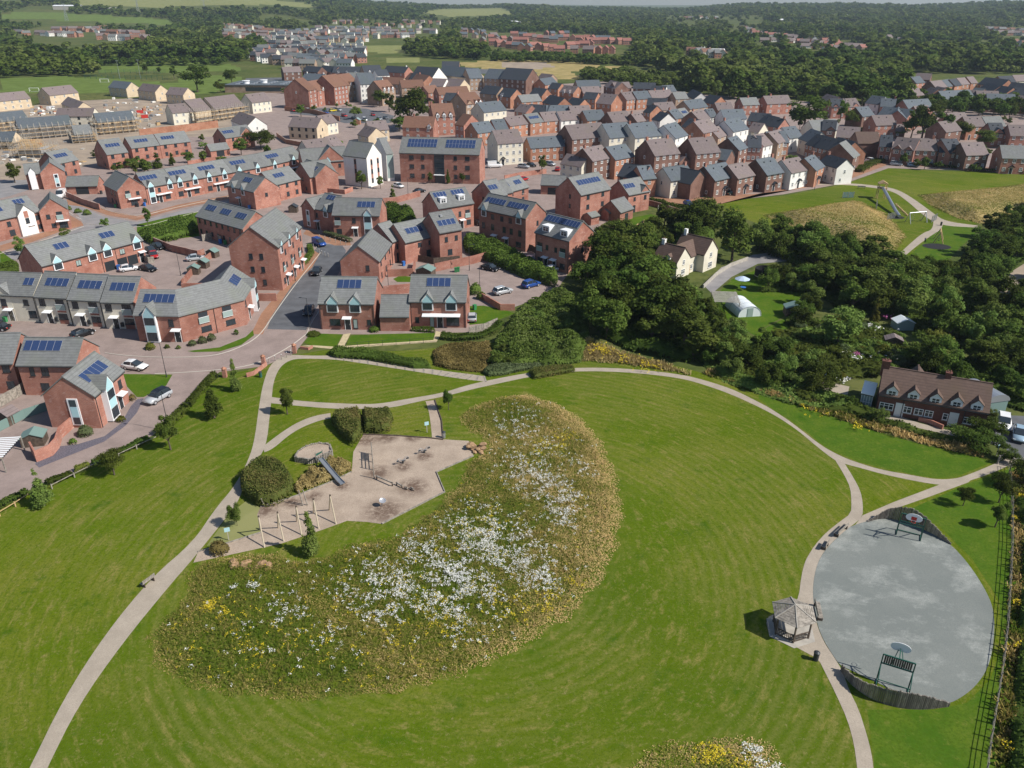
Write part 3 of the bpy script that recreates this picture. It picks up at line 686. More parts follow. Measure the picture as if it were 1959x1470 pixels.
 def door(s, u, canopy=True, col='door', porch=False, face='f', w=1.0):
  loc, rz = s.mtx(face, u, 0)
  def f():
   mb = MB(); mb.box(-w/2, w/2, -.03, .03, 0.02, 2.1, 0)
   mb.box(-w/2-.09, -w/2, -.06, .03, 0, 2.2, 1); mb.box(w/2, w/2+.09, -.06, .03, 0, 2.2, 1); mb.box(-w/2, w/2, -.057, .03, 2.1, 2.2, 1)
   return mb.mesh('door', [M[col], M['wframe']])
  o = link('door', cached(('door', w, col), f), s.root, loc, rz)
  if s.near:
   link('handle', cached('dh', lambda: MB().box(.3, .34, -.09, -.03, .9, 1.2).mesh('handle', M['alu'])), o)
  if canopy:
   c = cached('canopy', lambda: MB().extr([(-1.0, 2.35), (0.0, 2.55), (0, 2.63), (-1.0, 2.45)], -.85, .85, 'x').mesh('canopy', M['pale']))
   link('canopy', c, s.root, loc, rz)
  if porch:
   def g():
    mb = MB(); mb.extr([(-1.0, 2.25), (0, 3.05), (1.0, 2.25), (1.0, 2.37), (0, 3.2), (-1.0, 2.37)], -.9, 0, 'y', 0)
    mb.bar((-.9, -.05, 1.7), (-.9, -.8, 2.3), .09, .09, 1); mb.bar((.9, -.05, 1.7), (.9, -.8, 2.3), .09, .09, 1)
    return mb.mesh('porch', [M['dark'], M['wframe']])
   link('porch', cached('porch', g), s.root, loc, rz)
 def chimney(s, u, y=None, h=1.5, m='red', w=.75):
  z = s.h+(s.d/2)*s.pitch; y = s.d/2 if y is None else y
  mb = MB().box(u-w/2, u+w/2, y-.35, y+.35, z-1.3, z+h*.7, 0); mb.box(u-w/2-.06, u+w/2+.06, y-.41, y+.41, z+h*.7-.14, z+h*.7+.02, 0)
  for dx in (-.18, .18): mb.tube((u+dx, y, z+h*.7), (u+dx, y, z+h*.7+.35), .1, .08, 8, 1)
  mb.build('chimney', [M[m], M['rust']], s.roof)
 def solar(s, uc, n, rows=1, y=None, ph=1.65, pw=1.0, back=False, v=.55):
  """n panels across, centred at uc on the front slope; v = 0 eave .. 1 ridge"""
  p = s.pitch; c = 1/math.hypot(1, p); hd = s.d/2
  W = n*pw; H = rows*ph; mb = MB(); vy = v*hd
  # slope frame: along slope vector (0,c,p*c), normal (0,-p*c,c)
  def pt(a, b, e): return (uc+a, vy+b*c-e*p*c, s.h+vy*p+b*p*c+e*c)
  def slab(a0, a1, b0, b1, e0, e1, m): mb.add([pt(a0,b0,e0),pt(a1,b0,e0),pt(a1,b1,e0),pt(a0,b1,e0),pt(a0,b0,e1),pt(a1,b0,e1),pt(a1,b1,e1),pt(a0,b1,e1)],
      [(0,3,2,1),(4,5,6,7),(0,1,5,4),(1,2,6,5),(2,3,7,6),(3,0,4,7)], m)
  slab(-W/2, W/2, -H/2, H/2, .22, .26, 1)
  for i in range(n):
   for j in range(rows):
    a0 = -W/2+i*pw+.035; b0 = -H/2+j*ph+.035
    slab(a0, a0+pw-.07, b0, b0+ph-.07, .258, .275, 0)
  mb.build('solar_array', [M['solar'], M['alu']], s.root)
 def gdormer(s, u, style='blue', w=1.9, zb=None, top=1.55, out=.28, roof='grey', tall=False, winst=None):
  """gabled dormer standing in the wall plane, its little roof running back into the slope"""
  h = s.h; zb = (h-1.75 if style == 'blue' else h-.45) if zb is None else zb; hi = .25 if style == 'blue' else .8; top = top if style == 'blue' else top+.35; ze = h+hi; pa = (top-hi)/(w/2)
  fm = MB(); t = .17
  fm.extr([(u-w/2, zb), (u+w/2, zb), (u+w/2, ze), (u, h+top), (u-w/2, ze)], -out, .6, 'y')
  body = fm.build('dormer', M['pale'], s.root)
  dk = (w/2*pa+.1)/s.pitch + 1.6
  rm = MB(); e = .14
  rm.extr([(u-w/2-e, ze-e*pa+.01), (u, h+top+.01), (u, h+top+.13), (u-w/2-e, ze-e*pa+.13)], -out-.1, dk, 'y')
  rm.extr([(u+.002, h+top+.01), (u+w/2+e, ze-e*pa+.01), (u+w/2+e, ze-e*pa+.13), (u+.002, h+top+.13)], -out-.1, dk, 'y')
  rm.build('dormer_roof', M[roof], body)
  if style == 'blue':
   MB().extr([(u-w/2+t, h-.35), (u+w/2-t, h-.35), (u+w/2-t, ze), (u, h+top-t*1.7), (u-w/2+t, ze)], -out-.012, -out+.05, 'y').build('panel', M['blue'], body)
   segs = [(zb+t, h-.38)]
   if tall:
    MB().box(u-w/2+t, u+w/2-t, -out-.012, -out+.05, zb+1.9, h-1.75).build('panel', M['blue'], body)
    segs = [(zb+.25, zb+1.85), (h-1.7, h-.38)]
   for a, b in segs:
    ww = w-2*t-.06
    o = link('window', pane_mesh(round(ww, 2), round(b-a, 2), 'd'), body, (u, -out, a)); link('frame', frame_mesh(round(ww, 2), round(b-a, 2), 'd', 3), o)
  else:
   ww = w-.4; hh = 1.15
   o = link('window', pane_mesh(round(ww, 2), hh, 'd'), body, (u, -out, h-.38)); link('frame', frame_mesh(round(ww, 2), hh, 'w', 2), o)
  return body
 def bdormer(s, u, w=1.9, v=.22, hh=1.6):
  """flat-topped white box dormer on the roof slope"""
  hd = s.d/2; y0 = v*hd; z0 = s.h+y0*s.pitch; y1 = y0+(hh+.1)/s.pitch
  b = MB().extr([(y0, z0-.1), (y1, z0+hh-.1), (y1, z0+hh), (y0-.15, z0+hh), (y0-.15, z0+hh-.12), (y0, z0+hh-.12)], u-w/2, u+w/2, 'x').build('dormer', M['pale'], s.root)
  o = link('window', pane_mesh(round(w-.5, 2), 1.1, 'd'), b, (u, y0-.01, z0+.2)); link('frame', frame_mesh(round(w-.5, 2), 1.1, 'w', 2), o)
 def juliet(s, u, z, w=1.6, h=2.0, red=False):
  """tall window with a glass balustrade"""
  o = s.window('f', u, z, w, h, 'd', 3)
  MB().box(-w/2-.1, w/2+.1, -.22, -.17, -.05, 1.0).build('balustrade', M['paleglass'], o)
  r = MB(); r.box(-w/2-.12, w/2+.12, -.24, -.15, 1.0, 1.05); r.box(-w/2-.12, w/2+.12, -.24, -.15, -.1, -.05); r.build('rail', M['pale'], o)
 def dwin(s, u, z=.85, w=1.7, h=1.25): s.window('f', u, z, w, h, 'd', 3)
 def pipe(s, u, face='f'):
  loc, rz = s.mtx(face, u, 0)
  link('downpipe', cached(('pipe', round(s.h, 1)), lambda: MB().tube((0, -.07, 0), (0, -.07, s.h-.15), .05, n=6).mesh('downpipe', M['dkframe'])), s.root, loc, rz)
ORD = ['first', 'second', 'third', 'fourth', 'fifth', 'sixth', 'seventh', 'eighth', 'ninth', 'tenth', 'eleventh', 'twelfth', 'thirteenth', 'fourteenth', 'fifteenth', 'sixteenth']
WW = dict(red='red brick', orange='orange brick', brown='dark brown brick', buff='buff brick', cream='cream rendered', white='white rendered', sand='sandy rendered', oldred='old red brick', yellow='yellow rendered', block='grey block')
RW = dict(grey='grey', slate='slate', dark='black', mauve='mauve', rust='rust', pink='pink', oldtile='old brown')
def py_near(H): return H.py > 170
def simple(tile, x1, y1, x2, y2, h, d, wall, roof, cols=3, st=2, ws='w', door=None, ch=(), chm='red', where='', label=None, group=None, side=None,
     sol=(), xg=(), dm=(), rear=None, pitch=.78, gapl=0, gapr=0, name='house', cat='house', gd=False, bayw=1.1, wins=True, hipless=True):
 lab = label or f"{WW[wall]} house, {RW[roof]} roof, {where}"
 H = House(tile, x1, y1, x2, y2, h, d, lab, cat, name, group, gap=(gapl, gapr)); H.pitch = pitch; H.wst = ws
 L = H.L
 H.wing(0, L, 0, d, h, wall, roof, pitch=pitch, ov=(-.01 if gapl else .12, -.01 if gapr else .12))
 sk = []
 if door is not None:
  H.door(door*L, canopy=(ws == 'd'), porch=(ws == 'w' and gd), col='door')
  sk = [(int(door*cols), 0)]
 if wins:
  H.grid(cols, st, 'f', skip=sk, w=min(bayw, L/cols*.62), h=1.3, n=2)
  hid = None
  for sd in ([side] if side else (['l', 'r'] if H.py > 150 else [])):
   H.window(sd, d*.5, h/st*(st-1)+.9 if st > 1 else .9, .8, 1.1, n=1)
   if st > 1 and rnd.random() < .6: H.window(sd, d*.3, .95, .8, 1.1, n=1)
 for u in ch: H.chimney(u*L, m=chm)
 if roof in ('mauve', 'slate', 'dark') and py_near(H):
  z = h+d/2*pitch
  for u in (.3, .68): link('roof_vent', cached('vent', lambda: MB().box(-.14,.14,-.14,.14,-.3,.28).mesh('roof_vent', M['steel'])), H.root, (u*L, d*.36, h+d*.36*pitch+.25))
 for u, n in sol: H.solar(u*L, n)
 for u0, u1 in xg:
  k = House.__new__(House)
  w = (u1-u0)*L; pf = pitch*1.02
  H.wing(u0*L, u1*L, -.03 if True else 0, d/2, h, wall, roof, axis='y', pitch=pf, ov=(.12, 0), eave=.2, cap=False)
  H.window('f', (u0+u1)/2*L, h-1.5, min(1.3, w*.5), 1.2, yo=-.03)
 for u in dm: H.gdormer(u*L, 'w', w=1.5, top=1.3, roof=roof)
 if rear: # lower rear or side wing: (x0,x1,y0,y1,h)
  for r in rear: H.wing(r[0]*L, r[1]*L, r[2], r[3], r[4], wall, r[5] if len(r) > 5 else roof, axis=r[6] if len(r) > 6 else 'y')
 return H
def rowof(where, ents, group=None, lab=None):
 out = []
 ents = sorted(ents, key=lambda e: T(e[0], (e[1]+e[3])/2, 0)[0])
 for i, e in enumerate(ents):
  a, kw = e[:9], (e[9] if len(e) > 9 else {})
  w = where.replace('#', ORD[i]) if len(ents) > 1 else where
  out.append(simple(*a, where=w, group=group, **kw))
 return out
# ------------------------------------------------------------------ the near estate, house by house
def near_estate():
 for k, (x1, x2, y1, y2, lab) in enumerate(((505, 920, 900, 905, "red brick house with two blue-gabled dormers, single door canopy, beside the tarmac street end"),
            (1188, 1610, 886, 890, "red brick house with long white canopy and two dormers, right of the link garage"))):
  H = House('F', x1, y1, x2, y2, 5.2, 8.8, lab, group='matching pair of houses above the green'); L = H.L
  H.wing(0, L, 0, 8.8, 5.2, 'red', 'grey')
  H.solar(L*(.52 if k == 0 else .5), 4, v=.72, ph=1.9, pw=1.12)
  for u in ((.25, .66) if k == 0 else (.32, .74)): H.gdormer(u*L, w=2.1)
  if k == 0:
   H.dwin(.27*L, w=1.9); H.door(.5*L); H.window('f', .64*L, .3, .8, 1.8, 'p', 1); H.window('f', .89*L, 1.0, .7, 1.0, n=1)
  else:
   H.window('f', .12*L, .95, .7, 1.1, n=1); H.window('f', .385*L, .1, .8, 2.0, 'p', 1); H.door(.53*L, canopy=False); H.dwin(.76*L, z=.5, w=2.4, h=1.5)
   MB().extr([(-1.15, 2.5), (0, 2.7), (0, 2.8), (-1.15, 2.62)], .22*L, .90*L, 'x').build('canopy', M['pale'], H.root)
  for u in (.02, .985): H.pipe(u*L)
  H.window('r', 4.4, 3.4, .6, .9, n=1)
 H = House('F', 962, 998, 1188, 998, 3.0, 6.5, "low brick garage with grey roof linking the pair of houses above the green", 'garage', 'garage', gap=(.05, .05))
 H.wing(0, H.L, 0, 6.5, 3.0, 'red', 'grey', ov=(0, 0), pitch=.85)
 # tall three storey block left of the tarmac street
 H = House('F', 197, 482, 372, 330, 9.4, 10.2, "tall three-storey brick block with three slim dormers, left of the tarmac street", 'apartment block', 'apartment_block'); L = H.L
 H.wing(0, L, 0, 10.2, 9.4, 'red', 'grey')
 for u in (.12, .45, .78):
  H.gdormer(u*L, w=1.3, zb=7.6, top=1.1); H.juliet((u+.03)*L, 3.6, 1.2, 1.9); H.door((u+.1)*L); H.window('f', (u-.02)*L if u > .2 else (u)*L, 1, 1.1, 1.2)
  H.window('f', (u+.15)*L, 6.6, .8, 1.1, n=1); H.window('f', (u+.15)*L, 3.9, .8, 1.1, n=1)
 for z in (1.2, 4.0, 6.8):
  H.window('l', 3.6, z, .75, 1.15, n=1); H.window('l', 5.8, z, .75, 1.15, n=1)
 # terrace behind it with three arrays
 H = House('E', 1470, 248, 1820, 345, 5.2, 8.5, "brick terrace seen from behind with three stepped solar arrays, behind the tall block", 'terrace', 'terrace'); L = H.L
 H.wing(0, L, 0, 8.5, 5.2, 'red', 'grey')
 for u in (.18, .5, .82): H.solar(u*L, 4, v=.6)
 H.grid(8, 2, w=.8, h=1.1, n=1); H.window('r', 4.2, 3.2, .7, 1)
 # E02 long block with wall dormers and garages
 H = House('E', 310, 622, 1066, 428, 5.0, 9.0, "long brick coach house with garages beneath and four dormers, above the parking court", 'coach house', 'coach_house'); L = H.L
 H.wing(0, L, 0, 9.0, 5.0, 'red', 'grey')
 for u in (.14, .47, .62, .93): H.gdormer(u*L, w=2.0)
 H.solar(.27*L, 3, v=.62); H.solar(.72*L, 3, v=.62, pw=1.1); H.window('f', .33*L, 3.0, 1.1, 1.2, 'p'); H.window('f', .77*L, 3.0, 1.2, 1.2, 'p')
 for u in (.62, .75, .86): MB().box(u*L-1.2, u*L+1.2, -.04, .05, .02, 2.2).build('garage_door', M['door'], H.root)
 H.door(.96*L); H.pipe(.55*L); H.pipe(.7*L)
 # cream terrace
 lab = ["low cream terrace house with cross gable, leftmost of the cream terrace", "cream terrace house with tallest grey roof, second from left of the cream terrace",
     "cream terrace house, third from left, black car parked before it", "cream terrace house at the right end, touching the blue-panelled corner block"]
 for i, (x1, y1, x2, y2, n) in enumerate(((-170, 830, 250, 845, 2), (255, 850, 498, 862, 4), (502, 870, 748, 882, 4), (752, 890, 1000, 896, 4))):
  H = House('E', x1, y1, x2, y2, 5.3, 8.6 if i else 7.6, lab[i], group='cream terrace', gap=(.03, .03)); L = H.L
  H.wing(0, L, 0, H.d, 5.3, 'cream', 'grey', ov=(0, 0))
  if i == 0:
   H.solar(.84*L, 2, v=.6); H.wing(.28*L, .58*L, -.03, 3.8, 5.3, 'cream', 'grey', axis='y', ov=(.15, 0), pitch=1.0)
   H.window('f', .43*L, 3.1, 1.1, 1.3, yo=-.03); MB().box(.43*L-.6, .43*L+.6, -.05, .02, 1.9, 3.0).build('brick_panel', M['red'], H.root)
   H.door(.5*L); H.window('f', .83*L, 3.3, 1, 1.1); H.window('f', .9*L, .8, 1.5, 1.4)
  else:
   H.solar(.55*L, n, v=.58, ph=1.8, pw=1.15)
   H.window('f', .2*L, 3.5, 1.2, 1.3); H.juliet(.75*L, 2.9, 1.7, 1.9)
   MB().box(.75*L-.9, .75*L+.9, -.04, .02, 2.3, 2.75).build('brick_panel', M['red'], H.root)
   MB().box(.75*L-.9, .75*L+.9, -.04, .02, -.1, .85).build('brick_panel', M['red'], H.root)
   H.dwin(.75*L, z=.95, w=1.8, h=1.1); H.door(.33*L if i else .3*L)
   if i == 3: MB().extr([(0, -.3), (8.6, -.3), (8.6, 5.3), (4.3, 5.3+4.3*.78), (0, 5.3)], L+.002, L+.09, 'x').build('brick_gable', M['red'], H.root)
   MB().box(.52*L-.25, .52*L+.25, -.3, 0, .5, 1.3).build('meter_box', M['door'], H.root)
  H.pipe(.99*L)
 # corner block: three facets
 H = House('E', 1003, 988, 1337, 995, 5.1, 8.2, "brick corner block with blue bay, its grey roof bending round the street corner", 'corner block', 'corner_block'); L = H.L
 fp = [G('E', 1003, 988, 5.1), G('E', 1337, 995, 5.1), G('E', 1822, 872, 5.1), G('E', 1905, 735, 5.1)]
 lf = Matrix.Rotation(-H.rz, 4, 'Z') @ Matrix.Translation(-H.base); poly_wing(H, [lf @ Vector((q.x, q.y, 0)) for q in fp], 8.1, 5.1, 'red', 'grey'); H.solar(.48*L, 5, v=.64, ph=1.8, pw=1.12)
 H.gdormer(.36*L, w=2.2, zb=.1, tall=True, out=.6, top=1.9); H.window('f', .8*L, 3.0, .9, 1.3); H.door(.9*L)
 K = H
 def facet(x1, y1, x2, y2, d, h=5.1):
  a, b = G('E', x1, y1, h), G('E', x2, y2, h)
  k = House.__new__(House); k.L = math.hypot(b.x-a.x, b.y-a.y); k.h = h; k.d = d; k.near = True; k.pitch = .78; k.wst = 'd'; k.py = 500
  ang = math.atan2(b.y-a.y, b.x-a.x)
  k.root = K.root; k.loc = K.root.matrix_basis
  before = set(o.name for o in C.objects)
  return k, a, ang, before
 def settle(k, a, ang, before):
  inv = Matrix.Translation(-K.base) ; rot = Matrix.Rotation(-K.rz, 4, 'Z')
  mt = rot @ inv @ Matrix.Translation((a.x, a.y, 0)) @ Matrix.Rotation(ang, 4, 'Z')
  for o in [o for o in C.objects if o.name not in before]:
   if o.parent == K.root: o.matrix_basis = mt @ o.matrix_basis
 f = facet(1337, 995, 1822, 872, 8.0); k = f[0]; pass
 k.juliet(.35*k.L, 2.7, 1.7, 1.9); k.juliet(.72*k.L, 2.7, 1.7, 1.9); k.dwin(.37*k.L, z=.9, w=1.9, h=1.0); k.dwin(.75*k.L, z=.9, w=1.8, h=1.0); k.pipe(.52*k.L); settle(*f)
 f = facet(1822, 872, 1905, 735, 8.0); k = f[0]; k.solar(.5*k.L, 4, v=.6, pw=1.1, ph=1.8)
 k.gdormer(.72*k.L, w=1.9, zb=.1, tall=True, out=.8, top=1.5); k.door(.3*k.L); k.window('f', .12*k.L, 3.2, .8, 1.2, n=1); settle(*f)
 # L-shaped house at lower left
 H = House('Q', 1310, 1012, 1722, 652, 5.2, 7.2, "L-shaped brick house with tall white-framed slit window, beside the grey car", name='house'); L = H.L
 H.wing(0, L, 0, 7.2, 5.2, 'red', 'grey'); H.solar(.52*L, 5, v=.55, ph=1.8, pw=1.1)
 H.gdormer(.33*L, w=2.1, zb=.2, tall=True, out=.9, top=1.9); H.window('f', .82*L, 3.0, .9, 1.3); H.door(.72*L); H.pipe(.03*L)
 o = MB().box(-.75, .75, -.12, .02, 0, 4.2).build('slit_frame', M['pale'], H.root, (0, 3.2, .5), -math.pi/2)
 MB().box(-.5, .5, -.15, .02, 1.3, 2.9).build('panel', M['blue'], o)
 for z in (.15, 2.95): link('window', pane_mesh(1.0, 1.1, 'd'), o, (0, -.14, z))
 K = H
 a, b = G('Q', 240, 572, 5.2), G('Q', 760, 576, 5.2)
 k = House.__new__(House); k.L = math.hypot(b.x-a.x, b.y-a.y)+3.2; k.h = 5.2; k.d = 7.2; k.near = True; k.pitch = .78; k.wst = 'd'; k.py = 500; k.root = K.root
 before = set(o.name for o in C.objects); k.wing(0, k.L, 0, 7.2, 5.2, 'red', 'grey'); k.solar(3.2, 5, v=.7, ph=1.8, pw=1.15)
 k.window('f', 2.0, 3.4, .7, 1.3, n=1); k.window('f', 4.0, 3.4, 1.1, 1.4); k.window('f', 3.4, .9, 1.3, 1.2)
 mt = Matrix.Rotation(-K.rz, 4, 'Z') @ Matrix.Translation(-K.base) @ Matrix.Translation((a.x, a.y, 0)) @ Matrix.Rotation(math.atan2(b.y-a.y, b.x-a.x), 4, 'Z')
 for o in [o for o in C.objects if o.name not in before]:
  if o.parent == K.root: o.matrix_basis = mt @ o.matrix_basis
 # house cut by the left edge
 H = House('Q', -520, 560, 175, 545, 5.2, 8, "red brick gable wall cut off by the left edge, beside the L-shaped house"); H.root.rotation_euler.z += 0
 H.wing(0, H.L, 0, 8, 5.2, 'red', 'grey'); H.grid(3, 2, w=1.1)
 # L building top left with white gable
 H = House('E', -120, 300, 300, 208, 5.4, 8.5, "brick house with white projecting gable and black door, across the left road"); L = H.L
 H.wing(0, L, 0, 8.5, 5.4, 'red', 'grey', ov=(.1, 0)); H.wing(.56*L, .86*L, -.6, 4.2, 5.4, 'white', 'grey', axis='y', pitch=1.05, ov=(.15, 0))
 H.solar(.33*L, 3, v=.55); H.solar(.78*L, 3, v=.75, pw=.9); H.window('f', .71*L, 3.1, 1.0, 1.3, yo=-.6); H.door(.76*L, canopy=True)
 MB().box(.71*L-.55, .71*L+.55, -.64, -.58, 4.5, 6.2).build('brick_panel', M['red'], H.root)
 H.window('f', .4*L, 3.2, 1.0, 1.2); H.window('f', .42*L, .8, 1.4, 1.4); H.window('f', .92*L, 3.3, .9, 1.1, n=1); H.window('f', .93*L, .9, 1.0, 1.1)
 H = House('E', 292, 216, 502, 195, 5.4, 9, "brick gable-fronted house with juliet balcony, right end of the left road block"); L = H.L
 H.wing(0, L, 0, 9, 5.4, 'red', 'grey', axis='y', pitch=.9, ov=(.15, .15)); H.juliet(.68*L, 3.0, 1.4, 1.9); H.window('f', .27*L, 3.3, .9, 1.1, n=1)
 H.dwin(.75*L, z=.6, w=2.0, h=1.5); H.window('f', .4*L, .9, 1.1, 1.1)
 MB().extr([(-.9, 2.4), (0, 2.55), (0, 2.65), (-.9, 2.5)], .5*L, .98*L, 'x').build('canopy', M['pale'], H.root)
 a = G('E', 110, 130, 7)
 # terrace with blue dormers along the far road
 pts = [(1092, 1405), (1300, 1368), (1520, 1330), (1740, 1290), (2000, 1243), (2270, 1180)]
 for i in range(5):
  (x1, y1), (x2, y2) = pts[i], pts[i+1]
  H = House('A', x1, y1, x2, y2, 5.2, 8.6, f"brick terrace unit with blue-gabled dormers, {ORD[i]} from left in the long road-side terrace", group='long brick terrace', gap=(.02, .02)); L = H.L
  H.near = True
  H.wing(0, L, 0, 8.6, 5.2, 'red', 'grey', ov=(0, 0)); H.solar(.3*L if i else .28*L, 5, v=.6, ph=1.7, pw=1.1)
  for u in (.2, .72) if i else (.1, .85):
   if i == 0 and u == .1: H.gdormer(u*L+.6, w=1.9, zb=.2, tall=True)
   else: H.gdormer(u*L, w=1.7)
  H.window('f', .45*L, 3.2, .9, 1.2, n=1); H.window('f', .18*L+ (1.5 if i == 0 else 0), .8, 1.6, 1.4, n=3); H.window('f', .72*L, .8, 1.6, 1.4, n=3); H.door(.45*L, canopy=False)
  MB().extr([(-.9, 2.4), (0, 2.55), (0, 2.65), (-.9, 2.5)], .3*L, .85*L, 'x').build('canopy', M['pale'], H.root)
 H = House('A', 2268, 1225, 2610, 1200, 5.2, 8.6, "gable-fronted brick house at the right end of the long terrace, with blue window panel"); L = H.L; H.near = True
 H.wing(0, L, 0, 8.6, 5.2, 'red', 'grey', pitch=.9, ov=(0, .12)); H.wing(.3*L, .95*L, -.04, 4.3, 5.2, 'red', 'grey', axis='y', pitch=.95, ov=(.15, 0)); H.gdormer(.55*L, w=1.8); H.window('f', .8*L, 3, .9, 1.2, n=1, yo=-.04); H.window('f', .16*L, 3, 1.1, 1.2)
 H = House('E', 878, 60, 1092, 30, 5.3, 12, "gable-fronted brick house with balcony, left end of the long terrace"); L = H.L
 H.wing(0, L, 0, 12, 5.3, 'red', 'grey', axis='y', pitch=.85); H.juliet(.33*L, 3.0, 1.3, 1.9); H.window('f', .68*L, 3.4, .9, 1.0, n=1); H.dwin(.5*L, z=.6, w=1.9, h=1.5); H.window('f', .88*L, .9, .9, 1.0, n=1)
 MB().extr([(-.9, 2.4), (0, 2.55), (0, 2.65), (-.9, 2.5)], .3*L, .75*L, 'x').build('canopy', M['pale'], H.root)
 for z, uu in ((3.3, 3), (3.3, 6), (.8, 3), (.8, 6.5)): H.window('l', uu, z, 1.1, 1.3)
 # middle building, bending up the street
 H = House('F', 955, 590, 1050, 455, 5.2, 8.2, "brick house with big blank gable beside the tarmac street"); L = H.L
 H.wing(0, L, 0, 8.2, 5.2, 'red', 'grey', ov=(.12, 0)); H.window('l', 2.4, 3.1, .75, 1.2, n=1); H.grid(3, 2, w=.9)
 H = House('F', 1055, 442, 1146, 414, 5.2, 8.4, "brick middle house where the street terrace bends"); H.wing(0, H.L, 0, 8.4, 5.2, 'red', 'grey', ov=(.05, 0)); H.window('f', .5*H.L, 3.2, 1.1, 1.1); H.dwin(.5*H.L, z=.1, w=1.3, h=2.1)
 H = House('F', 1152, 447, 1394, 393, 5.2, 8.4, "brick house with solar array between the bend and the tall tower house"); L = H.L
 H.wing(0, L, 0, 8.4, 5.2, 'red', 'grey', ov=(0, 0)); H.solar(.45*L, 4, v=.5, pw=1.15); H.window('f', .45*L, 3.4, 1.0, 1.0); H.window('f', .78*L, 3.4, 1.0, 1.0); H.dwin(.78*L, z=.1, w=2.4, h=2.1)
 H = House('F', 1412, 374, 1578, 345, 7.2, 8.8, "tall brick house with rooflight and solar array, right end of the bending terrace"); L = H.L
 H.wing(0, L, 0, 8.8, 7.2, 'red', 'grey', ov=(.1, .12)); H.solar(.5*L, 4, v=.42, pw=1.15)
 MB().box(.35*L, .35*L+.6, 2.9, 3.6, 9.85, 10.35).build('rooflight', M['alu'], H.root); H.window('f', .3*L, 4.8, .8, 1.1, n=1); H.window('f', .75*L, 4.8, .8, 1.1, n=1); H.window('f', .45*L, 1.6, 1.2, 1.3)
 MB
 # dormered house opposite
 H = House('F', 478, 192, 606, 218, 5.6, 8.2, "brick house with archway and blue slit window, beyond the blue van"); L = H.L
 H.wing(0, L, 0, 8.2, 5.6, 'red', 'grey', ov=(.1, 0)); H.wing(-.72*L, .02*L, -.5, 8.6, 5.6, 'red', 'grey', axis='y', pitch=.9); H.gdormer(.65*L, w=1.6)
 o = MB().box(-.62, .62, -.1, .02, 0, 4.4).build('slit_frame', M['pale'], H.root, (-.36*L, -.5, .6)); MB().box(-.42, .42, -.13, .02, 1.4, 3.0).build('panel', M['blue'], o)
 for z in (.2, 3.05): link('window', pane_mesh(.84, 1.1, 'd'), o, (0, -.12, z))
 H.door(.12*L); H.solar(.5*L, 3, v=.8, ph=1.5); H.window('f', .1*L, 3.3, .8, 1.2, n=1)
 H = House('F', 610, 240, 962, 246, 5.6, 8.4, "brick house with tall blue bay and white door canopy, beyond the blue van"); L = H.L
 H.wing(0, L, 0, 8.4, 5.6, 'red', 'grey'); H.solar(.69*L, 4, v=.62, ph=1.9, pw=1.15); H.gdormer(.75*L, w=2.1, zb=.2, tall=True); H.juliet(.1*L, 3.1, 1.4, 1.9); H.window('f', .45*L, 3.6, .9, 1.2); H.door(.47*L); H.dwin(.12*L, z=.7, w=1.3)
 # box dormer houses
 H = House('F', 1405, 192, 1668, 150, 6.4, 8.4, "brick house with two white box dormers, left of the car park hedge"); L = H.L
 H.wing(0, L, 0, 8.4, 6.4, 'red', 'grey'); H.solar(.22*L, 4, v=.78, pw=.95); H.solar(.72*L, 4, v=.78, pw=.95); H.bdormer(.2*L); H.bdormer(.72*L)
 H.juliet(.82*L, 2.9, 1.4, 1.9); H.window('f', .6*L, 3.4, .8, 1.3, n=1); H.door(.65*L); H.window('f', .85*L, .9, 1.3, 1.2, n=3); H.juliet(.15*L, 2.9, 1.4, 1.9)
 H = House('G', -172, 190, 180, 266, 8.3, 7.6, "three-storey brick house with seven-panel solar rows, left of the box-dormer house by the trees"); L = H.L
 H.wing(0, L, 0, 7.6, 8.3, 'red', 'grey'); H.solar(.25*L, 6, v=.6, pw=1.05); H.solar(.72*L, 6, v=.6, pw=1.05); H.gdormer(.86*L, w=1.6); H.gdormer(.12*L, w=1.6)
 for u in (.1, .3, .55, .7, .88): H.window('f', u*L, 3.6, 1.0, 1.4);
 for u in (.3, .5, .68): H.window('f', u*L, 6.3, 1.0, 1.2)
 H.juliet(.86*L, 3.1, 1.5, 1.9) if False else None; H.door(.35*L); H.door(.6*L); H.dwin(.85*L); H.window('r', 4.4, 5.8, .7, 1.1, n=1)
 H = House('G', 252, 368, 506, 436, 7.6, 8.8, "brick house with two white box dormers, nearest the big dark trees"); L = H.L
 H.wing(0, L, 0, 8.8, 7.6, 'red', 'grey'); H.solar(.3*L, 6, v=.78, pw=.95); H.solar(.72*L, 6, v=.78, pw=.95); H.bdormer(.27*L, w=2.2, v=.1); H.bdormer(.8*L, w=2.2, v=.1)
 H.juliet(.14*L, 3.6, 1.6, 1.9); H.juliet(.82*L, 3.6, 1.6, 1.9); H.window('f', .36*L, 4.2, .8, 1.1, n=1); H.window('f', .62*L, 4.2, .8, 1.1, n=1)
 H.door(.33*L); H.door(.58*L); H.window('f', .15*L, .8, 1.5, 1.2, n=3); H.window('f', .82*L, .8, 1.5, 1.2, n=3); H.window('r', 4.5, 4.2, .8, 1.1, n=1); H.pipe(.02*L); H.pipe(.98*L)
 H = House('C', 592, 1462, 812, 1415, 8.0, 9.6, "three-storey brick house with eight-panel solar row and two back porches"); L = H.L
 H.wing(0, L, 0, 9.6, 8.0, 'red', 'grey'); H.solar(.5*L, 8, v=.62, pw=1.1, ph=1.8); H.grid(2, 3, w=1.1, h=1.2)
 for u in (.27, .88): H.wing(u*L-1.9, u*L+1.3, -3.0, .1, 2.3, 'timber' if False else 'red', 'grey', axis='x', pitch=.5, cap=False)
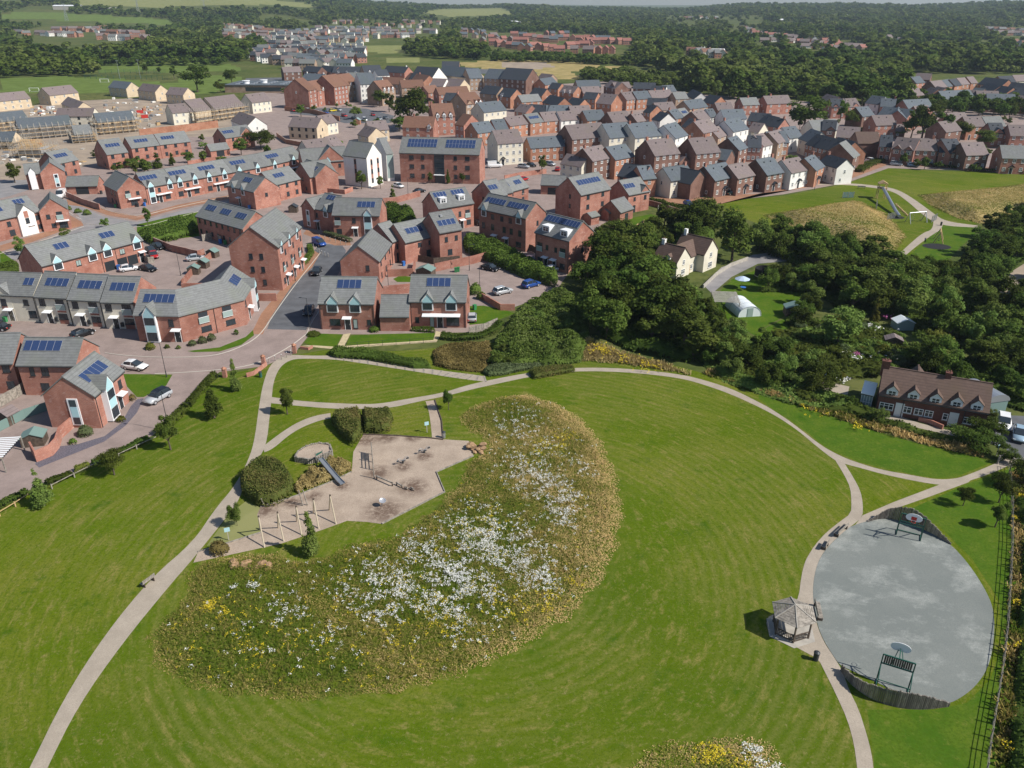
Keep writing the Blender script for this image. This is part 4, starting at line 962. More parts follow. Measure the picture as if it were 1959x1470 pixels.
 H.window('l', 4, 3.8, .7, 1.1, n=1); H.window('l', 4, 6.4, .7, 1.1, n=1)
 H = House('C', 950, 1462, 1108, 1432, 5.4, 8.2, "brick house with cross gable and four solar panels, beside the small walled garden"); L = H.L
 H.wing(0, L, 0, 8.2, 5.4, 'red', 'grey', ov=(.1, 0)); H.wing(.58*L, L, -.04, 7, 5.4, 'red', 'grey', axis='y', pitch=.95); H.solar(.26*L, 4, v=.55, pw=1.0); H.window('f', .3*L, 3.4, .8, 1.0, n=1); H.window('f', .8*L, 3.3, 1, 1.2, yo=-.04); H.dwin(.3*L, z=.1, w=1, h=2)
 H = House('G', 888, 222, 985, 190, 2.9, 6.5, "single-storey brick annexe with grey roof, beside the small walled garden", 'annexe', 'annexe')
 H.wing(0, H.L, 0, 6.5, 2.9, 'red', 'grey'); H.dwin(.5*H.L, z=.1, w=1.6, h=2)
 # big apartment block and white tower
 H = House('B', 1112, 1145, 1712, 1160, 9.6, 10.5, "long red brick apartment block with two double solar arrays and glazed stair", 'apartment block', 'apartment_block'); L = H.L; H.near = True
 H.wing(0, L, 0, 10.5, 9.6, 'red', 'grey'); H.solar(.27*L, 9, rows=2, v=.62, ph=1.75, pw=1.1); H.solar(.75*L, 9, rows=2, v=.62, ph=1.75, pw=1.1)
 for u in (.15, .29, .70, .85):
  for z in (1.6, 4.6, 7.5): H.window('f', u*L, z, 1.5 if u in (.15, .85) else 1.1, 1.3)
 MB().box(.435*L, .56*L, -.12, .1, 0, 9.3).build('stair_glazing', M['glass'], H.root); MB().box(.43*L, .565*L, -1.2, 0, 2.7, 2.85).build('canopy', M['pale'], H.root)
 for z in (3.4, 5.0, 6.6, 8.2): MB().box(.435*L, .56*L, -.18, -.1, z, z+.12).build('glazing_bar', M['steel'], H.root)
 H = House('B', 690, 1162, 866, 1183, 9.6, 7.4, "tall white gabled apartment tower with red slot panels, left of the long brick block", 'apartment block', 'apartment_block'); L = H.L; H.near = True
 H.wing(0, L, 0, 7.4, 9.6, 'white', 'grey', pitch=1.05); H.pitch = 1.05
 for sd, uu in (('f', (.5*L,)), ('r', (2.2, 5.4))):
  for u in uu:
   loc, rz = H.mtx(sd, u, 1.2); MB().box(-.45, .45, -.05, .02, 0, 7.6).build('slot_panel', M['red'], H.root, loc, rz)
   for z in (1.4, 4.3, 7.2): loc, rz = H.mtx(sd, u, z); link('window', win_mesh(.85, 1.3, 'd', 1), H.root, (loc[0]+(.05 if sd == 'r' else 0), loc[1]-(.05 if sd == 'f' else 0), z), rz)
 H = House('B', 1012, 1155, 1066, 1150, 9.0, 12, "grey-roofed glazed link between white tower and brick block", 'link block', 'link_block'); L = H.L; H.wing(0, L, 0, 12, 9.0, 'white', 'grey', ov=(0, 0), pitch=.7); MB().box(.2, L-.1, -.05, .02, 1, 8.6).build('glazing', M['paleglass'], H.root)
def garages_sheds():
 for (t, x1, y1, x2, y2, h, d, w, r, lab) in (
  ('A', 1577, 1132, 1720, 1115, 2.6, 5, 'red', 'grey', "small brick garage with hipless grey roof, behind the long terrace"),
  ('A', 492, 1398, 728, 1392, 2.6, 6, 'red', 'grey', "brick garage with gable, left of the long terrace"),
  ('C', 292, 1385, 470, 1392, 3.0, 6, 'red', 'grey', "dark-doored brick garage beside the small parked cars"),
  ('G', 20, 92, 160, 80, 3.0, 6, 'red', 'grey', "low brick garage behind the seven-panel solar house")):
  H = House(t, x1, y1, x2, y2, h, d, lab, 'garage', 'garage'); H.wing(0, H.L, 0, d, h, w, r); MB().box(.3*H.L, .7*H.L, -.04, .05, .02, 2.2).build('garage_door', M['door'], H.root)
def mid_brick():
 N = dict(ws='d', cols=2)
 S = lambda *a, **k: simple(*a, **{**dict(ws='d', cols=3), **k})
 S('A', 800, 1160, 957, 1140, 5.4, 11, 'red', 'grey', sol=[(.5, 5)], cols=2, side='l', label="detached brick house with dark side wall and five solar panels, behind the carport")
 S('A', 985, 1112, 1196, 1087, 5.2, 8.5, 'red', 'grey', sol=[(.45, 5)], gapr=.02, label="left half of the long brick solar pair before the building site wall")
 S('A', 1198, 1086, 1425, 1060, 5.2, 8.5, 'red', 'grey', sol=[(.35, 5)], gapl=.02, label="right half of the long brick solar pair before the building site wall")
 S('A', 1690, 1037, 1902, 1005, 5.2, 8.2, 'red', 'grey', sol=[(.22, 5)], xg=[(.5, 1.0)], cols=2, label="brick house with right-hand cross gable and solar panels, beside the round tree")
 S('A', 432, 1228, 585, 1196, 5.2, 8.6, 'red', 'grey', sol=[(.45, 5)], cols=2, label="brick house with five solar panels behind the slit-window house, far left")
 H = House('A', 372, 1210, 505, 1345, 0, 0, "x") if False else None
 H = House('A', 300, 1300, 480, 1285, 5.2, 9, "gable-fronted brick house with white-framed slit window, far left beside the white van"); L = H.L; H.near = True
 H.wing(0, L, 0, 9, 5.2, 'red', 'grey', axis='y', pitch=.9); o = MB().box(-.7, .7, -.12, .02, 0, 4.2).build('slit_frame', M['pale'], H.root, (.62*L, 0, .4)); MB().box(-.45, .45, -.15, .02, 1.4, 2.9).build('panel', M['blue'], o)
 for z in (.2, 3.0): link('window', pane_mesh(.9, 1.0, 'd'), o, (0, -.14, z))
 H.wing(-4.2, .05, 1.5, 8, 5.0, 'red', 'grey', axis='x'); H.gdormer(-2.4, w=1.9, zb=.2, tall=True, out=-1.0);
 S('B', 440, 1328, 640, 1296, 5.4, 9, 'red', 'grey', xg=[(.3, .98)], cols=2, label="brick house with front gable and long solar row, left of the white tower")
 S('B', 342, 1285, 482, 1328, 5.4, 8, 'red', 'grey', sol=[(.62, 5)], cols=2, st=1, wins=False, label="side range of the brick solar house left of the white tower", cat='house')
 S('B', 165, 1390, 368, 1340, 5.2, 8.4, 'red', 'grey', sol=[(.42, 4)], cols=3, label="brick house with solar panels right of the twin-dormered gable house")
 H = House('B', -180, 1390, 22, 1440, 5.2, 8.6, "brick house with twin blue dormers and solar panels, left of the white van road", group=None); L = H.L; H.near = True
 H.wing(0, L, 0, 8.6, 5.2, 'red', 'grey'); H.solar(.55*L, 4, v=.62); H.gdormer(.25*L, w=1.5); H.gdormer(.6*L, w=1.5); H.door(.42*L); H.window('r', 4, 3.3, .9, 1)
 S('F', 1822, 106, 1918, 86, 8.0, 8.6, 'red', 'grey', sol=[(.35, 3)], cols=2, st=3, side='l', label="tall brick house with blank left gable wall, behind the seven-panel house")
 S('C', 35, 1445, 200, 1400, 4.6, 7, 'red', 'grey', sol=[(.2, 2), (.7, 3)], cols=2, label="low brick mews house with two small solar arrays")
 S('C', 868, 1318, 1055, 1345, 5.4, 8, 'red', 'dark', cols=3, label="brick house with long near-black roof behind the cross-gabled house", gapr=.02)
 S('C', 1058, 1345, 1158, 1336, 5.6, 8, 'orange', 'slate', cols=1, ws='w', label="narrow brick house with blue-grey roof left of the white house row")
 S('B', 1770, 1475, 1960, 1440, 5.4, 7, 'red', 'grey', sol=[(.4, 4)], cols=2, label="brick house with solar panels and box dormer, behind the parked silver car")
def mid_town():
 f = "# from left in the row facing the far green"
 rowof(f, [
  ('C', 1268, 1357, 1446, 1330, 5.4, 8.0, 'cream', 'slate', dict(door=.5, gd=True, ch=[.93], side='l')),
  ('C', 1597, 1356, 1756, 1320, 5.4, 9.0, 'brown', 'slate', dict(door=.5, gd=True, ch=[.05], rear=[(-.65, .1, 3.5, 11, 4.8, 'dark', 'y')], side='l')),
  ('C', 1768, 1340, 1897, 1312, 5.4, 8.5, 'brown', 'mauve', dict(door=.5, gd=True, ch=[.9])),
  ('D', 65, 1290, 190, 1268, 5.6, 10, 'brown', 'slate', dict(door=.5, gd=True, ch=[.95])),
  ('D', 246, 1276, 373, 1250, 5.4, 8.5, 'white', 'mauve', dict(door=.5, gd=True, ch=[.1], side='l')),
  ('D', 426, 1258, 491, 1224, 5.4, 8.5, 'orange', 'slate', dict(cols=2, door=.4, gd=True, ch=[.9])),
  ('D', 445, 1200, 582, 1240, 5.4, 6.5, 'white', 'dark', dict(ch=[.05], side='r'))])
 g = "# from left in the rows behind the front row"
 rowof(g, [
  ('C', 440, 1228, 598, 1252, 5.2, 7.0, 'cream', 'mauve', dict(side='r', ch=[.97])),
  ('C', 680, 1210, 820, 1182, 7.0, 9, 'brown', 'mauve', dict(ch=[.1], st=3)),
  ('C', 850, 1200, 996, 1172, 6.6, 9, 'orange', 'slate', dict(st=2, cols=4)),
  ('C', 1146, 1170, 1336, 1150, 8.0, 11, 'brown', 'mauve', dict(st=3, cols=4, ch=[.05, .85], rear=[(1.0, 1.3, 3, 10, 5)])),
  ('C', 1456, 1156, 1640, 1140, 8.0, 11, 'brown', 'mauve', dict(st=3, cols=4, ch=[.05, .7], rear=[(1.0, 1.3, 3, 10, 5), (-.42, 0, 3, 10, 5)])),
  ('C', 1776, 1128, 1842, 1106, 8.0, 9, 'brown', 'slate', dict(st=3, cols=2, rear=[(-.95, 0, 1, 8, 5.5, 'slate')])),
  ('C', 1842, 1105, 1945, 1108, 5.4, 9, 'red', 'dark', dict(side='r')),
  ('C', 528, 1047, 803, 1022, 8.0, 11, 'brown', 'mauve', dict(st=3, cols=6, gapr=.02)),
  ('C', 806, 1037, 996, 1020, 8.4, 11, 'cream', 'slate', dict(st=3, cols=4, gapl=.02, gapr=.02)),
  ('C', 1000, 1036, 1196, 1016, 8.4, 11, 'cream', 'slate', dict(st=3, cols=4, ch=[.1], side='r')),
  ('C', 1302, 1040, 1395, 1012, 7.6, 11, 'white', 'slate', dict(st=3, cols=2, side='l')),
  ('C', 1510, 1000, 1626, 976, 7.4, 10, 'orange', 'mauve', dict(st=3, cols=3, ch=[.05])),
  ('C', 1622, 1036, 1692, 1012, 5.0, 8, 'buff', 'mauve', dict(cols=2)),
  ('C', 1735, 991, 1850, 966, 6.4, 10, 'white', 'slate', dict(st=2, cols=3, ch=[.05]))])
 g2 = "# in the second middle rows beyond the cream terrace tops"
 rowof("# from left in the lanes behind the slate garages", [
  ('C', 216, 1112, 474, 1096, 5.2, 8, 'orange', 'slate', dict(cols=5, wins=True)),
  ('C', 62, 946, 212, 926, 5.2, 8, 'orange', 'mauve', dict(cols=3, gapr=.02)),
  ('C', 215, 926, 316, 912, 5.4, 8.6, 'orange', 'grey', dict(cols=2, sol=[(.5, 6)], gapl=.02, gapr=.02)),
  ('C', 318, 912, 440, 902, 5.4, 8.6, 'orange', 'mauve', dict(cols=2, gapl=.02, gapr=.02)),
  ('C', 444, 906, 581, 896, 5.4, 8.6, 'white', 'mauve', dict(cols=3, gapl=.02)),
  ('C', 642, 906, 785, 896, 5.4, 9.5, 'orange', 'slate', dict(cols=3)),
  ('C', 832, 918, 976, 906, 5.4, 9.5, 'brown', 'mauve', dict(cols=3)),
  ('C', 1012, 915, 1080, 906, 5.4, 8, 'brown', 'mauve', dict(cols=2, ch=[.1])),
  ('C', 1060, 840, 1112, 850, 5.4, 8, 'orange', 'dark', dict(cols=2)),
  ('C', 1125, 893, 1186, 912, 5.4, 8, 'white', 'dark', dict(cols=2, side='r')),
  ('C', 1300, 892, 1365, 882, 5.6, 8.5, 'orange', 'slate', dict(cols=2, ch=[.1], gapr=.02)),
  ('C', 1367, 882, 1422, 872, 5.6, 8.5, 'orange', 'grey', dict(cols=2, sol=[(.5, 4)], gapl=.02)),
  ('C', 1482, 906, 1562, 886, 5.6, 9, 'brown', 'mauve', dict(cols=2, ch=[.15])),
  ('C', 1562, 880, 1616, 876, 5.6, 8, 'white', 'slate', dict(cols=2)),
  ('C', 1350, 950, 1438, 965, 5.4, 8, 'orange', 'dark', dict(cols=2))])
 rowof("# from left below the woodland edge", [
  ('C', 1668, 896, 1836, 890, 6.4, 9, 'white', 'slate', dict(cols=4)),
  ('C', 1840, 906, 1990, 918, 5.4, 8, 'red', 'dark', dict(cols=4)),
  ('C', 1590, 895, 1650, 905, 5.2, 8, 'red', 'dark', dict(cols=2)),
  ('C', 1840, 985, 1925, 995, 5.0, 8, 'cream', 'mauve', dict(cols=2)),
  ('C', 1410, 820, 1545, 800, 5.4, 9, 'buff', 'slate', dict(cols=3)),
  ('C', 1498, 765, 1585, 782, 5.4, 9, 'orange', 'dark', dict(cols=2)),
  ('C', 1376, 715, 1440, 745, 5.4, 8, 'white', 'dark', dict(cols=2, side='r')),
  ('C', 1305, 745, 1400, 740, 5.2, 8, 'buff', 'grey', dict(cols=2)),
  ('C', 1808, 790, 1932, 785, 5.2, 8, 'red', 'grey', dict(cols=3, ch=[.5]))])
 rowof("# from left in the orange back terraces", [
  ('C', 935, 752, 1010, 744, 5.6, 9, 'orange', 'mauve', dict(cols=3, gapr=.02)),
  ('C', 1012, 746, 1125, 738, 5.6, 9, 'orange', 'slate', dict(cols=3, gapl=.02, gapr=.02)),
  ('C', 1127, 738, 1290, 728, 5.6, 9, 'orange', 'mauve', dict(cols=5, gapl=.02, ch=[.3, .7])),
  ('C', 706, 775, 820, 785, 6.2, 11, 'orange', 'mauve', dict(cols=3, side='r')),
  ('C', 482, 782, 575, 798, 5.2, 8, 'orange', 'dark', dict(cols=3)),
  ('C', 605, 742, 700, 748, 5.2, 8, 'orange', 'dark', dict(cols=3)),
  ('C', 305, 768, 412, 795, 5.6, 9, 'orange', 'dark', dict(cols=3, side='r')),
  ('C', 150, 768, 300, 757, 5.2, 8, 'orange', 'grey', dict(cols=3)),
  ('C', 95, 835, 180, 848, 5.2, 8, 'red', 'mauve', dict(cols=2)),
  ('C', 182, 840, 335, 850, 5.2, 8, 'red', 'dark', dict(cols=4)),
  ('C', 335, 850, 520, 850, 5.2, 8, 'red', 'slate', dict(cols=4)),
  ('C', 205, 712, 300, 722, 5.4, 9, 'orange', 'dark', dict(cols=3)),
  ('C', 345, 665, 420, 672, 5.4, 8, 'orange', 'dark', dict(cols=2, side='r')),
  ('C', 432, 692, 535, 702, 5.4, 9, 'orange', 'mauve', dict(cols=2, dm=[.3, .7], side='r'))])
 rowof("# from left in the rows before the earth plots", [
  ('C', 325, 640, 420, 625, 5.4, 9, 'orange', 'slate', dict(cols=2)),
  ('C', 570, 655, 745, 650, 5.4, 9, 'buff', 'slate', dict(cols=3)),
  ('C', 610, 700, 745, 695, 5.2, 8, 'brown', 'mauve', dict(cols=3)),
  ('C', 765, 650, 850, 668, 5.4, 9, 'brown', 'mauve', dict(cols=2)),
  ('C', 850, 665, 972, 660, 5.4, 8, 'brown', 'mauve', dict(cols=2)),
  ('C', 985, 665, 1150, 668, 5.2, 8, 'brown', 'dark', dict(cols=3)),
  ('C', 1225, 690, 1310, 685, 5.0, 8, 'white', 'slate', dict(cols=2)),
  ('C', 1110, 690, 1220, 695, 5.0, 8, 'white', 'dark', dict(cols=2)),
  ('C', 1085, 790, 1230, 795, 5.2, 8, 'brown', 'dark', dict(cols=3)),
  ('C', 1170, 830, 1310, 820, 5.2, 8, 'buff', 'mauve', dict(cols=3)),
  ('C', 520, 855, 670, 850, 5.2, 8, 'brown', 'mauve', dict(cols=3)),
  ('C', 265, 590, 350, 600, 5.0, 8, 'buff', 'mauve', dict(cols=2)),
  ('C', 1620, 830, 1740, 825, 5.0, 8, 'brown', 'mauve', dict(cols=3))])
 rowof("# from left along the market car park", [
  ('B', 430, 682, 492, 668, 9.6, 15, 'red', 'rust', dict(st=4, cols=2, gapr=.02)),
  ('B', 497, 682, 582, 666, 8.6, 12, 'red', 'rust', dict(st=3, cols=2, gapl=.02, dm=[.5])),
  ('B', 622, 656, 726, 640, 10, 15, 'red', 'rust', dict(st=4, cols=4, gapr=.02)),
  ('B', 727, 640, 815, 626, 9.6, 14, 'buff', 'rust', dict(st=3, cols=3, gapl=.02, gapr=.02, dm=[.25, .75])),
  ('B', 820, 634, 936, 629, 10.4, 14, 'white', 'slate', dict(st=4, cols=4, gapl=.02)),
  ('B', 980, 680, 1082, 668, 8.4, 12, 'buff', 'rust', dict(st=3, cols=3, dm=[.2, .5, .8]))])
 simple('B', 935, 640, 980, 640, 9.6, 10, 'white', 'slate', cols=2, st=3, label="narrow glass-fronted stair tower beside the white market building", cat='tower', name='stair_tower')
 rowof("# from left right of the big round tree", [
  ('B', 1368, 876, 1530, 870, 8.2, 12, 'red', 'rust', dict(st=3, cols=3, dm=[.2, .5, .8], ch=[-.05, .05])),
  ('B', 1135, 955, 1365, 960, 5.2, 10, 'red', 'rust', dict(st=2, cols=3, dm=[.88], ch=[.3], side='l')),
  ('B', 1612, 786, 1742, 770, 8.2, 12, 'buff', 'rust', dict(st=3, cols=4, xg=[(.05, .4)], dm=[.58, .82], ch=[.02])),
  ('B', 1746, 845, 1916, 826, 6.4, 10, 'cream', 'slate', dict(st=2, cols=4, ch=[.9])),
  ('B', 1700, 1000, 1832, 984, 5.4, 9, 'orange', 'slate', dict(cols=3, side='l')),
  ('B', 1835, 975, 1930, 968, 5.4, 9, 'orange', 'slate', dict(cols=2)),
  ('B', 1530, 935, 1595, 945, 6.4, 10, 'red', 'rust', dict(cols=2, st=2)),
  ('B', 1850, 1080, 2040, 1066, 7.8, 10, 'cream', 'mauve', dict(st=3, cols=4, door=.2, gd=True)),
  ('B', 1850, 720, 1945, 732, 6.0, 10, 'orange', 'dark', dict(st=2, cols=2, dm=[.3], side='r')),
  ('B', 1715, 700, 1840, 712, 6.0, 10, 'buff', 'dark', dict(st=2, cols=2, side='r'))])
 # rust roofed square and large grey ranges behind
 rowof("# from left in the rust-roofed cluster", [
  ('B', 1130, 660, 1300, 655, 6.2, 10, 'buff', 'rust', dict(cols=3)),
  ('B', 1150, 595, 1290, 620, 6.0, 10, 'orange', 'rust', dict(cols=3, ch=[.5])),
  ('B', 1330, 700, 1420, 690, 5.4, 9, 'red', 'rust', dict(cols=2)),
  ('B', 1455, 660, 1590, 655, 5.4, 9, 'red', 'rust', dict(cols=3, ch=[.9])),
  ('B', 1410, 712, 1640, 700, 5.4, 9, 'red', 'rust', dict(cols=5)),
  ('B', 1440, 755, 1560, 760, 5.4, 9, 'brown', 'dark', dict(cols=3)),
  ('B', 955, 625, 1120, 635, 6.2, 9, 'buff', 'rust', dict(cols=3)),
  ('B', 950, 570, 1040, 565, 6.2, 9, 'white', 'dark', dict(cols=2, side='r'))])
 simple('B', 1640, 590, 1740, 586, 8, 14, 'buff', 'slate', cols=3, st=3, label="pale end of the long curved care block with slate roof", name='apartment_block', cat='apartment block', gapr=.02)
 simple('B', 1742, 588, 1960, 600, 8, 14, 'buff', 'slate', cols=6, st=3, label="middle of the long curved buff apartment range with slate roof", name='apartment_block', cat='apartment block', gapl=.02, gapr=.02)
 simple('C', -20, 592, 180, 605, 8.4, 16, 'brown', 'dark', cols=5, st=3, label="right end of the long curved apartment range, orange brick end wall", name='apartment_block', cat='apartment block', gapl=.02)
 simple('B', 1390, 560, 1630, 585, 8, 14, 'sand', 'slate', cols=4, st=2, label="broad pale grey roofed hall left of the curved range", name='hall', cat='hall')
 simple('B', 1190, 590, 1350, 600, 7, 18, 'white', 'dark', cols=3, st=2, label="big dark pyramid-like roof behind the rust cluster", name='hall', cat='hall')
 simple('B', 1340, 645, 1440, 650, 7, 10, 'white', 'mauve', cols=2, st=2, label="steep mauve roofed house left of the smooth pair, by the curved range")
 simple('B', 1445, 645, 1560, 655, 7, 10, 'sand', 'mauve', cols=2, st=2, label="steep mauve roofed house right of the smooth pair, by the curved range")
 simple('B', 1430, 525, 1560, 525, 7, 14, 'red', 'dark', cols=3, st=2, label="dark gabled roof rising behind the curved range")
 rowof("# from left in the row behind the market", [
  ('B', 245, 545, 380, 540, 6, 9, 'brown', 'mauve', dict(cols=3)), ('B', 385, 535, 500, 545, 6, 9, 'brown', 'dark', dict(cols=3)),
  ('B', 505, 530, 620, 545, 6, 9, 'red', 'dark', dict(cols=3)), ('B', 610, 545, 830, 548, 6, 10, 'red', 'dark', dict(cols=4, dm=[.2, .5, .8])),
  ('B', 850, 545, 985, 540, 7, 11, 'buff', 'dark', dict(cols=3, dm=[.3, .7])), ('B', 990, 540, 1150, 550, 6.5, 10, 'red', 'dark', dict(cols=3, ch=[.9], chm='white')),
  ('B', 720, 590, 860, 592, 5, 9, 'white', 'grey', dict(cols=2)), ('B', 375, 600, 530, 608, 4.5, 10, 'sand', 'slate', dict(cols=2, ch=[.1, .9], chm='white'))])
 # houses right of centre
 rowof("# from left around the dark stepped slate row", [
  ('D', 350, 1064, 432, 1084, 5.2, 9, 'orange', 'dark', dict(cols=3, gapr=.02)), ('D', 414, 1084, 506, 1104, 5.2, 9, 'orange', 'dark', dict(cols=3)),
  ('D', 490, 1098, 612, 1134, 5.2, 10, 'orange', 'dark', dict(cols=3, side='r')), ('D', 702, 1165, 748, 1140, 5.6, 11, 'brown', 'grey', dict(cols=1, gd=True)),
  ('D', 232, 1020, 330, 1008, 5.6, 9, 'white', 'slate', dict(cols=2, side='r')), ('D', 88, 1055, 230, 1050, 5.4, 9, 'orange', 'slate', dict(cols=3)),
  ('D', 148, 1058, 232, 1032, 5.8, 9, 'buff', 'mauve', dict(cols=3)), ('D', 40, 1080, 108, 1062, 5.6, 9, 'white', 'mauve', dict(cols=2)),
  ('D', 0, 900, 90, 925, 5.2, 8, 'red', 'dark', dict(cols=2)), ('D', 40, 925, 150, 940, 5.2, 8, 'red', 'dark', dict(cols=2, side='r', ch=[.95])),
  ('D', 300, 1020, 378, 1050, 5.6, 9, 'cream', 'slate', dict(cols=2)), ('D', 412, 965, 610, 955, 5.2, 9, 'cream', 'grey', dict(cols=2)),
  ('D', 470, 960, 572, 965, 5.4, 9, 'brown', 'dark', dict(cols=1, xg=[(.3, 1)])), ('D', 575, 1010, 740, 1020, 5.4, 9, 'red', 'mauve', dict(cols=4))])
 rowof("# from left above the far green", [
  ('D', 738, 1057, 905, 1057, 5.4, 9, 'brown', 'oldtile', dict(cols=1, wins=False)),
  ('D', 895, 1080, 985, 1085, 5.4, 9, 'red', 'dark', dict(cols=2, door=.3)),
  ('D', 985, 1095, 1150, 1112, 5.4, 9, 'red', 'mauve', dict(cols=3, xg=[(.05, .45), (.55, .95)])),
  ('D', 1152, 1108, 1322, 1112, 5.4, 9, 'red', 'mauve', dict(cols=3, door=.5, gd=True, ch=[.9])),
  ('D', 1335, 1120, 1418, 1125, 5.2, 10, 'red', 'dark', dict(cols=1)),
  ('D', 1412, 1130, 1522, 1122, 5.2, 10, 'red', 'dark', dict(cols=2, xg=[(.05, .95)], door=.2)),
  ('D', 1535, 1145, 1700, 1140, 5.4, 9, 'brown', 'mauve', dict(cols=3, door=.5, gd=True)),
  ('D', 1800, 1165, 1990, 1170, 5.4, 9, 'red', 'grey', dict(cols=3, door=.45, gd=True))])
 rowof("# from left among the scattered right-hand houses", [
  ('D', 870, 925, 1020, 920, 5.6, 9, 'red', 'mauve', dict(cols=3, side='l')), ('D', 1095, 880, 1100, 850, 5.6, 9, 'red', 'slate', dict(cols=1)),
  ('D', 770, 860, 860, 850, 5.6, 9, 'brown', 'slate', dict(cols=2)), ('D', 880, 850, 1095, 875, 5.6, 9, 'red', 'slate', dict(cols=3)),
  ('D', 545, 790, 655, 790, 5.6, 9, 'red', 'dark', dict(cols=2, xg=[(.05, .5)])), ('D', 660, 790, 755, 785, 5.6, 9, 'red', 'mauve', dict(cols=2, xg=[(.4, .9)])),
  ('D', 790, 760, 890, 772, 5.6, 9, 'white', 'slate', dict(cols=2)), ('D', 900, 785, 1010, 790, 5.4, 9, 'red', 'slate', dict(cols=2, ch=[.9])),
  ('D', 68, 768, 250, 760, 5.4, 9, 'red', 'mauve', dict(cols=3, ch=[.3])), ('D', 440, 745, 530, 770, 5.4, 9, 'red', 'mauve', dict(cols=2)),
  ('D', 1110, 835, 1185, 850, 5.4, 9, 'red', 'slate', dict(cols=2)), ('D', 1185, 850, 1290, 845, 5.4, 9, 'orange', 'mauve', dict(cols=2)),
  ('D', 980, 965, 1085, 965, 3.0, 6, 'brown', 'mauve', dict(cols=1, st=1)), ('D', 1105, 800, 1290, 790, 5.4, 9, 'red', 'slate', dict(cols=3))])
 rowof("# from left in the far right cluster", [
  ('D', 1385, 975, 1500, 960, 5.4, 9, 'brown', 'mauve', dict(cols=2)), ('D', 1545, 935, 1690, 930, 5.6, 9, 'orange', 'mauve', dict(cols=3, door=.2)),
  ('D', 1690, 935, 1825, 930, 5.4, 9, 'red', 'grey', dict(cols=2)), ('D', 1720, 985, 1820, 985, 5.4, 9, 'red', 'dark', dict(cols=2, xg=[(.05, .95)])),
  ('D', 1860, 1000, 1980, 1002, 5.4, 9, 'red', 'mauve', dict(cols=2, side='l')), ('D', 1430, 905, 1560, 900, 5.4, 9, 'red', 'mauve', dict(cols=3))])
 rowof("# from left on the hill estate by the wood", [
  ('D', 1068, 610, 1150, 606, 5.6, 9, 'brown', 'slate', dict(cols=2)), ('D', 1165, 615, 1230, 608, 5.6, 9, 'red', 'slate', dict(cols=2)), ('D', 1155, 585, 1265, 590, 7, 9, 'brown', 'mauve', dict(cols=2)),
  ('D', 1135, 710, 1225, 700, 5, 9, 'brown', 'mauve', dict(cols=2)), ('D', 1205, 690, 1265, 705, 5, 9, 'orange', 'mauve', dict(cols=2)), ('D', 1255, 685, 1320, 698, 5, 9, 'orange', 'mauve', dict(cols=2)),
  ('D', 1310, 650, 1395, 640, 6, 9, 'red', 'mauve', dict(cols=2)), ('D', 1397, 640, 1450, 632, 6, 9, 'orange', 'slate', dict(cols=2)), ('D', 1450, 635, 1500, 628, 6, 9, 'orange', 'dark', dict(cols=1)),
  ('D', 1500, 625, 1560, 620, 6, 9, 'orange', 'mauve', dict(cols=2)), ('D', 1570, 615, 1620, 612, 6, 9, 'orange', 'mauve', dict(cols=1)),
  ('D', 1370, 735, 1600, 722, 5, 10, 'brown', 'slate', dict(cols=4)), ('D', 1485, 715, 1600, 722, 5, 9, 'brown', 'mauve', dict(cols=2)), ('D', 1615, 725, 1780, 728, 5, 9, 'brown', 'mauve', dict(cols=3))])
 rowof("# from left on the right-edge hill estate", [
  ('D', 1620, 620, 1790, 640, 5.4, 10, 'orange', 'dark', dict(cols=3, side='r')), ('D', 1620, 660, 1720, 680, 5, 9, 'orange', 'dark', dict(cols=3, side='r')), ('D', 1730, 680, 1820, 695, 5, 9, 'orange', 'dark', dict(cols=3, side='r')),
  ('D', 1800, 610, 1900, 605, 5.4, 9, 'orange', 'dark', dict(cols=3)), ('D', 1830, 655, 1950, 665, 5, 9, 'orange', 'dark', dict(cols=3, side='r')), ('D', 1840, 695, 1990, 705, 5, 9, 'orange', 'dark', dict(cols=3)),
  ('D', 1690, 755, 1900, 760, 5, 10, 'brown', 'slate', dict(cols=4)), ('D', 1900, 600, 1990, 598, 5.4, 9, 'cream', 'mauve', dict(cols=2)), ('D', 1880, 760, 1990, 770, 5, 9, 'orange', 'mauve', dict(cols=3)),
  ('D', 1550, 690, 1620, 700, 5, 8, 'brown', 'grey', dict(cols=2))])
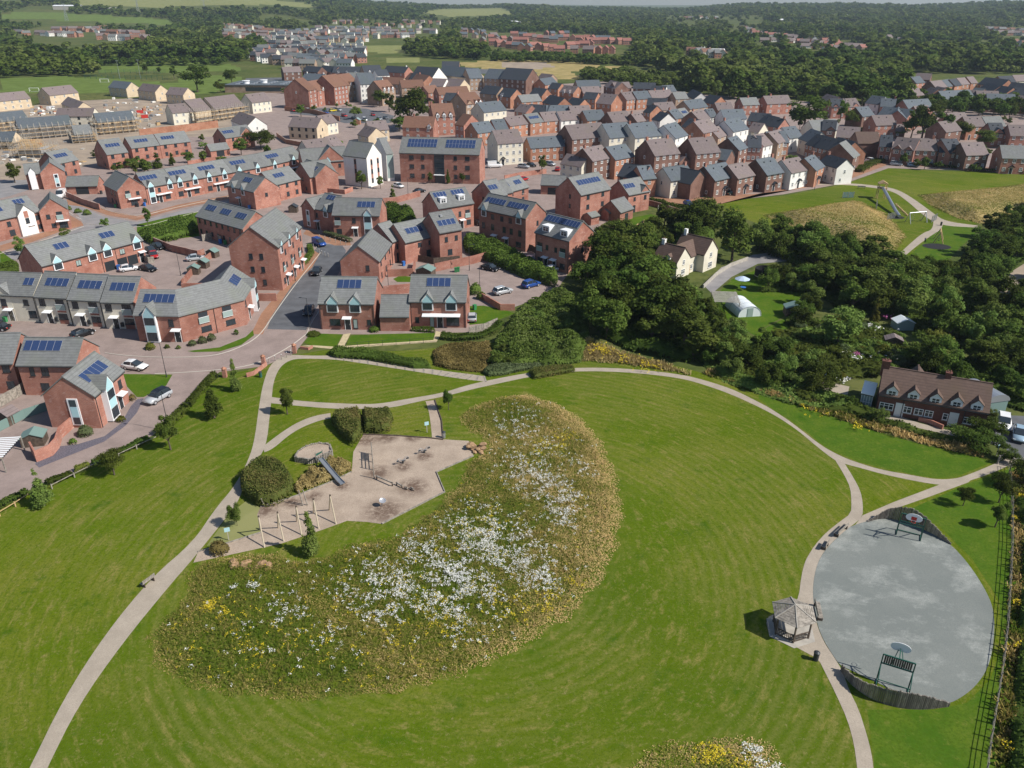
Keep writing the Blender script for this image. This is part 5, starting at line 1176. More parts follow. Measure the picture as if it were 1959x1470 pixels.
 # building site houses
 rowof("# from left of the new site houses", [
  ('A', -60, 766, 228, 738, 5.2, 9, 'sand', 'mauve', dict(cols=5, ws='w')), ('A', 370, 718, 585, 694, 5.4, 10, 'sand', 'mauve', dict(cols=3, side='l')),
  ('A', 460, 778, 572, 822, 4.8, 8, 'sand', 'mauve', dict(cols=2, side='r')), ('A', 812, 655, 945, 668, 5.2, 9, 'sand', 'slate', dict(cols=4, ws='w', side='r')),
  ('A', 1030, 678, 1162, 692, 5.2, 9, 'sand', 'mauve', dict(cols=4, side='r')), ('A', 1242, 708, 1372, 716, 5.2, 9, 'sand', 'mauve', dict(cols=4, side='r')),
  ('A', 1292, 850, 1452, 836, 5.6, 9, 'cream', 'mauve', dict(cols=3, side='l')), ('A', 1888, 772, 2030, 756, 5.6, 10, 'cream', 'mauve', dict(cols=4)),
  ('A', 1732, 905, 1850, 950, 4.8, 9, 'white', 'mauve', dict(cols=3, side='r')), ('B', 280, 950, 492, 962, 5.2, 9, 'sand', 'mauve', dict(cols=4, ws='d', side='r')),
  ('B', 548, 932, 650, 915, 5.0, 8, 'cream', 'mauve', dict(cols=3)), ('B', 442, 1156, 630, 1132, 6.0, 10, 'cream', 'mauve', dict(cols=4, ws='d', side='l')),
  ('B', 642, 1120, 712, 1102, 5.6, 10, 'cream', 'mauve', dict(cols=2)), ('B', 800, 1010, 880, 1030, 5.0, 8, 'sand', 'mauve', dict(cols=2)),
  ('B', 890, 980, 1035, 970, 5.0, 8, 'sand', 'mauve', dict(cols=3)), ('A', 415, 872, 690, 872, 5.0, 8, 'cream', 'mauve', dict(cols=4, ws='d'))])
# ------------------------------------------------------------------ scaffolded houses and the site
def scaffold(root, x0, x1, y0, y1, h, lifts, seed=0):
 r = random.Random(seed)
 m = MB(); b = MB()
 nx = max(2, int((x1-x0)/2.4)); ny = max(2, int((y1-y0)/2.6))
 def leg(x, y): m.tube((x, y, 0), (x, y, h+1.2+r.random()*.8), .085, n=4)
 for i in range(nx+1):
  x = x0+(x1-x0)*i/nx
  for y in (y0, y0+1.2, y1-1.2, y1): leg(x, y)
 for i in range(1, ny):
  y = y0+(y1-y0)*i/ny
  for x in (x0, x0+1.2, x1-1.2, x1): leg(x, y)
 for k in range(1, lifts+1):
  z = h*k/lifts-.6
  for (a0, a1, c0, c1) in ((x0, x1, y0, y0+1.2), (x0, x1, y1-1.2, y1), (x0, x0+1.2, y0+1.25, y1-1.25), (x1-1.2, x1, y0+1.25, y1-1.25)): b.box(a0, a1, c0, c1, z, z+.06)
  for dz in (.5, 1.05):
   m.bar((x0, y0, z+dz), (x1, y0, z+dz), .07, .07); m.bar((x0, y0, z+dz), (x0, y1, z+dz), .07, .07); m.bar((x1, y0, z+dz), (x1, y1, z+dz), .07, .07)
 for i in range(nx):
  x = x0+(x1-x0)*i/nx; m.bar((x, y0, .1), (x+(x1-x0)/nx, y0, h*.7), .05, .05)
 s = m.build('scaffold_frame', M['concrete'], root); b.build('scaffold_board', M['newwood'], root)
def site():
 for i, (t, x1, y1, x2, y2, h, d, w, r, lab) in enumerate((
  ('A', 732, 918, 1010, 895, 5.4, 8.5, 'sand', 'slate', "slate-roofed new house wrapped in scaffolding, centre of the building site"),
  ('A', 142, 962, 540, 930, 5.0, 8.5, 'block', 'slate', "long grey block house with slate roof behind scaffolding, left of the site"),
  ('A', 1612, 822, 1830, 792, 5.6, 13, 'sand', 'mauve', "mauve-roofed new house with three scaffold decks, right of the building site"),
  ('A', -60, 920, 212, 892, 5.0, 8.5, 'sand', 'slate', "slate-roofed buff house at the left edge of the building site"),
  ('A', 560, 1010, 690, 1000, 3.4, 8.0, 'block', 'grey', "low half-built block house right of the open roof frame"),
  ('A', -60, 1060, 90, 1060, 3.0, 8.0, 'sand', 'slate', "low half-built house at the left edge below the slate roofs"))):
  H = House(t, x1, y1, x2, y2, h, d, lab, 'house', 'house', near=False); H.wing(0, H.L, 0, d, h, w, r); H.grid(4, 2, w=1.1)
  if i == 2: H.wing(-.55*H.L, -.03*H.L, 2.5, d+2, h, w, r)
  e = empty('scaffold', H.root.location, H.rz, "scaffolding of pale poles and board decks around the " + ("central slate-roofed new house", "long grey block house", "three-deck mauve-roofed house", "buff house at the left edge", "low half-built block house", "low half-built house at the left edge")[i], 'scaffolding', 'scaffolding on the building site')
  scaffold(e, -1.6 if i != 2 else -.6*H.L-1, H.L+1.6, -1.7, d+1.7, h, 3, i)
 # bare roof trusses on a deck
 g = G('A', 130, 1115, 3.5); e = empty('unfinished_house', (g.x, g.y, 0), .12, "open pale timber roof frame without tiles, lower left of the building site", 'roof frame')
 for i in range(13):
  x = i*.62; mb = MB(); mb.bar((x, 0, 3.4), (x, 4, 6.4), .06, .18); mb.bar((x, 8, 3.4), (x, 4, 6.4), .06, .18); mb.bar((x, 0, 3.4), (x, 8, 3.4), .06, .14); mb.bar((x, 4, 3.4), (x, 4, 6.3), .05, .1)
  mb.build('truss', M['newwood'], e)
 MB().box(-.2, 8, .1, 7.9, 0, 3.25).build('wall', M['block'], e)
 s = empty('scaffold', (g.x-2, g.y-1.5, 0), .12, "scaffolding round the open timber roof frame at the lower left of the site", 'scaffolding', 'scaffolding on the building site'); scaffold(s, 0, 13, 0, 12, 3.6, 2, 9)
 mats = ['white', 'concrete', 'newwood', 'white', 'galv', 'pale', 'orange', 'concrete', 'block']; wd = ['white', 'grey concrete', 'bare timber', 'white', 'metal', 'pale', 'orange brick', 'grey concrete', 'grey block']
 for i in range(170):
  px, py = rnd.choice([(rnd.uniform(195, 310), rnd.uniform(188, 215)), (rnd.uniform(250, 310), rnd.uniform(205, 250)), (rnd.uniform(60, 110), rnd.uniform(205, 222)), (rnd.uniform(0, 160), rnd.uniform(270, 315))])
  g = P(px, py); k = rnd.randrange(9); mb = MB(); w, d, h = rnd.uniform(.8, 2.8), rnd.uniform(.8, 2.2), rnd.uniform(.3, 1.6)
  for j in range(rnd.randint(2, 4)): mb.box(-w/2+j*.05, w/2-j*.04, -d/2, d/2-j*.06, j*h/4, (j+.85)*h/4)
  o = mb.build('material_stack', M[mats[k]], None, (g.x, g.y, .01), rnd.uniform(0, 3)); tag(o, f"low stack of {wd[k]} building materials on the muddy site ground", 'material stack', 'building materials on the site')
 for px, py, lab in ((277, 226, "small red site container among the white materials"), (268, 217, "small red skip left of the red container")):
  g = P(px, py); mb = MB().box(-1.6, 1.6, -.9, .9, .05, 1.5); mb.box(-1.65, 1.65, -.95, .95, 1.4, 1.52)
  for j in range(7): mb.box(-1.5+j*.5, -1.4+j*.5, -.96, -.9, .1, 1.4)
  tag(mb.build('container', M['hook'], None, (g.x, g.y, 0), .5), lab, 'container')
 def sitewall(pts, h, lab, m='orange'):
  o = ribbon('brick_wall', pts, .3, .0, m, h=h, kind=None, it=0); tag(o, lab, 'wall')
 sitewall([(268, 262), (342, 254), (418, 244)], 3.2, "long orange brick wall between the building site and the solar houses")
 sitewall([(545, 212), (600, 218), (650, 232)], 2.2, "brick wall below the market car park")
 sitewall([(530, 262), (548, 275), (600, 285)], 1.8, "brick wall in front of the sandy new house")
# ------------------------------------------------------------------ far houses
def far_mesh(w, d, h, wall, roof, k):
 def f():
  mb = MB(); hw = d/2; r = hw*.8
  mb.extr([(-hw, -.5), (hw, -.5), (hw, h), (0, h+r), (-hw, h)], -w/2, w/2, 'x', 0)
  for sgn in (1, -1):
   pr = [(-hw-.3, h-.22), (0, h+r+.02), (0, h+r+.2), (-hw-.3, h-.02)]
   pr = pr if sgn == 1 else [(-a+.001, b) for a, b in pr][::-1]
   mb.extr(pr, -w/2-.1, w/2+.1, 'x', 1)
  n = max(2, int(w/2.6))
  for i in range(n):
   for z in ([.9, 3.4] if h > 4 else [.9]):
    x = -w/2+(i+.5)*w/n; mb.box(x-.5, x+.5, -hw-.04, -hw+.01, z, z+1.15, 2); mb.box(x-.62, x+.62, -hw-.03, -hw+.01, z-.12, z-.001, 3)
  if k % 2: mb.box(w*.4-.35, w*.4+.35, -.35, .35, h+r-.6, h+r+1.0, 0)
  return mb.mesh('far_house', [M[wall], M[roof], M['glass'], M['wframe']])
 return cached(('far', w, d, h, wall, roof, k), f)
FARH = []
def cluster(where, group, pts, walls, roofs, seed, wd=(9, 13), ang=0.0, h=5.2, rot2=.5):
 r = random.Random(seed)
 for px, py in pts:
  g = P(px, py); wl = r.choice(walls); rf = r.choice(roofs); w = r.choice(wd)
  FARH.append((far_mesh(w, 8, h, wl, rf, r.randrange(2)), g, ang + r.choice([0, 0, rot2, -.25, 1.3]) + r.uniform(-.1, .1)))
def merge_far():
 """hundreds of distant houses, past the three hundred built one by one"""
 mb = MB(); names = []
 for me, g, rz in FARH:
  ids = []
  for m in me.materials:
   if m.name not in names: names.append(m.name)
   ids.append(names.index(m.name))
  c, s_ = math.cos(rz), math.sin(rz); b = len(mb.v)
  mb.v += [(g.x+v.co.x*c-v.co.y*s_, g.y+v.co.x*s_+v.co.y*c, g.z+v.co.z) for v in me.vertices]
  for p in me.polygons: mb.f.append(tuple(b+i for i in p.vertices)); mb.m.append(ids[p.material_index])
 tag(mb.build('distant_houses', [bpy.data.materials[n] for n in names]), "hundreds of small distant houses in clusters among the far woods", 'houses', None, 'stuff')
def lines(*segs):
 out = []
 for x1, y1, x2, y2, n in segs:
  for i in range(n): t = i/max(1, n-1); out.append((x1+(x2-x1)*t+rnd.uniform(-2, 2), y1+(y2-y1)*t+rnd.uniform(-.8, .8)))
 return out
def far_town():
 cluster("in the left village among the woods", 'left village houses', lines((30, 67, 52, 70, 3), (78, 70, 150, 72, 8), (150, 64, 270, 70, 13), (195, 77, 280, 80, 9), (110, 62, 200, 60, 7)), ['orange', 'buff', 'red', 'orange', 'white'], ['mauve', 'mauve', 'rust', 'grey'], 1, wd=(12, 16), h=6)
 cluster("in the brick terraces left of centre", 'old terraces', lines((428, 54, 500, 58, 9), (430, 64, 505, 68, 9), (434, 72, 500, 75, 7), (500, 62, 560, 68, 7)), ['red', 'orange', 'cream'], ['mauve', 'rust', 'grey'], 2, ang=.1, rot2=.1)
 cluster("on the dense middle-distance estate", 'dense middle estate', lines((515, 82, 600, 76, 8), (525, 72, 620, 68, 8), (600, 66, 700, 64, 9), (610, 58, 740, 60, 11), (640, 74, 700, 72, 5), (570, 92, 620, 90, 5), (580, 84, 625, 80, 4), (500, 88, 560, 92, 6), (515, 78, 570, 80, 5), (560, 99, 690, 104, 12), (620, 82, 700, 80, 8), (545, 66, 600, 64, 5), (700, 66, 830, 64, 10), (720, 74, 790, 72, 6)),
   ['red', 'cream', 'buff', 'orange', 'white'], ['grey', 'slate', 'mauve', 'dark', 'mauve'], 3)
 cluster("in the yellow-fronted row by the small meadow", 'yellow-fronted row', lines((628, 96, 690, 98, 6), (660, 86, 690, 88, 2)), ['yellow', 'white', 'cream'], ['slate', 'grey'], 4, wd=(7,))
 cluster("in the high village below the wooded ridge", 'high village', lines((640, 46, 700, 44, 5), (775, 45, 840, 48, 5), (720, 52, 800, 54, 6)), ['orange', 'cream'], ['mauve', 'rust'], 5)
 cluster("on the red-roofed estate in the distance", 'red-roofed estate', lines((945, 88, 1010, 98, 7), (940, 78, 1000, 84, 6), (1010, 76, 1060, 82, 5), (985, 70, 1030, 78, 4), (1020, 94, 1070, 102, 5), (1070, 78, 1160, 80, 8), (1110, 84, 1200, 86, 7), (1090, 94, 1130, 90, 4), (1125, 104, 1170, 102, 5), (1100, 102, 1125, 104, 2), (1045, 70, 1085, 70, 4)),
   ['orange', 'red', 'red'], ['pink', 'pink', 'slate', 'mauve', 'pink'], 6)
 cluster("on the estate left of the red roofs", 'estate beside the big trees', lines((880, 62, 925, 66, 5), (888, 72, 945, 74, 4), (925, 84, 950, 84, 2)), ['orange', 'red', 'buff'], ['slate', 'mauve', 'grey'], 7)
 cluster("in the grey-roofed quarter behind the market", 'grey-roofed quarter', lines((484, 106, 500, 108, 2), (520, 110, 560, 108, 4), (540, 102, 600, 104, 5), (550, 118, 600, 122, 4), (600, 112, 650, 112, 4), (610, 124, 655, 120, 4), (560, 132, 590, 134, 3), (600, 106, 690, 108, 8), (490, 116, 550, 126, 6), (650, 116, 690, 120, 4), (505, 100, 560, 102, 5), (590, 128, 660, 132, 6)), ['red', 'buff', 'white', 'cream'], ['grey', 'slate', 'dark', 'mauve'], 8, wd=(10, 14))
 cluster("in the bungalow estate on the right slope", 'right slope bungalows', lines((1445, 66, 1530, 76, 9), (1462, 80, 1560, 84, 10), (1560, 86, 1650, 95, 10), (1525, 76, 1600, 84, 8), (1540, 92, 1600, 96, 5)), ['buff', 'white', 'orange'], ['mauve', 'mauve', 'pink'], 9, h=2.8)
 cluster("on the far right hilltop among trees", 'hilltop houses', lines((1300, 38, 1370, 37, 8), (1215, 34, 1245, 34, 3), (1420, 58, 1440, 64, 6), (1885, 60, 1955, 64, 8), (1900, 68, 1959, 70, 5), (1940, 88, 1959, 92, 3), (1322, 106, 1380, 112, 8), (1700, 78, 1740, 92, 3), (1570, 38, 1590, 38, 2)), ['white', 'orange', 'cream'], ['mauve', 'rust', 'grey'], 10)
 cluster("beside the dark-crowned trees left", 'houses by the school trees', lines((447, 106, 478, 110, 3), (415, 92, 418, 92, 1), (364, 98, 366, 98, 1)), ['white', 'red'], ['grey', 'mauve'], 11)
 # school with flat grey roofs, sheds far left
 g = P(505, 178); e = empty('school', (g.x, g.y, 0), -.05, "low grey flat-roofed school with pale rooflights, beside the market street", 'school')
 MB().box(-26, 22, 0, 30, -.2, 4.5).build('wall', M['buff'], e); rf = MB().box(-26.4, 22.4, -.4, 30.4, 4.52, 4.9).build('roof', M['slate'], e)
 for i in range(4):
  for j in range(4): MB().box(-20+i*10, -17.5+i*10, 4+j*6, 6+j*6, 4.9, 5.25).build('rooflight', M['alu'], rf)
 for x, y in ((-14, 8), (-4, 14)): MB().lathe([(2.2, 4.9), (2.2, 6.6), (2.6, 6.6), (2.6, 6.9)], 20).build('roof_drum', M['pale'], rf, (x, y, 0))
 e2 = MB().box(-12, 12, -.04, .1, 1, 3.4).build('window', M['glass'], e)
 for (px, py, w, d, h, m, lab) in ((128, 20, 60, 26, 9, 'pale', "long white shed on the far left plain"), (210, 22, 50, 14, 6, 'concrete', "low pale works shed beside the blue strip far left"), (985, 48, 26, 14, 6, 'pale', "white shed in the woods beyond the red-roofed estate"),
          (1494, 43, 22, 12, 5, 'pale', "small white shed on the right ridge"), (1622, 36, 34, 18, 7, 'pale', "white domed hall on the right ridge"), (1365, 106, 24, 10, 4, 'pale', "pale yard shed behind the dark wood")):
  g = P(px, py); e = empty('shed', g, rnd.uniform(-.2, .2), lab, 'shed'); MB().box(-w/2, w/2, 0, d, -4, h).build('wall', M['concrete'], e); MB().extr([(-.5, h), (d/2, h+2.2), (d+.5, h), (d+.5, h+.3), (d/2, h+2.5), (-.5, h+.3)], -w/2-.5, w/2+.5, 'x').build('roof', M[m], e)
near_estate(); garages_sheds(); mid_brick(); mid_town(); site(); far_town(); merge_far()
# ------------------------------------------------------------------ vegetation
def quads(c, n, s, rs, aspect=1.0):
 """one leaf quad per centre c facing n with size s"""
 k = len(c); n = n/(np.linalg.norm(n, axis=1, keepdims=True)+1e-9)
 a = rs.normal(size=(k, 3)); a -= (a*n).sum(1, keepdims=True)*n; a /= np.linalg.norm(a, axis=1, keepdims=True)+1e-9
 b = np.cross(n, a); s = np.broadcast_to(np.asarray(s, float), (k,))[:, None]*.5
 V = np.stack([c-a*s-b*s*aspect, c+a*s-b*s*aspect*.6, c+a*s*.8+b*s*aspect, c-a*s*.7+b*s*aspect*.8], 1).reshape(-1, 3)
 return V, np.arange(4*k).reshape(k, 4)
def crown_pts(seed, R, Hc, z0, n, lobes=16, shape='round', out=.75):
 rs = np.random.default_rng(seed)
 d = rs.normal(size=(lobes, 3)); d /= np.linalg.norm(d, axis=1, keepdims=True); d *= rs.uniform(.35, .8, (lobes, 1))
 if shape == 'cone':
  t = rs.uniform(0, 1, lobes); ang = rs.uniform(0, 6.28, lobes); rr = (1-t)*.75*rs.uniform(.3, 1, lobes)
  d = np.stack([np.cos(ang)*rr, np.sin(ang)*rr, t*2-1], 1); lr = .16+.30*(1-t)
 elif shape == 'tall': lr = rs.uniform(.22, .38, lobes); d[:, :2] *= .8
 else: lr = rs.uniform(.26, .44, lobes)
 i = rs.choice(lobes, n, p=lr**2/np.sum(lr**2)); u = rs.normal(size=(n, 3)); u /= np.linalg.norm(u, axis=1, keepdims=True)
 u[:, 2] = np.where(u[:, 2] < -.3, -u[:, 2]*.5, u[:, 2])
 rad = lr[i]*rs.uniform(.55, 1.08, n)
 p = d[i]+u*rad[:, None]
 c = p*np.array([R, R, Hc/2]); c[:, 2] += z0+Hc/2
 nn = u*out + rs.normal(size=(n, 3))*.55 + np.array([0, 0, .55])
 tint = np.clip(rs.normal(.42, .22, n)+ (rs.normal(0, .12, lobes))[i], 0, 1)
 return c, nn, tint, rs
CR = {}
def crown(kind, seed, shape, n, leaf, m, lobes=16, R=1.0, Hc=1.0, z0=0.0):
 def f():
  c, nn, t, rs = crown_pts(seed, R, Hc, z0, n, lobes, shape, .9); V, F = quads(c, nn, leaf*rs.uniform(.6, 1.3, n), rs)
  return np_mesh('crown', V, F, M[m], t)
 return cached(('crown', kind, seed, m), f)
def trunk(h, r, R, seed):
 def f():
  rr = random.Random(seed); mb = MB(); p = Vector((0, 0, -.2)); q = Vector((rr.uniform(-.05, .05)*h, rr.uniform(-.05, .05)*h, h))
  mb.tube(p, q, r, r*.6, 7)
  for i in range(5):
   a = rr.uniform(0, 6.28); e = q+Vector((math.cos(a)*R*.6, math.sin(a)*R*.6, R*rr.uniform(.4, 1.0))); mb.tube(q-Vector((0, 0, h*.15*rr.random())), e, r*.45, r*.15, 5)
  mb.tube(q, q+Vector((0, 0, R)), r*.55, r*.2, 5)
  return mb.mesh('trunk', M['bark'])
 return cached(('trunk', round(h, 2), round(r, 3), seed), f)
# tree families, modelled 10 m tall and scaled; (crown radius, crown height, clear stem)
FAM = dict(oak=(4.6, 8.2, 1.7, 'round', 20), ash=(3.6, 8.6, 1.5, 'tall', 18), shrub=(5.0, 9.6, .4, 'round', 14), spire=(2.2, 9.4, .8, 'cone', 26), willow=(4.2, 8.6, 1.2, 'round', 22))
def tree(g, H, W=None, fam='oak', m='leaf_dark', label=None, group=None, lod=1, cat='tree', name='tree', seed=None):
 R, Hc, z0, shp, lob = FAM[fam]; seed = rnd.randrange(4) if seed is None else seed
 n, leaf = {0: (5200, .30), 1: (3400, .40), 2: (800, .85)}[lod]
 if fam == 'spire': n = int(n*.6)
 s = H/10.0; w = (W/(2*R)) if W else s
 e = empty(name, (g[0], g[1], g[2] if len(g) > 2 else 0), rnd.uniform(0, 6.28), label, cat, group); e.scale = (w, w, s)
 link('trunk', trunk(z0+1.2, .28 if fam != 'shrub' else .15, R*.8, seed), e)
 link('crown', crown((fam, lod), seed+10, shp, n, leaf, m, lob, R, Hc, z0), e)
 return e
def near_trees():
 L = [(84, 968, 4.9, 2.8, 'spire', 'leaf_light', "young yellow-green tree with forked top, leftmost beside the driveway hedge"), (219, 909, 4.5, 3.6, 'oak', 'leaf_mid', "young round tree beside the driveway hedge, second from left"),
   (327, 861, 5.8, 3.4, 'ash', 'leaf_mid', "young broad tree in front of the driveway lamp post"), (410, 800, 6.0, 3.0, 'spire', 'leaf_dark', "dark young tree by the hedge below the grey car"),
   (452, 748, 5.4, 2.4, 'spire', 'leaf_light', "slender light green tree by the brick gate pier"), (550, 793, 4.9, 2.8, 'ash', 'leaf_mid', "small open-crowned tree between the two park paths"),
   (858, 785, 3.7, 2.0, 'oak', 'leaf_dark', "small round-headed tree right of the bark path"), (454, 1006, 3.6, 2.1, 'shrub', 'leaf_mid', "small bushy tree on worn grass beside the main path"),
   (597, 1061, 5.6, 2.4, 'spire', 'leaf_light', "light green conical tree at the edge of the play area"), (1842, 968, 3.2, 2.2, 'oak', 'leaf_dark', "small dark tree right of the path, above the court"),
   (1910, 962, 4.3, 2.9, 'oak', 'leaf_dark', "dark tree near the right fence, below the field gate"), (1903, 1009, 3.9, 2.4, 'ash', 'leaf_mid', "thin pale-stemmed tree beside the court, near the fence"),
   (284, 434, 5.8, 2.6, 'ash', 'leaf_mid', "street tree on the verge of the far road, slim and upright"), (41, 487, 4.5, 3.6, 'shrub', 'leaf_light', "bushy street tree left of the long coach house"),
   (125, 457, 3.2, 3, 'shrub', 'leaf_light', "small bushy tree above the coach house roof"), (204, 436, 3.0, 3, 'shrub', 'leaf_light', "small round bush tree at the road junction"),
   (692, 362, 6.4, 5, 'ash', 'leaf_mid', "tree in front of the white gabled tower, left one"), (728, 361, 4.4, 3, 'ash', 'leaf_light', "small tree right of the white tower's corner"),
   (823, 352, 4.2, 2.6, 'ash', 'leaf_mid', "small tree left of the glazed stair"), (857, 352, 4.5, 2, 'spire', 'leaf_dark', "narrow dark tree right of the glazed stair"), (885, 352, 4, 3, 'ash', 'leaf_dark', "small dark tree by the right windows of the long block"),
   (900, 350, 5.2, 2.4, 'spire', 'leaf_dark', "conical tree at the right end of the long brick block"), (1037, 334, 7.2, 4.2, 'ash', 'leaf_mid', "tall tree by the parked silver cars, centre"), (752, 384, 4.6, 2.4, 'spire', 'leaf_light', "pointed young conifer in the brick parking court"),
   (29, 350, 7, 6.5, 'oak', 'leaf_mid', "round tree at the far left bend, above the first road"), (227, 332, 4.4, 5, 'shrub', 'leaf_mid', "bushy shrub tree before the dark-walled solar house"), (252, 322, 4.2, 4.4, 'shrub', 'leaf_mid', "second bushy shrub tree before the long brick pair"),
   (277, 326, 3.8, 5, 'shrub', 'leaf_dark', "third bushy shrub tree before the long brick pair"), (302, 322, 5.4, 4.8, 'spire', 'leaf_dark', "fourth tree, pointed, before the long brick pair"), (331, 317, 4.4, 3.8, 'spire', 'leaf_mid', "fifth tree, pointed, before the long brick pair"),
   (361, 312, 4.8, 4.6, 'shrub', 'leaf_mid', "sixth bushy tree at the right end of the long brick pair"), (462, 297, 7, 7, 'oak', 'leaf_mid', "leafy tree right of the cross-gabled solar house"), (500, 285, 9, 13, 'shrub', 'leaf_dark', "wide dark round tree behind the long terrace"),
   (378, 177, 19, 20, 'oak', 'leaf_dark', "large dark spreading oak on the school field"), (444, 161, 11, 12, 'oak', 'leaf_dark', "dark tree right of the spreading oak on the field"), (281, 142, 9, 7, 'oak', 'leaf_dark', "small dark tree left on the sports field"),
   (305, 142, 6, 5, 'ash', 'leaf_dark', "smallest tree on the sports field"), (334, 152, 11, 7, 'ash', 'leaf_mid', "upright tree in front of the sports field"), (423, 178, 9, 9, 'shrub', 'leaf_mid', "round bush between oak and school"),
   (786, 248, 20, 20, 'oak', 'leaf_dark', "huge round dark tree left of the three-dormered red house"), (745, 215, 11, 8, 'ash', 'leaf_dark', "dark tree left of the huge round tree"), (727, 205, 10, 9, 'oak', 'leaf_mid', "tree before the white market building"),
   (576, 224, 7, 7, 'ash', 'leaf_mid', "tree at the left end of the market car park"), (679, 228, 8, 8, 'shrub', 'leaf_light', "light green tree among the parked market cars"), (765, 252, 8, 9, 'oak', 'leaf_mid', "bushy tree at the foot of the huge round tree"),
   (1536, 252, 17, 23, 'oak', 'leaf_dark', "large round dark tree in the right-hand houses"), (1607, 232, 11, 8, 'ash', 'leaf_mid', "lighter tree right of the large round tree"), (1628, 246, 9, 8, 'oak', 'leaf_mid', "small tree between red houses, right of the light one"),
   (1762, 270, 17, 13, 'ash', 'leaf_dark', "tall dark tree behind the red cross-gabled row"), (1742, 266, 13, 10, 'ash', 'leaf_dark', "dark tree left of the tall one behind the red row"), (1795, 272, 13, 11, 'ash', 'leaf_dark', "dark tree right of the tall one behind the red row"),
   (1718, 262, 5, 8, 'shrub', 'leaf_mid', "round light bush above the long red row"), (1835, 270, 9, 11, 'oak', 'leaf_mid', "tree beside the far right cluster"), (1877, 284, 8, 10, 'oak', 'leaf_mid', "tree between the right-hand gables"),
   (1645, 258, 4, 5, 'shrub', 'leaf_dark', "little dark tree by the lane of red houses"), (1298, 206, 7, 8, 'oak', 'leaf_mid', "tree at the end of the orange back terrace"), (1140, 168, 5, 6, 'shrub', 'leaf_mid', "bush tree behind the farthest slate row"),
   (1412, 212, 8, 5, 'ash', 'leaf_mid', "light tree at the wood edge left of the lone red house"), (1370, 190, 12, 9, 'ash', 'leaf_light', "pale willowy tree at the wood edge, centre right"), (1400, 500, 13, 11, 'willow', 'leaf_mid', "large weeping willow right of the white cottage"),
   (1320, 452, 10, 8, 'oak', 'leaf_dark', "dark tree directly behind the white cottage"), (1350, 440, 10, 9, 'oak', 'leaf_mid', "leafy tree between cottage and willow"), (1270, 440, 8, 7, 'ash', 'leaf_mid', "light tree left behind the white cottage"),
   (1600, 665, 8, 9, 'oak', 'leaf_light', "bright green tree in the middle of the valley garden"), (1671, 618, 5, 2, 'spire', 'leaf_yellow', "narrow golden conifer in the valley garden"), (1775, 690, 6, 6, 'oak', 'leaf_yellow', "yellowish tree above the brick cottages"),
   (1885, 845, 4, 5, 'shrub', 'leaf_dark', "dark rounded tree at the right end of the brick cottages"), (1865, 862, 3.4, 7, 'shrub', 'leaf_dark', "broad dark bush below the cottage end wall"), (1920, 880, 2.4, 3.4, 'shrub', 'leaf_dark', "rounded bush beside the field gate"),
   (1890, 812, 3, 2, 'shrub', 'leaf_light', "light bush at the cottage corner beside the white car"), (1955, 930, 4, 5, 'shrub', 'leaf_dark', "dark shrub at the right edge below the gate"), (298, 86, 13, 17, 'oak', 'leaf_purple', "large purple-leaved beech in the left woods"),
   (1266, 562, 6.5, 6, 'ash', 'leaf_mid', "leafy tree in front of the white cottage's low gable"), (1185, 470, 8, 8, 'oak', 'leaf_mid', "tree behind the little walled garden"), (1150, 500, 9, 7, 'ash', 'leaf_dark', "tree at the corner of the box-dormer house"), (1215, 500, 10, 10, 'oak', 'leaf_mid', "broad tree left of the white cottage"),
   (1560, 560, 7, 7, 'oak', 'leaf_dark', "dark tree right of the trampoline lawn"), (1660, 555, 8, 9, 'oak', 'leaf_mid', "grey-green bushy tree in the valley middle")]
 for x, y, h, w, fam, m, lab in L:
  lod = 0 if y > 700 else 1
  tree(P(x, y), h, w, fam, m, lab, lod=lod)
near_trees()
# --- woods: candidates everywhere the photo shows trees; the largest in view are trees of their own
def wlimit(x): return np.interp(x, [-200, 180, 190, 470, 480, 560, 740, 780, 900, 960, 1230, 1290, 1340, 1400, 1500, 1600, 1725, 1735, 2100], [150, 150, 119, 119, 98, 92, 98, 108, 116, 117, 126, 150, 180, 196, 188, 204, 212, 142, 142])
CLEAR = [f[0] for f in FIELDS] + [[(425,52),(560,56),(560,76),(425,74)], [(505,66),(560,60),(600,50),(850,56),(840,70),(795,82),(700,88),(700,103),(560,98),(510,92)], [(475,96),(690,98),(690,140),(480,135)],
   [(930,64),(1060,62),(1212,74),(1212,98),(1172,110),(1000,108),(935,98)], [(872,56),(955,60),(955,92),(930,88),(875,76)], [(25,63),(285,62),(285,82),(25,78)]]
THIN = [[(1435,60),(1540,70),(1660,86),(1665,104),(1560,102),(1445,90)], [(630,40),(850,40),(850,52),(630,50)], [(1290,100),(1400,100),(1400,116),(1300,118)], [(1270,30),(1460,30),(1460,66),(1270,44)], [(1870,52),(1990,52),(1990,96),(1870,80)]]
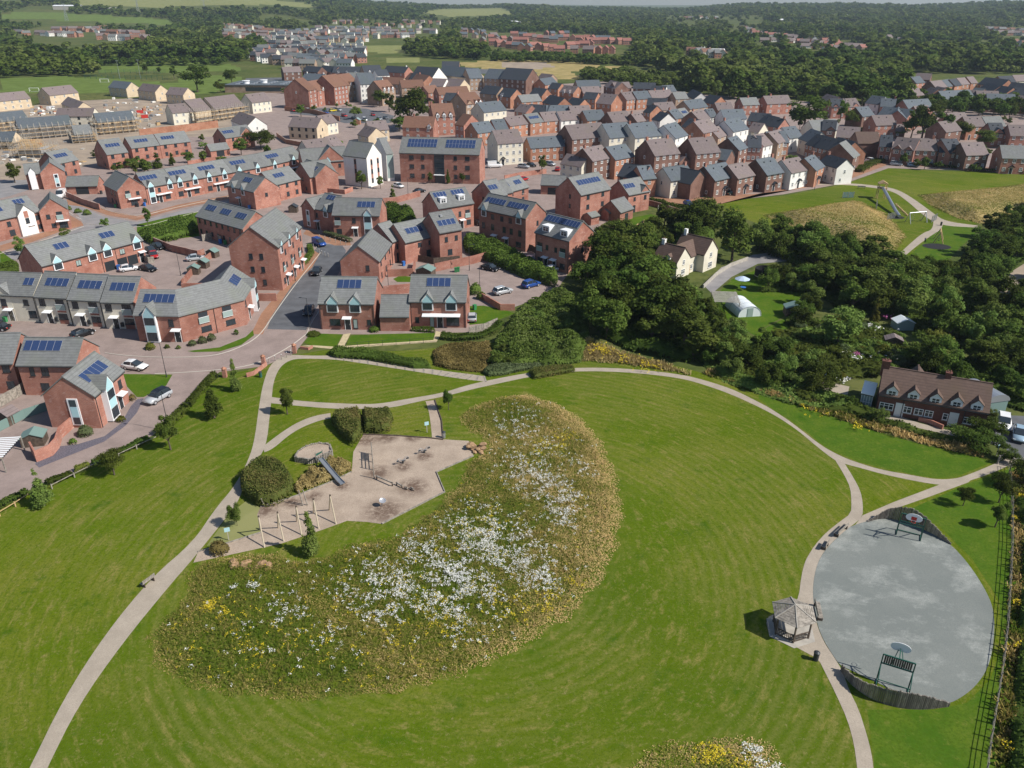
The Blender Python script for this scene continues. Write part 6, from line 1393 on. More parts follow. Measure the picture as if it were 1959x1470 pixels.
VALLEY = [([(1118,560),(1150,510),(1200,505),(1245,535),(1262,580),(1300,622),(1335,655),(1325,695),(1290,692),(1200,672),(1140,640)], 9.5, 'D', 4.6),
    ([(1290,455),(1340,425),(1370,430),(1365,470),(1300,475)], 8, 'D', 5), ([(1440,478),(1470,455),(1560,478),(1640,500),(1700,520),(1730,520),(1780,545),(1900,590),(2000,610),(2000,690),(1880,690),(1790,650),(1700,610),(1610,600),(1560,560),(1540,520),(1500,500)], 7.5, 'M', 4.5),
    ([(1790,560),(1840,500),(1885,455),(1930,420),(2010,400),(2010,490),(1955,500),(1925,525),(1905,570),(1860,580)], 7, 'D', 4.8), ([(1350,700),(1390,650),(1450,665),(1540,700),(1570,745),(1550,775),(1450,740)], 5.0, 'M', 3.8),
    ([(1700,710),(1790,690),(2010,700),(2010,790),(1960,790),(1900,770),(1800,735)], 6, 'M', 4.6), ([(1480,640),(1600,610),(1720,640),(1760,690),(1700,720),(1600,730),(1500,690)], 2.0, 'L', 3.0), ([(1930,560),(1990,520),(2010,600),(1960,640)], 6, 'D', 5),
    ([(1560,785),(1700,815),(1690,800),(1650,775),(1580,765)], 2.4, 'M', 3),
    ([(1285,612),(1345,585),(1385,625),(1440,650),(1420,700),(1350,700),(1320,690)], 4.2, 'M', 3.2), ([(1225,520),(1262,520),(1300,560),(1345,575),(1340,600),(1285,600),(1255,560)], 3.6, 'M', 3.2), ([(1440,560),(1545,520),(1560,600),(1530,640),(1500,620),(1540,560)], 5, 'M', 4.0), ([(1128,478),(1165,452),(1180,458),(1235,445),(1300,432),(1290,462),(1250,490),(1190,500)], 4.6, 'M', 3.9)]
def far_base(seed, n, leaf, R=1, lob=9):
 c, nn, t, rs = crown_pts(seed, R*4.6, 8.8, .8, n, lob); nn = nn + np.array([0, 0, .1]); V, F = quads(c, nn, leaf*rs.uniform(.7, 1.25, n), rs); return V, F, t
def garden_shrubs():
 rs = random.Random(12); n = 0; fp = FOOT; tot = 0
 areas = [((1090, 395), (1640, 232)), ((1500, 330), (1959, 232)), ((700, 300), (1300, 165)), ((540, 245), (1000, 160)), ((180, 340), (700, 270)), ((1700, 330), (1959, 250))]
 while n < 130 and tot < 6000:
  tot += 1; a = rs.choice(areas); px = rs.uniform(a[0][0], a[1][0]); py = rs.uniform(a[1][1], a[0][1]); g = P(px, py); ok = True
  if py > 345 and px > 1240 or (1380 < px < 1700 and py > 340): continue
  for x, y, rz, L, d in fp:
   dx, dy = g.x-x, g.y-y; u = dx*math.cos(rz)+dy*math.sin(rz); v = -dx*math.sin(rz)+dy*math.cos(rz)
   if -1.2 < u < L+1.2 and -1.5 < v < d+1.3: ok = False; break
  if not ok: continue
  h = rs.choice([1.6, 2.2, 3, 3.5, 3, 2.2, 5]); m = rs.choice(['leaf_mid', 'leaf_dark', 'leaf_light', 'leaf_mid']); n += 1
  tree(g, h, h*rs.uniform(.9, 1.5) if h < 4 else h*.75, 'shrub' if h < 4 else 'ash', m, f"small {dict(leaf_mid='green', leaf_dark='dark green', leaf_light='light green')[m]} garden {'shrub' if h < 4 else 'tree'} between the town houses", 'garden shrubs of the town' if h < 4 else 'garden trees of the town', lod=2, cat='shrub' if h < 4 else 'tree', name='shrub' if h < 4 else 'tree')
garden_shrubs()
def woods():
 cand = []
 rs = np.random.default_rng(5)
 for D0, D1, s in ((430, 700, 8.5), (700, 1100, 9.5), (1100, 1900, 12), (1900, 3000, 15), (3000, 4300, 19)):
  xs = np.arange(-D1*.72, D1*.72, s); ys = np.arange(D0*.75, D1, s); X, Y = np.meshgrid(xs, ys); X = X.ravel()+rs.uniform(-.48, .48, X.size)*s; Y = Y.ravel()+rs.uniform(-.48, .48, Y.size)*s
  d = np.hypot(X, Y); k = (d >= D0) & (d < D1); X, Y = X[k], Y[k]; Z = ground_z(X, Y); px, py = proj(X, Y, Z)
  k = (px > -40) & (px < 2000) & (py < wlimit(px)); X, Y, Z, px, py = X[k], Y[k], Z[k], px[k], py[k]
  keep = np.ones(len(X), bool)
  pm = proj(X, Y, Z+8)[1]; pt = proj(X, Y, Z+12)[1]
  for q in CLEAR: keep &= ~(inpoly(px, py, q) | inpoly(px, pm, q) | (inpoly(px, pt, q) & (Y > 1300)))
  for q in THIN: keep &= ~((inpoly(px, py, q) | inpoly(px, pm, q)) & (rs.random(len(X)) < .90))
  # open ground between copses far off
  patch = np.sin(X*.011+1.3)*np.sin(Y*.007+.5)+.5*np.sin(X*.023+Y*.013)
  keep &= ~((patch > .75) & (Y > 900)) & (rs.random(len(X)) < .93)
  for i in np.nonzero(keep)[0]:
   H = rs.choice([7, 9, 11, 13, 17], p=[.2, .25, .25, .2, .1])*rs.uniform(.9, 1.1)*(1.0 if Y[i] < 1500 else .95)
   cand.append((X[i], Y[i], Z[i], H, 'W', px[i], py[i]))
 for q in ([(1717,205),(1745,198),(1800,192),(1990,208),(1990,232),(1850,226),(1740,222)], [(940,118),(960,110),(1090,112),(1240,122),(1235,128),(1090,122)], [(1155,158),(1190,145),(1290,157),(1340,180),(1290,170),(1180,170)], [(1100,150),(1150,140),(1170,150),(1130,162)],
     [(960,104),(930,110),(900,112),(880,104)], [(180,124),(430,122),(430,126),(180,128)]):
  w = [P(*p) for p in q]; x0, x1 = min(p.x for p in w), max(p.x for p in w); y0, y1 = min(p.y for p in w), max(p.y for p in w); s = 8
  for x in np.arange(x0, x1, s):
   for y in np.arange(y0, y1, s):
    xx, yy = x+rs.uniform(-3, 3), y+rs.uniform(-3, 3)
    if inpoly([xx], [yy], [(p.x, p.y) for p in w])[0]: px, py = proj(xx, yy, 0); cand.append((xx, yy, 0, rs.uniform(6, 10), 'W', float(px), float(py)))
 size = np.array([c[3]/math.hypot(c[0], c[1]) for c in cand]); near = np.array([math.hypot(c[0], c[1]) for c in cand])
 order = np.argsort(near); indiv = set(order[:34].tolist())
 lab = {'leaf_dark': "dark broadleaf tree at the near edge of the big wood, upper right", 'leaf_mid': "mid green broadleaf tree at the near edge of the big wood, upper right", 'leaf_light': "light green tree at the near edge of the big wood, upper right"}
 lab2 = {'leaf_dark': "dark tree of the shelter belt by the hill estate", 'leaf_mid': "mid green tree of the shelter belt by the hill estate", 'leaf_light': "light green tree of the shelter belt by the hill estate"}
 bases = {0: [far_base(i, 520, 1.15, lob=13) for i in range(4)], 1: [far_base(i+9, 170, 1.9, lob=10) for i in range(4)], 2: [far_base(i+20, 64, 3.0, lob=7) for i in range(4)], 3: [far_base(i+30, 30, 4.4, lob=5) for i in range(4)]}
 acc = {'leaf_dark': [], 'leaf_mid': [], 'leaf_light': []}
 for i, (x, y, z, H, k, px, py) in enumerate(cand):
  # kinds stand in groups, not mixed evenly
  v = math.sin(x*.021+2)+math.sin(y*.017)+math.sin((x+y)*.05)*.6 + rs.normal(0, .7)
  m = 'leaf_dark' if v > .7 else ('leaf_mid' if v > -1.1 else 'leaf_light')
  if i in indiv:
   dct = lab if px < 1735 else lab2
   tree((x, y, z), H*1.0, H*.95, rnd.choice(['oak', 'oak', 'ash']), m, dct[m], 'trees of the near wood edge' if px < 1735 else 'shelter belt trees', lod=2)
  else:
   D = math.hypot(x, y); b = bases[0 if D < 640 else 1 if D < 1100 else 2 if D < 2100 else 3][rs.integers(4)]
   acc[m].append((b, x, y, z, H))
 for m, L in acc.items():
  Vs, Fs, Ts, o = [], [], [], 0
  for (V, F, t), x, y, z, H in L:
   a = rs.uniform(0, 6.28); s = H/9.6; sx = s*rs.uniform(.95, 1.35); ca, sa = math.cos(a)*sx, math.sin(a)*sx
   W = np.stack([V[:, 0]*ca-V[:, 1]*sa+x, V[:, 0]*sa+V[:, 1]*ca+y, V[:, 2]*s+z-.8], 1)
   Vs.append(W); Fs.append(F+o); Ts.append(np.clip(t+rs.normal(0.06, .34), 0, 1)); o += len(V)
  me = np_mesh('distant_woodland', np.concatenate(Vs), np.concatenate(Fs), M[m], np.concatenate(Ts))
  tag(link('distant_woodland', me), f"{dict(leaf_dark='dark', leaf_mid='mid green', leaf_light='light green')[m]} tree mass of the far woods up to the ridge", 'woodland', None, 'stuff')
 # valley trees, each its own
 names = {'D': ['leaf_dark', 'leaf_dark', 'leaf_mid'], 'M': ['leaf_dark', 'leaf_mid', 'leaf_light', 'leaf_mid'], 'L': ['leaf_light', 'leaf_mid', 'leaf_yellow', 'leaf_light', 'leaf_pale']}
 cw = {'leaf_dark': 'dark', 'leaf_mid': 'mid green', 'leaf_light': 'light green', 'leaf_yellow': 'yellowish', 'leaf_pale': 'pale green'}
 plc = ["in the thicket between the estate and white cottage", "behind the white cottage", "in the wooded valley right of the trampoline lawn", "in the belt along the right track", "in the thicket above the curving path", "in the wood behind the brick cottages", "in the valley garden", "beyond the right track", "in the strip before the cottage lane", "between the polytunnel and the curving path", "just below the white cottage", "at the right side of the trampoline lawn", "behind the small back gardens above the white cottage"]
 for qi, (q, H, kd, s) in enumerate(VALLEY):
  w = [(P(*p).x, P(*p).y) for p in q]; x0, x1 = min(p[0] for p in w), max(p[0] for p in w); y0, y1 = min(p[1] for p in w), max(p[1] for p in w)
  for x in np.arange(x0, x1, s):
   for y in np.arange(y0, y1, s):
    xx, yy = x+rs.uniform(-.45, .45)*s, y+rs.uniform(-.45, .45)*s
    if not inpoly([xx], [yy], w)[0]: continue
    px, py = proj(xx, yy, 0)
    if px > 2010: continue
    h = H*rs.uniform(.65, 1.15); m = names[kd][rs.integers(len(names[kd]))]
    fam = ['oak', 'shrub', 'ash', 'shrub'][rs.integers(4)] if kd != 'L' else 'shrub'
    tree((xx, yy, 0), h, h*rs.uniform(.8, 1.15) if kd != 'L' else h*1.3, fam, m, f"{cw[m]} {'bush' if fam == 'shrub' else 'tree'} {plc[qi]}", ('bushes ' if fam == 'shrub' else 'trees ') + plc[qi], lod=1, cat='bush' if fam == 'shrub' else 'tree', name='bush' if fam == 'shrub' else 'tree')
woods()
# --- hedges, shrub banks, tall grass: leaves over a footprint
def fn2(x, y, a=1.0): return (np.sin(x*a*.9+1.2*np.sin(y*a*.55))+np.sin(y*a*1.1+1.5*np.sin(x*a*.4+2))+np.sin((x+y)*a*.37+.7))/3
def leafmass(name, px_or_w, H, m, label, cat, leaf=.16, dens=60, edge=.35, bump=.12, bfreq=1.6, kind=None, world_pts=False, group=None, seed=1, core=True, up=.6, th=.3):
 w = [(p[0], p[1]) for p in (px_or_w if world_pts else [P(*q) for q in px_or_w])]
 rs = np.random.default_rng(seed); xs = [p[0] for p in w]; ys = [p[1] for p in w]; A = (max(xs)-min(xs))*(max(ys)-min(ys)); n = int(A*dens)
 X = rs.uniform(min(xs), max(xs), n); Y = rs.uniform(min(ys), max(ys), n); k = inpoly(X, Y, w); X, Y = X[k], Y[k]; d = polydist(X, Y, w)
 top = H*(1+bump*fn2(X, Y, bfreq)*1.6)*np.sqrt(np.clip(d/edge, .03, 1)*(2-np.clip(d/edge, .03, 1)))
 z = top*(1-th*rs.random(len(X))**2); side = d < edge*.9; z = np.where(side, top*rs.random(len(X))**.6, z)
 c = np.stack([X, Y, np.maximum(z, .04)], 1); nn = rs.normal(size=c.shape)*.6; nn[:, 2] += up
 V, F = quads(c, nn, leaf*rs.uniform(.6, 1.35, len(c)), rs); t = np.clip(rs.normal(.45, .22, len(c))+.35*fn2(X, Y, bfreq*.7), 0, 1)
 if core:
  g = max(.15, leaf*.9); gx = np.arange(min(xs), max(xs)+g, g); gy = np.arange(min(ys), max(ys)+g, g); GX, GY = np.meshgrid(gx, gy); dd = polydist(GX.ravel(), GY.ravel(), w).reshape(GX.shape)
  ins = inpoly(GX.ravel(), GY.ravel(), w).reshape(GX.shape); GZ = np.where(ins, .82*H*(1+bump*fn2(GX, GY, bfreq)*1.6)*np.sqrt(np.clip(dd/edge, 0, 1)*(2-np.clip(dd/edge, 0, 1))), 0)
  r_, c_ = GX.shape; i = (np.arange(r_-1)[:, None]*c_+np.arange(c_-1)[None]).ravel(); Fg = np.stack([i, i+1, i+c_+1, i+c_], 1); kk = ins.ravel()[Fg].all(1); Fg = Fg[kk]
  Vg = np.stack([GX.ravel(), GY.ravel(), GZ.ravel()+.01], 1); o = len(V); V = np.concatenate([V, Vg]); F = np.concatenate([F, Fg+o]); t = np.concatenate([t, np.full(len(Fg), .25)])
 c0 = np.array([np.mean(xs), np.mean(ys), 0]); me = np_mesh(name, V-c0, F, M[m], t)
 return tag(link(name, me, None, tuple(c0)), label, cat, group, kind)
def lineband(line, w):
 pts = [P(*q) for q in line]; L, R = [], []
 for i, p in enumerate(pts):
  d = (pts[min(i+1, len(pts)-1)]-pts[max(i-1, 0)]).normalized(); n = Vector((-d.y, d.x, 0))*w/2; L.append(p+n); R.append(p-n)
 return L+R[::-1]
def hedges():
 hl = lambda line, w, H, m, lab, **k: leafmass('hedge', lineband(line, w), H, m, lab, 'hedge', world_pts=True, edge=min(.3, w*.3), **k)
 hl([(-60,1000),(0,972),(30,957),(56,945)], 1.1, .9, 'leaf_dark', "low dark hedge section at the left edge below the drive", dens=120)
 hl([(89,930),(115,919),(140,909)], 1.1, .9, 'leaf_dark', "short low hedge between the two leftmost young trees", dens=120)
 hl([(143,904),(160,898),(173,892)], .9, .8, 'leaf_yellow', "little golden shrub hedge behind the timber rail", dens=120)
 hl([(176,893),(200,884),(225,870)], 1.0, .9, 'leaf_dark', "low hedge behind the second young tree", dens=120)
 hl([(230,868),(260,855),(288,843)], 1.1, .9, 'leaf_dark', "low dark hedge between second and third young trees", dens=120)
 hl([(300,836),(329,812),(345,796),(357,784)], 1.3, 1.3, 'leaf_mid', "taller green hedge behind the third young tree", dens=120)
 hl([(360,780),(378,759),(395,738),(412,722)], 1.2, 1.2, 'leaf_dark', "hedge running up to the brick gate pier", dens=120)
 leafmass('hedge', [(628,680),(640,672),(700,676),(760,688),(818,698),(826,706),(790,706),(700,690),(640,686)], 1.3, 'leaf_mid', "long green hedge beside the top park path", 'hedge', dens=110, edge=.6)
 leafmass('hedge', [(1012,718),(1020,710),(1060,705),(1098,706),(1101,713),(1060,720),(1022,727)], .95, 'leaf_hedge', "trimmed sausage-shaped hedge where two paths meet", 'hedge', dens=170, edge=.5, bump=.04)
 leafmass('hedge', [(924,716),(930,706),(985,698),(1050,695),(1058,703),(1005,710),(965,719),(935,722)], .9, 'leaf_pale', "pale grey-green hedge left of the sausage-shaped one", 'hedge', dens=140, edge=.5)
 hl([(723,631),(755,630),(786,631)], 1.0, .8, 'leaf_yellow', "golden hedge in front of the low link garage", dens=160)
 hl([(788,633),(810,635),(832,636)], 1.0, .9, 'leaf_mid', "green hedge right of the golden hedge", dens=160)
 hl([(843,648),(880,652),(920,648),(945,638),(958,622)], 1.6, 1.3, 'leaf_dark', "dark hedge at the lower corner of the right-hand house", dens=100)
 leafmass('hedge', [(885,468),(900,458),(960,480),(1010,505),(1068,535),(1062,552),(1000,533),(930,503),(890,484)], 2.4, 'leaf_mid', "long thick dark hedge between the two parking courts", 'hedge', leaf=.28, dens=45, edge=1.0, bump=.2)
 leafmass('hedge', [(262,456),(330,432),(375,420),(382,446),(340,460),(290,470)], 2.2, 'leaf_mid', "thick shrub hedge between far road and parking court", 'hedge', leaf=.28, dens=45, edge=1.0, bump=.2)
 hl([(539,548),(556,533),(572,515),(586,502),(596,486),(592,474)], 1.5, 1.1, 'leaf_mid', "hedge along the doors of the tall three-storey block", dens=90)
 hl([(621,449),(645,456),(672,464)], 1.6, 1.1, 'leaf_pale', "pale hedge in front of the archway house", dens=90)
 leafmass('hedge', [(-40,530),(0,516),(36,508),(37,525),(0,530)], 1.8, 'leaf_mid', "tall hedge at the left end of the coach house", 'hedge', leaf=.22, dens=70, edge=.8)
 leafmass('shrub', [(722,408),(745,398),(792,412),(800,430),(760,436),(730,424)], 2.4, 'leaf_dark', "dark shrubs left of the twin box-dormer house", 'shrub', leaf=.3, dens=40, edge=1.6, bump=.25)
 hl([(1243,388),(1290,402),(1345,408)], 2.5, 1.6, 'leaf_dark', "hedge above the slope right of the walled garden", leaf=.3, dens=40)
 hl([(1770,318),(1850,325),(1960,334)], 1.6, 1.0, 'leaf_dark', "low hedge along the top of the far green", leaf=.3, dens=30)
 hl([(1640,330),(1660,318),(1690,306)], 4, 1.2, 'leaf_mid', "shrubs beside the brick side of the white house row", leaf=.3, dens=25)
 leafmass('bush', [(464,950),(460,925),(478,905),(505,892),(530,895),(550,910),(564,930),(560,952),(530,970),(495,972)], 2.0, 'leaf_hedge', "large clipped round bush beside the main path", 'bush', dens=190, leaf=.15, edge=.6, bump=.12)
 leafmass('bush', [(634,812),(640,803),(690,794),(692,800),(694,835),(686,848),(676,856),(650,836)], 1.8, 'leaf_hedge', "left clipped bush at the top of the play area", 'bush', dens=190, leaf=.15, edge=.5, bump=.12)
 leafmass('bush', [(692,796),(745,794),(753,806),(748,826),(735,833),(698,831)], 1.8, 'leaf_hedge', "right clipped bush at the top of the play area", 'bush', dens=190, leaf=.15, edge=.5, bump=.12)
 leafmass('shrub_bank', [(932,700),(950,650),(1000,590),(1060,560),(1100,560),(1122,600),(1128,650),(1112,694),(1060,704),(990,708)], 1.5, 'grass_bank', "steep bank of mixed green shrubs right of the paired houses", 'shrub bank', leaf=.26, dens=55, edge=1.5, bump=.5, bfreq=1.5, kind='stuff')
 rr = random.Random(8); bw = [(P(*q).x, P(*q).y) for q in [(940,698),(955,650),(1000,595),(1060,565),(1098,565),(1118,600),(1122,650),(1108,690),(1060,700),(990,704)]]; k = 0
 while k < 26:
  px, py = rr.uniform(935, 1125), rr.uniform(560, 705); g = P(px, py)
  if not inpoly([g.x], [g.y], bw)[0]: continue
  k += 1; m = rr.choice(['grass_bank', 'leaf_light', 'grass_bank', 'leaf_mid']); h = rr.uniform(1.6, 3.2); tree(g, h, h*rr.uniform(.9, 1.5), 'shrub', m, f"{dict(leaf_light='light green', leaf_mid='green', leaf_pale='pale grey-green', grass_bank='pale green')[m]} shrub on the steep bank beside the paired houses", 'shrubs of the steep bank', lod=1, cat='shrub', name='shrub')
 leafmass('shrub_bank', [(960,640),(1010,600),(1060,610),(1050,660),(990,690),(950,690)], 1.6, 'grass_bank', "paler shrubs in the middle of the shrub bank", 'shrub bank', leaf=.26, dens=22, edge=2.5, bump=.5, bfreq=.9, kind='stuff', core=False, th=.5)
 leafmass('heather_bank', [(828,672),(850,662),(936,654),(946,690),(922,714),(860,708),(830,700)], .7, 'heather', "brown heathery scrub between hedge and shrub bank", 'scrub', leaf=.2, dens=80, edge=.8, bump=.35, kind='stuff')
 for i, (q, H, _, _) in enumerate(VALLEY):
  leafmass('undergrowth', q, 1.5 if H > 5 else 1.0, 'leaf_mid' if i in (1, 4, 6, 8, 9, 10) else 'leaf_dark', "dark undergrowth covering the valley floor between the trees", 'undergrowth', leaf=.45, dens=9, edge=2, bump=.5, bfreq=.7, kind='stuff', seed=i)
 leafmass('undergrowth', [(1500,640),(1440,660),(1400,640),(1372,655),(1345,700),(1390,735),(1500,772),(1560,785),(1690,800),(1640,770),(1560,745),(1600,700),(1720,715),(1760,690),(1720,640),(1600,615)], .8, 'leaf_light', "tangled green garden growth in the valley", 'undergrowth', leaf=.35, dens=14, edge=1.5, bump=.6, bfreq=1.0, kind='stuff', seed=31)
 leafmass('ornamental_grass', [(562,938),(578,912),(612,893),(640,878),(672,886),(673,902),(636,920),(570,947)], .7, 'grass_dry', "clumps of golden ornamental grass beside the slide", 'grass', leaf=.16, dens=110, edge=.3, bump=.5, bfreq=4, kind='stuff', up=-.1)
 r = random.Random(3)
 spots = [(283,737,'leaf_yellow',"golden spiky shrub at the corner block"), (312,760,'leaf_mid',""), ]
 for x, y, w, h, m, lab in ((288,668,1.8,1.1,'leaf_yellow',"golden spiky shrub in front of the corner block's blue bay"), (320,666,1.0,.7,'leaf_mid',"small round shrub left of the corner block door"), (342,667,.9,.6,'leaf_mid',"small shrub right of the corner block door"), (368,661,1.6,1.1,'leaf_pale',"left spiky plant under the juliet windows"),
          (388,656,1.7,1.2,'leaf_pale',"middle spiky plant under the juliet windows"), (405,651,1.7,1.2,'leaf_pale',"right spiky plant under the juliet windows"), (164,832,2.2,1.3,'leaf_pale',"pale spiky yucca below the slit window"), (140,849,1.1,.7,'leaf_mid',"small green shrub in the slate bed"),
          (232,806,1.3,.8,'leaf_yellow',"golden shrub in the slate bed by the grey car"), (254,766,1.2,1.1,'heather',"reddish shrub beside the L-shaped house door"), (420,1056,2.2,1.5,'heather',"brown wispy shrub beside the lower play fence"), (452,640,1.0,.9,'leaf_dark',"dark shrub beside the lamp on the corner lawn"),
          (716,634,2.0,.9,'leaf_mid',"shrub at the left end of the golden hedge"), (600,641,2.6,.6,'leaf_mid',"low shrub strip under the left-hand house"), (130,402,2.2,1.2,'leaf_light',"left round shrub beside the long terrace wall"), (150,407,2.2,1.2,'leaf_light',"middle round shrub beside the long terrace wall"), (167,411,2.4,1.4,'leaf_light',"right round shrub beside the long terrace wall"),
          (908,562,3.0,2.2,'leaf_light',"leafy shrub by the lamp behind the right-hand house"), (921,572,2.2,1.6,'leaf_light',"light shrub at the brick parking wall"), (1450,700,1,1,'leaf_mid',"") ):
  if not lab: continue
  g = P(x, y); pts = [(g.x+w/2*math.cos(a*.628), g.y+w/2*math.sin(a*.628)) for a in range(10)]
  leafmass('shrub', pts, h, m, lab, 'shrub', leaf=.16, dens=130, edge=w*.35, world_pts=True, seed=int(x), up=.2)
hedges()
MEADOW = [(885,800),(900,785),(950,765),(1000,757),(1060,772),(1110,805),(1140,845),(1160,885),(1175,935),(1180,985),(1170,1045),(1140,1105),(1090,1165),(1020,1215),(930,1265),(820,1303),(700,1322),(560,1332),(430,1318),(340,1292),(305,1252),(300,1218),(320,1185),(370,1140),(368,1098),(400,1075),(450,1070),(520,1062),(560,1078),(620,1075),(680,1045),(740,1038),(800,1008),(850,965),(880,935),(905,885),(945,855),(935,838),(900,820)]
MEADOW2 = [(1212,1480),(1250,1442),(1330,1428),(1420,1426),(1470,1442),(1500,1480),(1530,1580),(1190,1580)]
def tufts(name, poly, m, label, dens, h0, h1, wid, kind='stuff', seed=1, world_pts=False, tintf=None, dist_edge=True):
 w = poly if world_pts else [(P(*q).x, P(*q).y) for q in poly]; rs = np.random.default_rng(seed)
 xs = [p[0] for p in w]; ys = [p[1] for p in w]; n = int((max(xs)-min(xs))*(max(ys)-min(ys))*dens); X = rs.uniform(min(xs), max(xs), n); Y = rs.uniform(min(ys), max(ys), n)
 k = inpoly(X, Y, w); X, Y = X[k], Y[k]; n = len(X); ed = polydist(X, Y, w); k = rs.random(n) < np.clip(ed/.8, .25, 1); X, Y, ed = X[k], Y[k], ed[k]; n = len(X)
 t0 = np.clip(.42+.38*fn2(X, Y, .55)+.22*fn2(X+9, Y-4, 2.1)+rs.normal(0, .16, n)+.35*np.exp(-ed/1.5)+.25*np.clip((X-np.median(X))/14, -1, 1), 0, 1) if tintf is None else tintf(X, Y, ed, rs)
 h = rs.uniform(h0, h1, n)*(.75+.45*(fn2(X, Y, 1.2)+.4)); h = np.maximum(h, h0*.5); V, F, Tn = [], [], []
 for j in range(3):
  a = rs.uniform(0, 6.28, n); ww = wid*rs.uniform(.5, 1.2, n); lx, ly = rs.normal(0, .45, n)*h, rs.normal(0, .45, n)*h; dx, dy = np.cos(a)*ww/2, np.sin(a)*ww/2
  q = np.stack([np.stack([X-dx, Y-dy, 0*X], 1), np.stack([X+dx, Y+dy, 0*X], 1), np.stack([X+dx*1.1+lx, Y+dy*1.1+ly, h*rs.uniform(.8, 1, n)], 1), np.stack([X-dx*.8+lx*1.1, Y-dy*.8+ly*1.1, h], 1)], 1)
  V.append(q.reshape(-1, 3)); F.append(np.arange(4*n).reshape(n, 4)+4*n*j); Tn.append(np.clip(t0+rs.normal(0, .1, n), 0, 1))
 return tag(link(name, np_mesh(name, np.concatenate(V), np.concatenate(F), M[m], np.concatenate(Tn))), label, 'grass', None, kind)
def flowers(name, blobs, m, label, size, h, seed, poly=None, per=6):
 rs = np.random.default_rng(seed); C_, S_ = [], []
 w = [(P(*q).x, P(*q).y) for q in poly] if poly else None
 for px, py, r, n in blobs:
  g = P(px, py); k = abs(P(px+r, py).x-g.x); x = g.x+rs.normal(0, k*.6, n); y = g.y+rs.normal(0, k*.8, n)
  if w: kk = inpoly(x, y, w); x, y = x[kk], y[kk]
  kk = (fn2(x, y, 2.3)+.35*fn2(x, y, 6)) > rs.uniform(-.55, .35, len(x)); x, y = x[kk], y[kk]
  for i in range(per):
   C_.append(np.stack([x+rs.normal(0, .10, len(x)), y+rs.normal(0, .10, len(x)), rs.uniform(h*.7, h*1.25, len(x))], 1))
 c = np.concatenate(C_); nn = rs.normal(size=c.shape)*.35; nn[:, 2] += 1; V, F = quads(c, nn, size*rs.uniform(.6, 1.4, len(c)), rs)
 return tag(link(name, np_mesh(name, V, F, M[m], rs.random(len(c)))), label, 'flowers', None, 'stuff')
def sward(name, poly, label, dens, size, hmax, seed, m='grass_mix', bias=0.0):
 """mixed low stems and leaves facing mostly up, thinning raggedly at the margin"""
 w = [(P(*q).x, P(*q).y) for q in poly]; rs = np.random.default_rng(seed); xs = [p[0] for p in w]; ys = [p[1] for p in w]; n = int((max(xs)-min(xs))*(max(ys)-min(ys))*dens)
 X = rs.uniform(min(xs)-1, max(xs)+1, n); Y = rs.uniform(min(ys)-1, max(ys)+1, n); ins = inpoly(X, Y, w); ed = np.where(ins, 1, -1)*polydist(X, Y, w); k = ed > rs.random(n)**2*1.3-.7+.5*fn2(X, Y, 2); X, Y, ed = X[k], Y[k], ed[k]; n = len(X)
 cx = (X-np.median(X))/18; rim = np.exp(-np.maximum(ed, 0)/1.8)
 t = np.clip(.24+.30*fn2(X, Y, .42)+.22*fn2(X+9, Y-4, 1.5)+.16*fn2(X, Y, 5)+rs.normal(0, .17, n)+.30*rim+.55*np.exp(-np.maximum(ed, 0)/3.5)*np.clip(cx+.25, 0, 1)+.22*np.clip(cx, -.6, 1.1)+bias, 0, 1)
 t = np.clip(t+.06, 0, 1); h = hmax*(.45+.35*fn2(X, Y, 1.3)+.3*rs.random(n))*np.clip(.4+ed*.7, .25, 1); c = np.stack([X, Y, np.maximum(h, .03)], 1); nn = rs.normal(size=c.shape)*.55; nn[:, 2] = np.abs(nn[:, 2])+.75
 V, F = quads(c, nn, size*rs.uniform(.5, 1.4, n), rs, .45); return tag(link(name, np_mesh(name, V, F, M[m], t)), label, 'grass', None, 'stuff')
def mound(name, px, H, edge, m, label):
 w = [(P(*q).x, P(*q).y) for q in px]; xs = [p[0] for p in w]; ys = [p[1] for p in w]; g = 1.2; GX, GY = np.meshgrid(np.arange(min(xs), max(xs)+g, g), np.arange(min(ys), max(ys)+g, g)); ins = inpoly(GX.ravel(), GY.ravel(), w).reshape(GX.shape)
 dd = np.clip(polydist(GX.ravel(), GY.ravel(), w).reshape(GX.shape)/edge, 0, 1); GZ = np.where(ins, H*dd*dd*(3-2*dd)*(1+.18*fn2(GX, GY, .25)), 0)+.018; r_, c_ = GX.shape; i = (np.arange(r_-1)[:, None]*c_+np.arange(c_-1)[None]).ravel(); F = np.stack([i, i+1, i+c_+1, i+c_], 1)
 F = F[ins.ravel()[F].all(1)]; tag(link(name, np_mesh(name, np.stack([GX.ravel(), GY.ravel(), GZ.ravel()], 1), F, M[m], smooth=True)), kind='structure')
 rs = np.random.default_rng(3); n = int((max(xs)-min(xs))*(max(ys)-min(ys))*14); X = rs.uniform(min(xs), max(xs), n); Y = rs.uniform(min(ys), max(ys), n); k = inpoly(X, Y, w); X, Y = X[k], Y[k]; d2 = np.clip(polydist(X, Y, w)/edge, 0, 1); Z = H*d2*d2*(3-2*d2)*(1+.18*fn2(X, Y, .25))+rs.uniform(.02, .16, len(X))
 c = np.stack([X, Y, Z], 1); nn = rs.normal(size=c.shape)*.5; nn[:, 2] = np.abs(nn[:, 2])+.8; V, F = quads(c, nn, rs.uniform(.2, .45, len(X)), rs, .5); t = np.clip(.5+.35*fn2(X, Y, .22)+.2*fn2(X, Y, .9)+rs.normal(0, .15, len(X)), 0, 1); tag(link('slope_grass', np_mesh('slope_grass', V, F, M['grass_mix'], t)), label, 'grass', None, 'stuff')
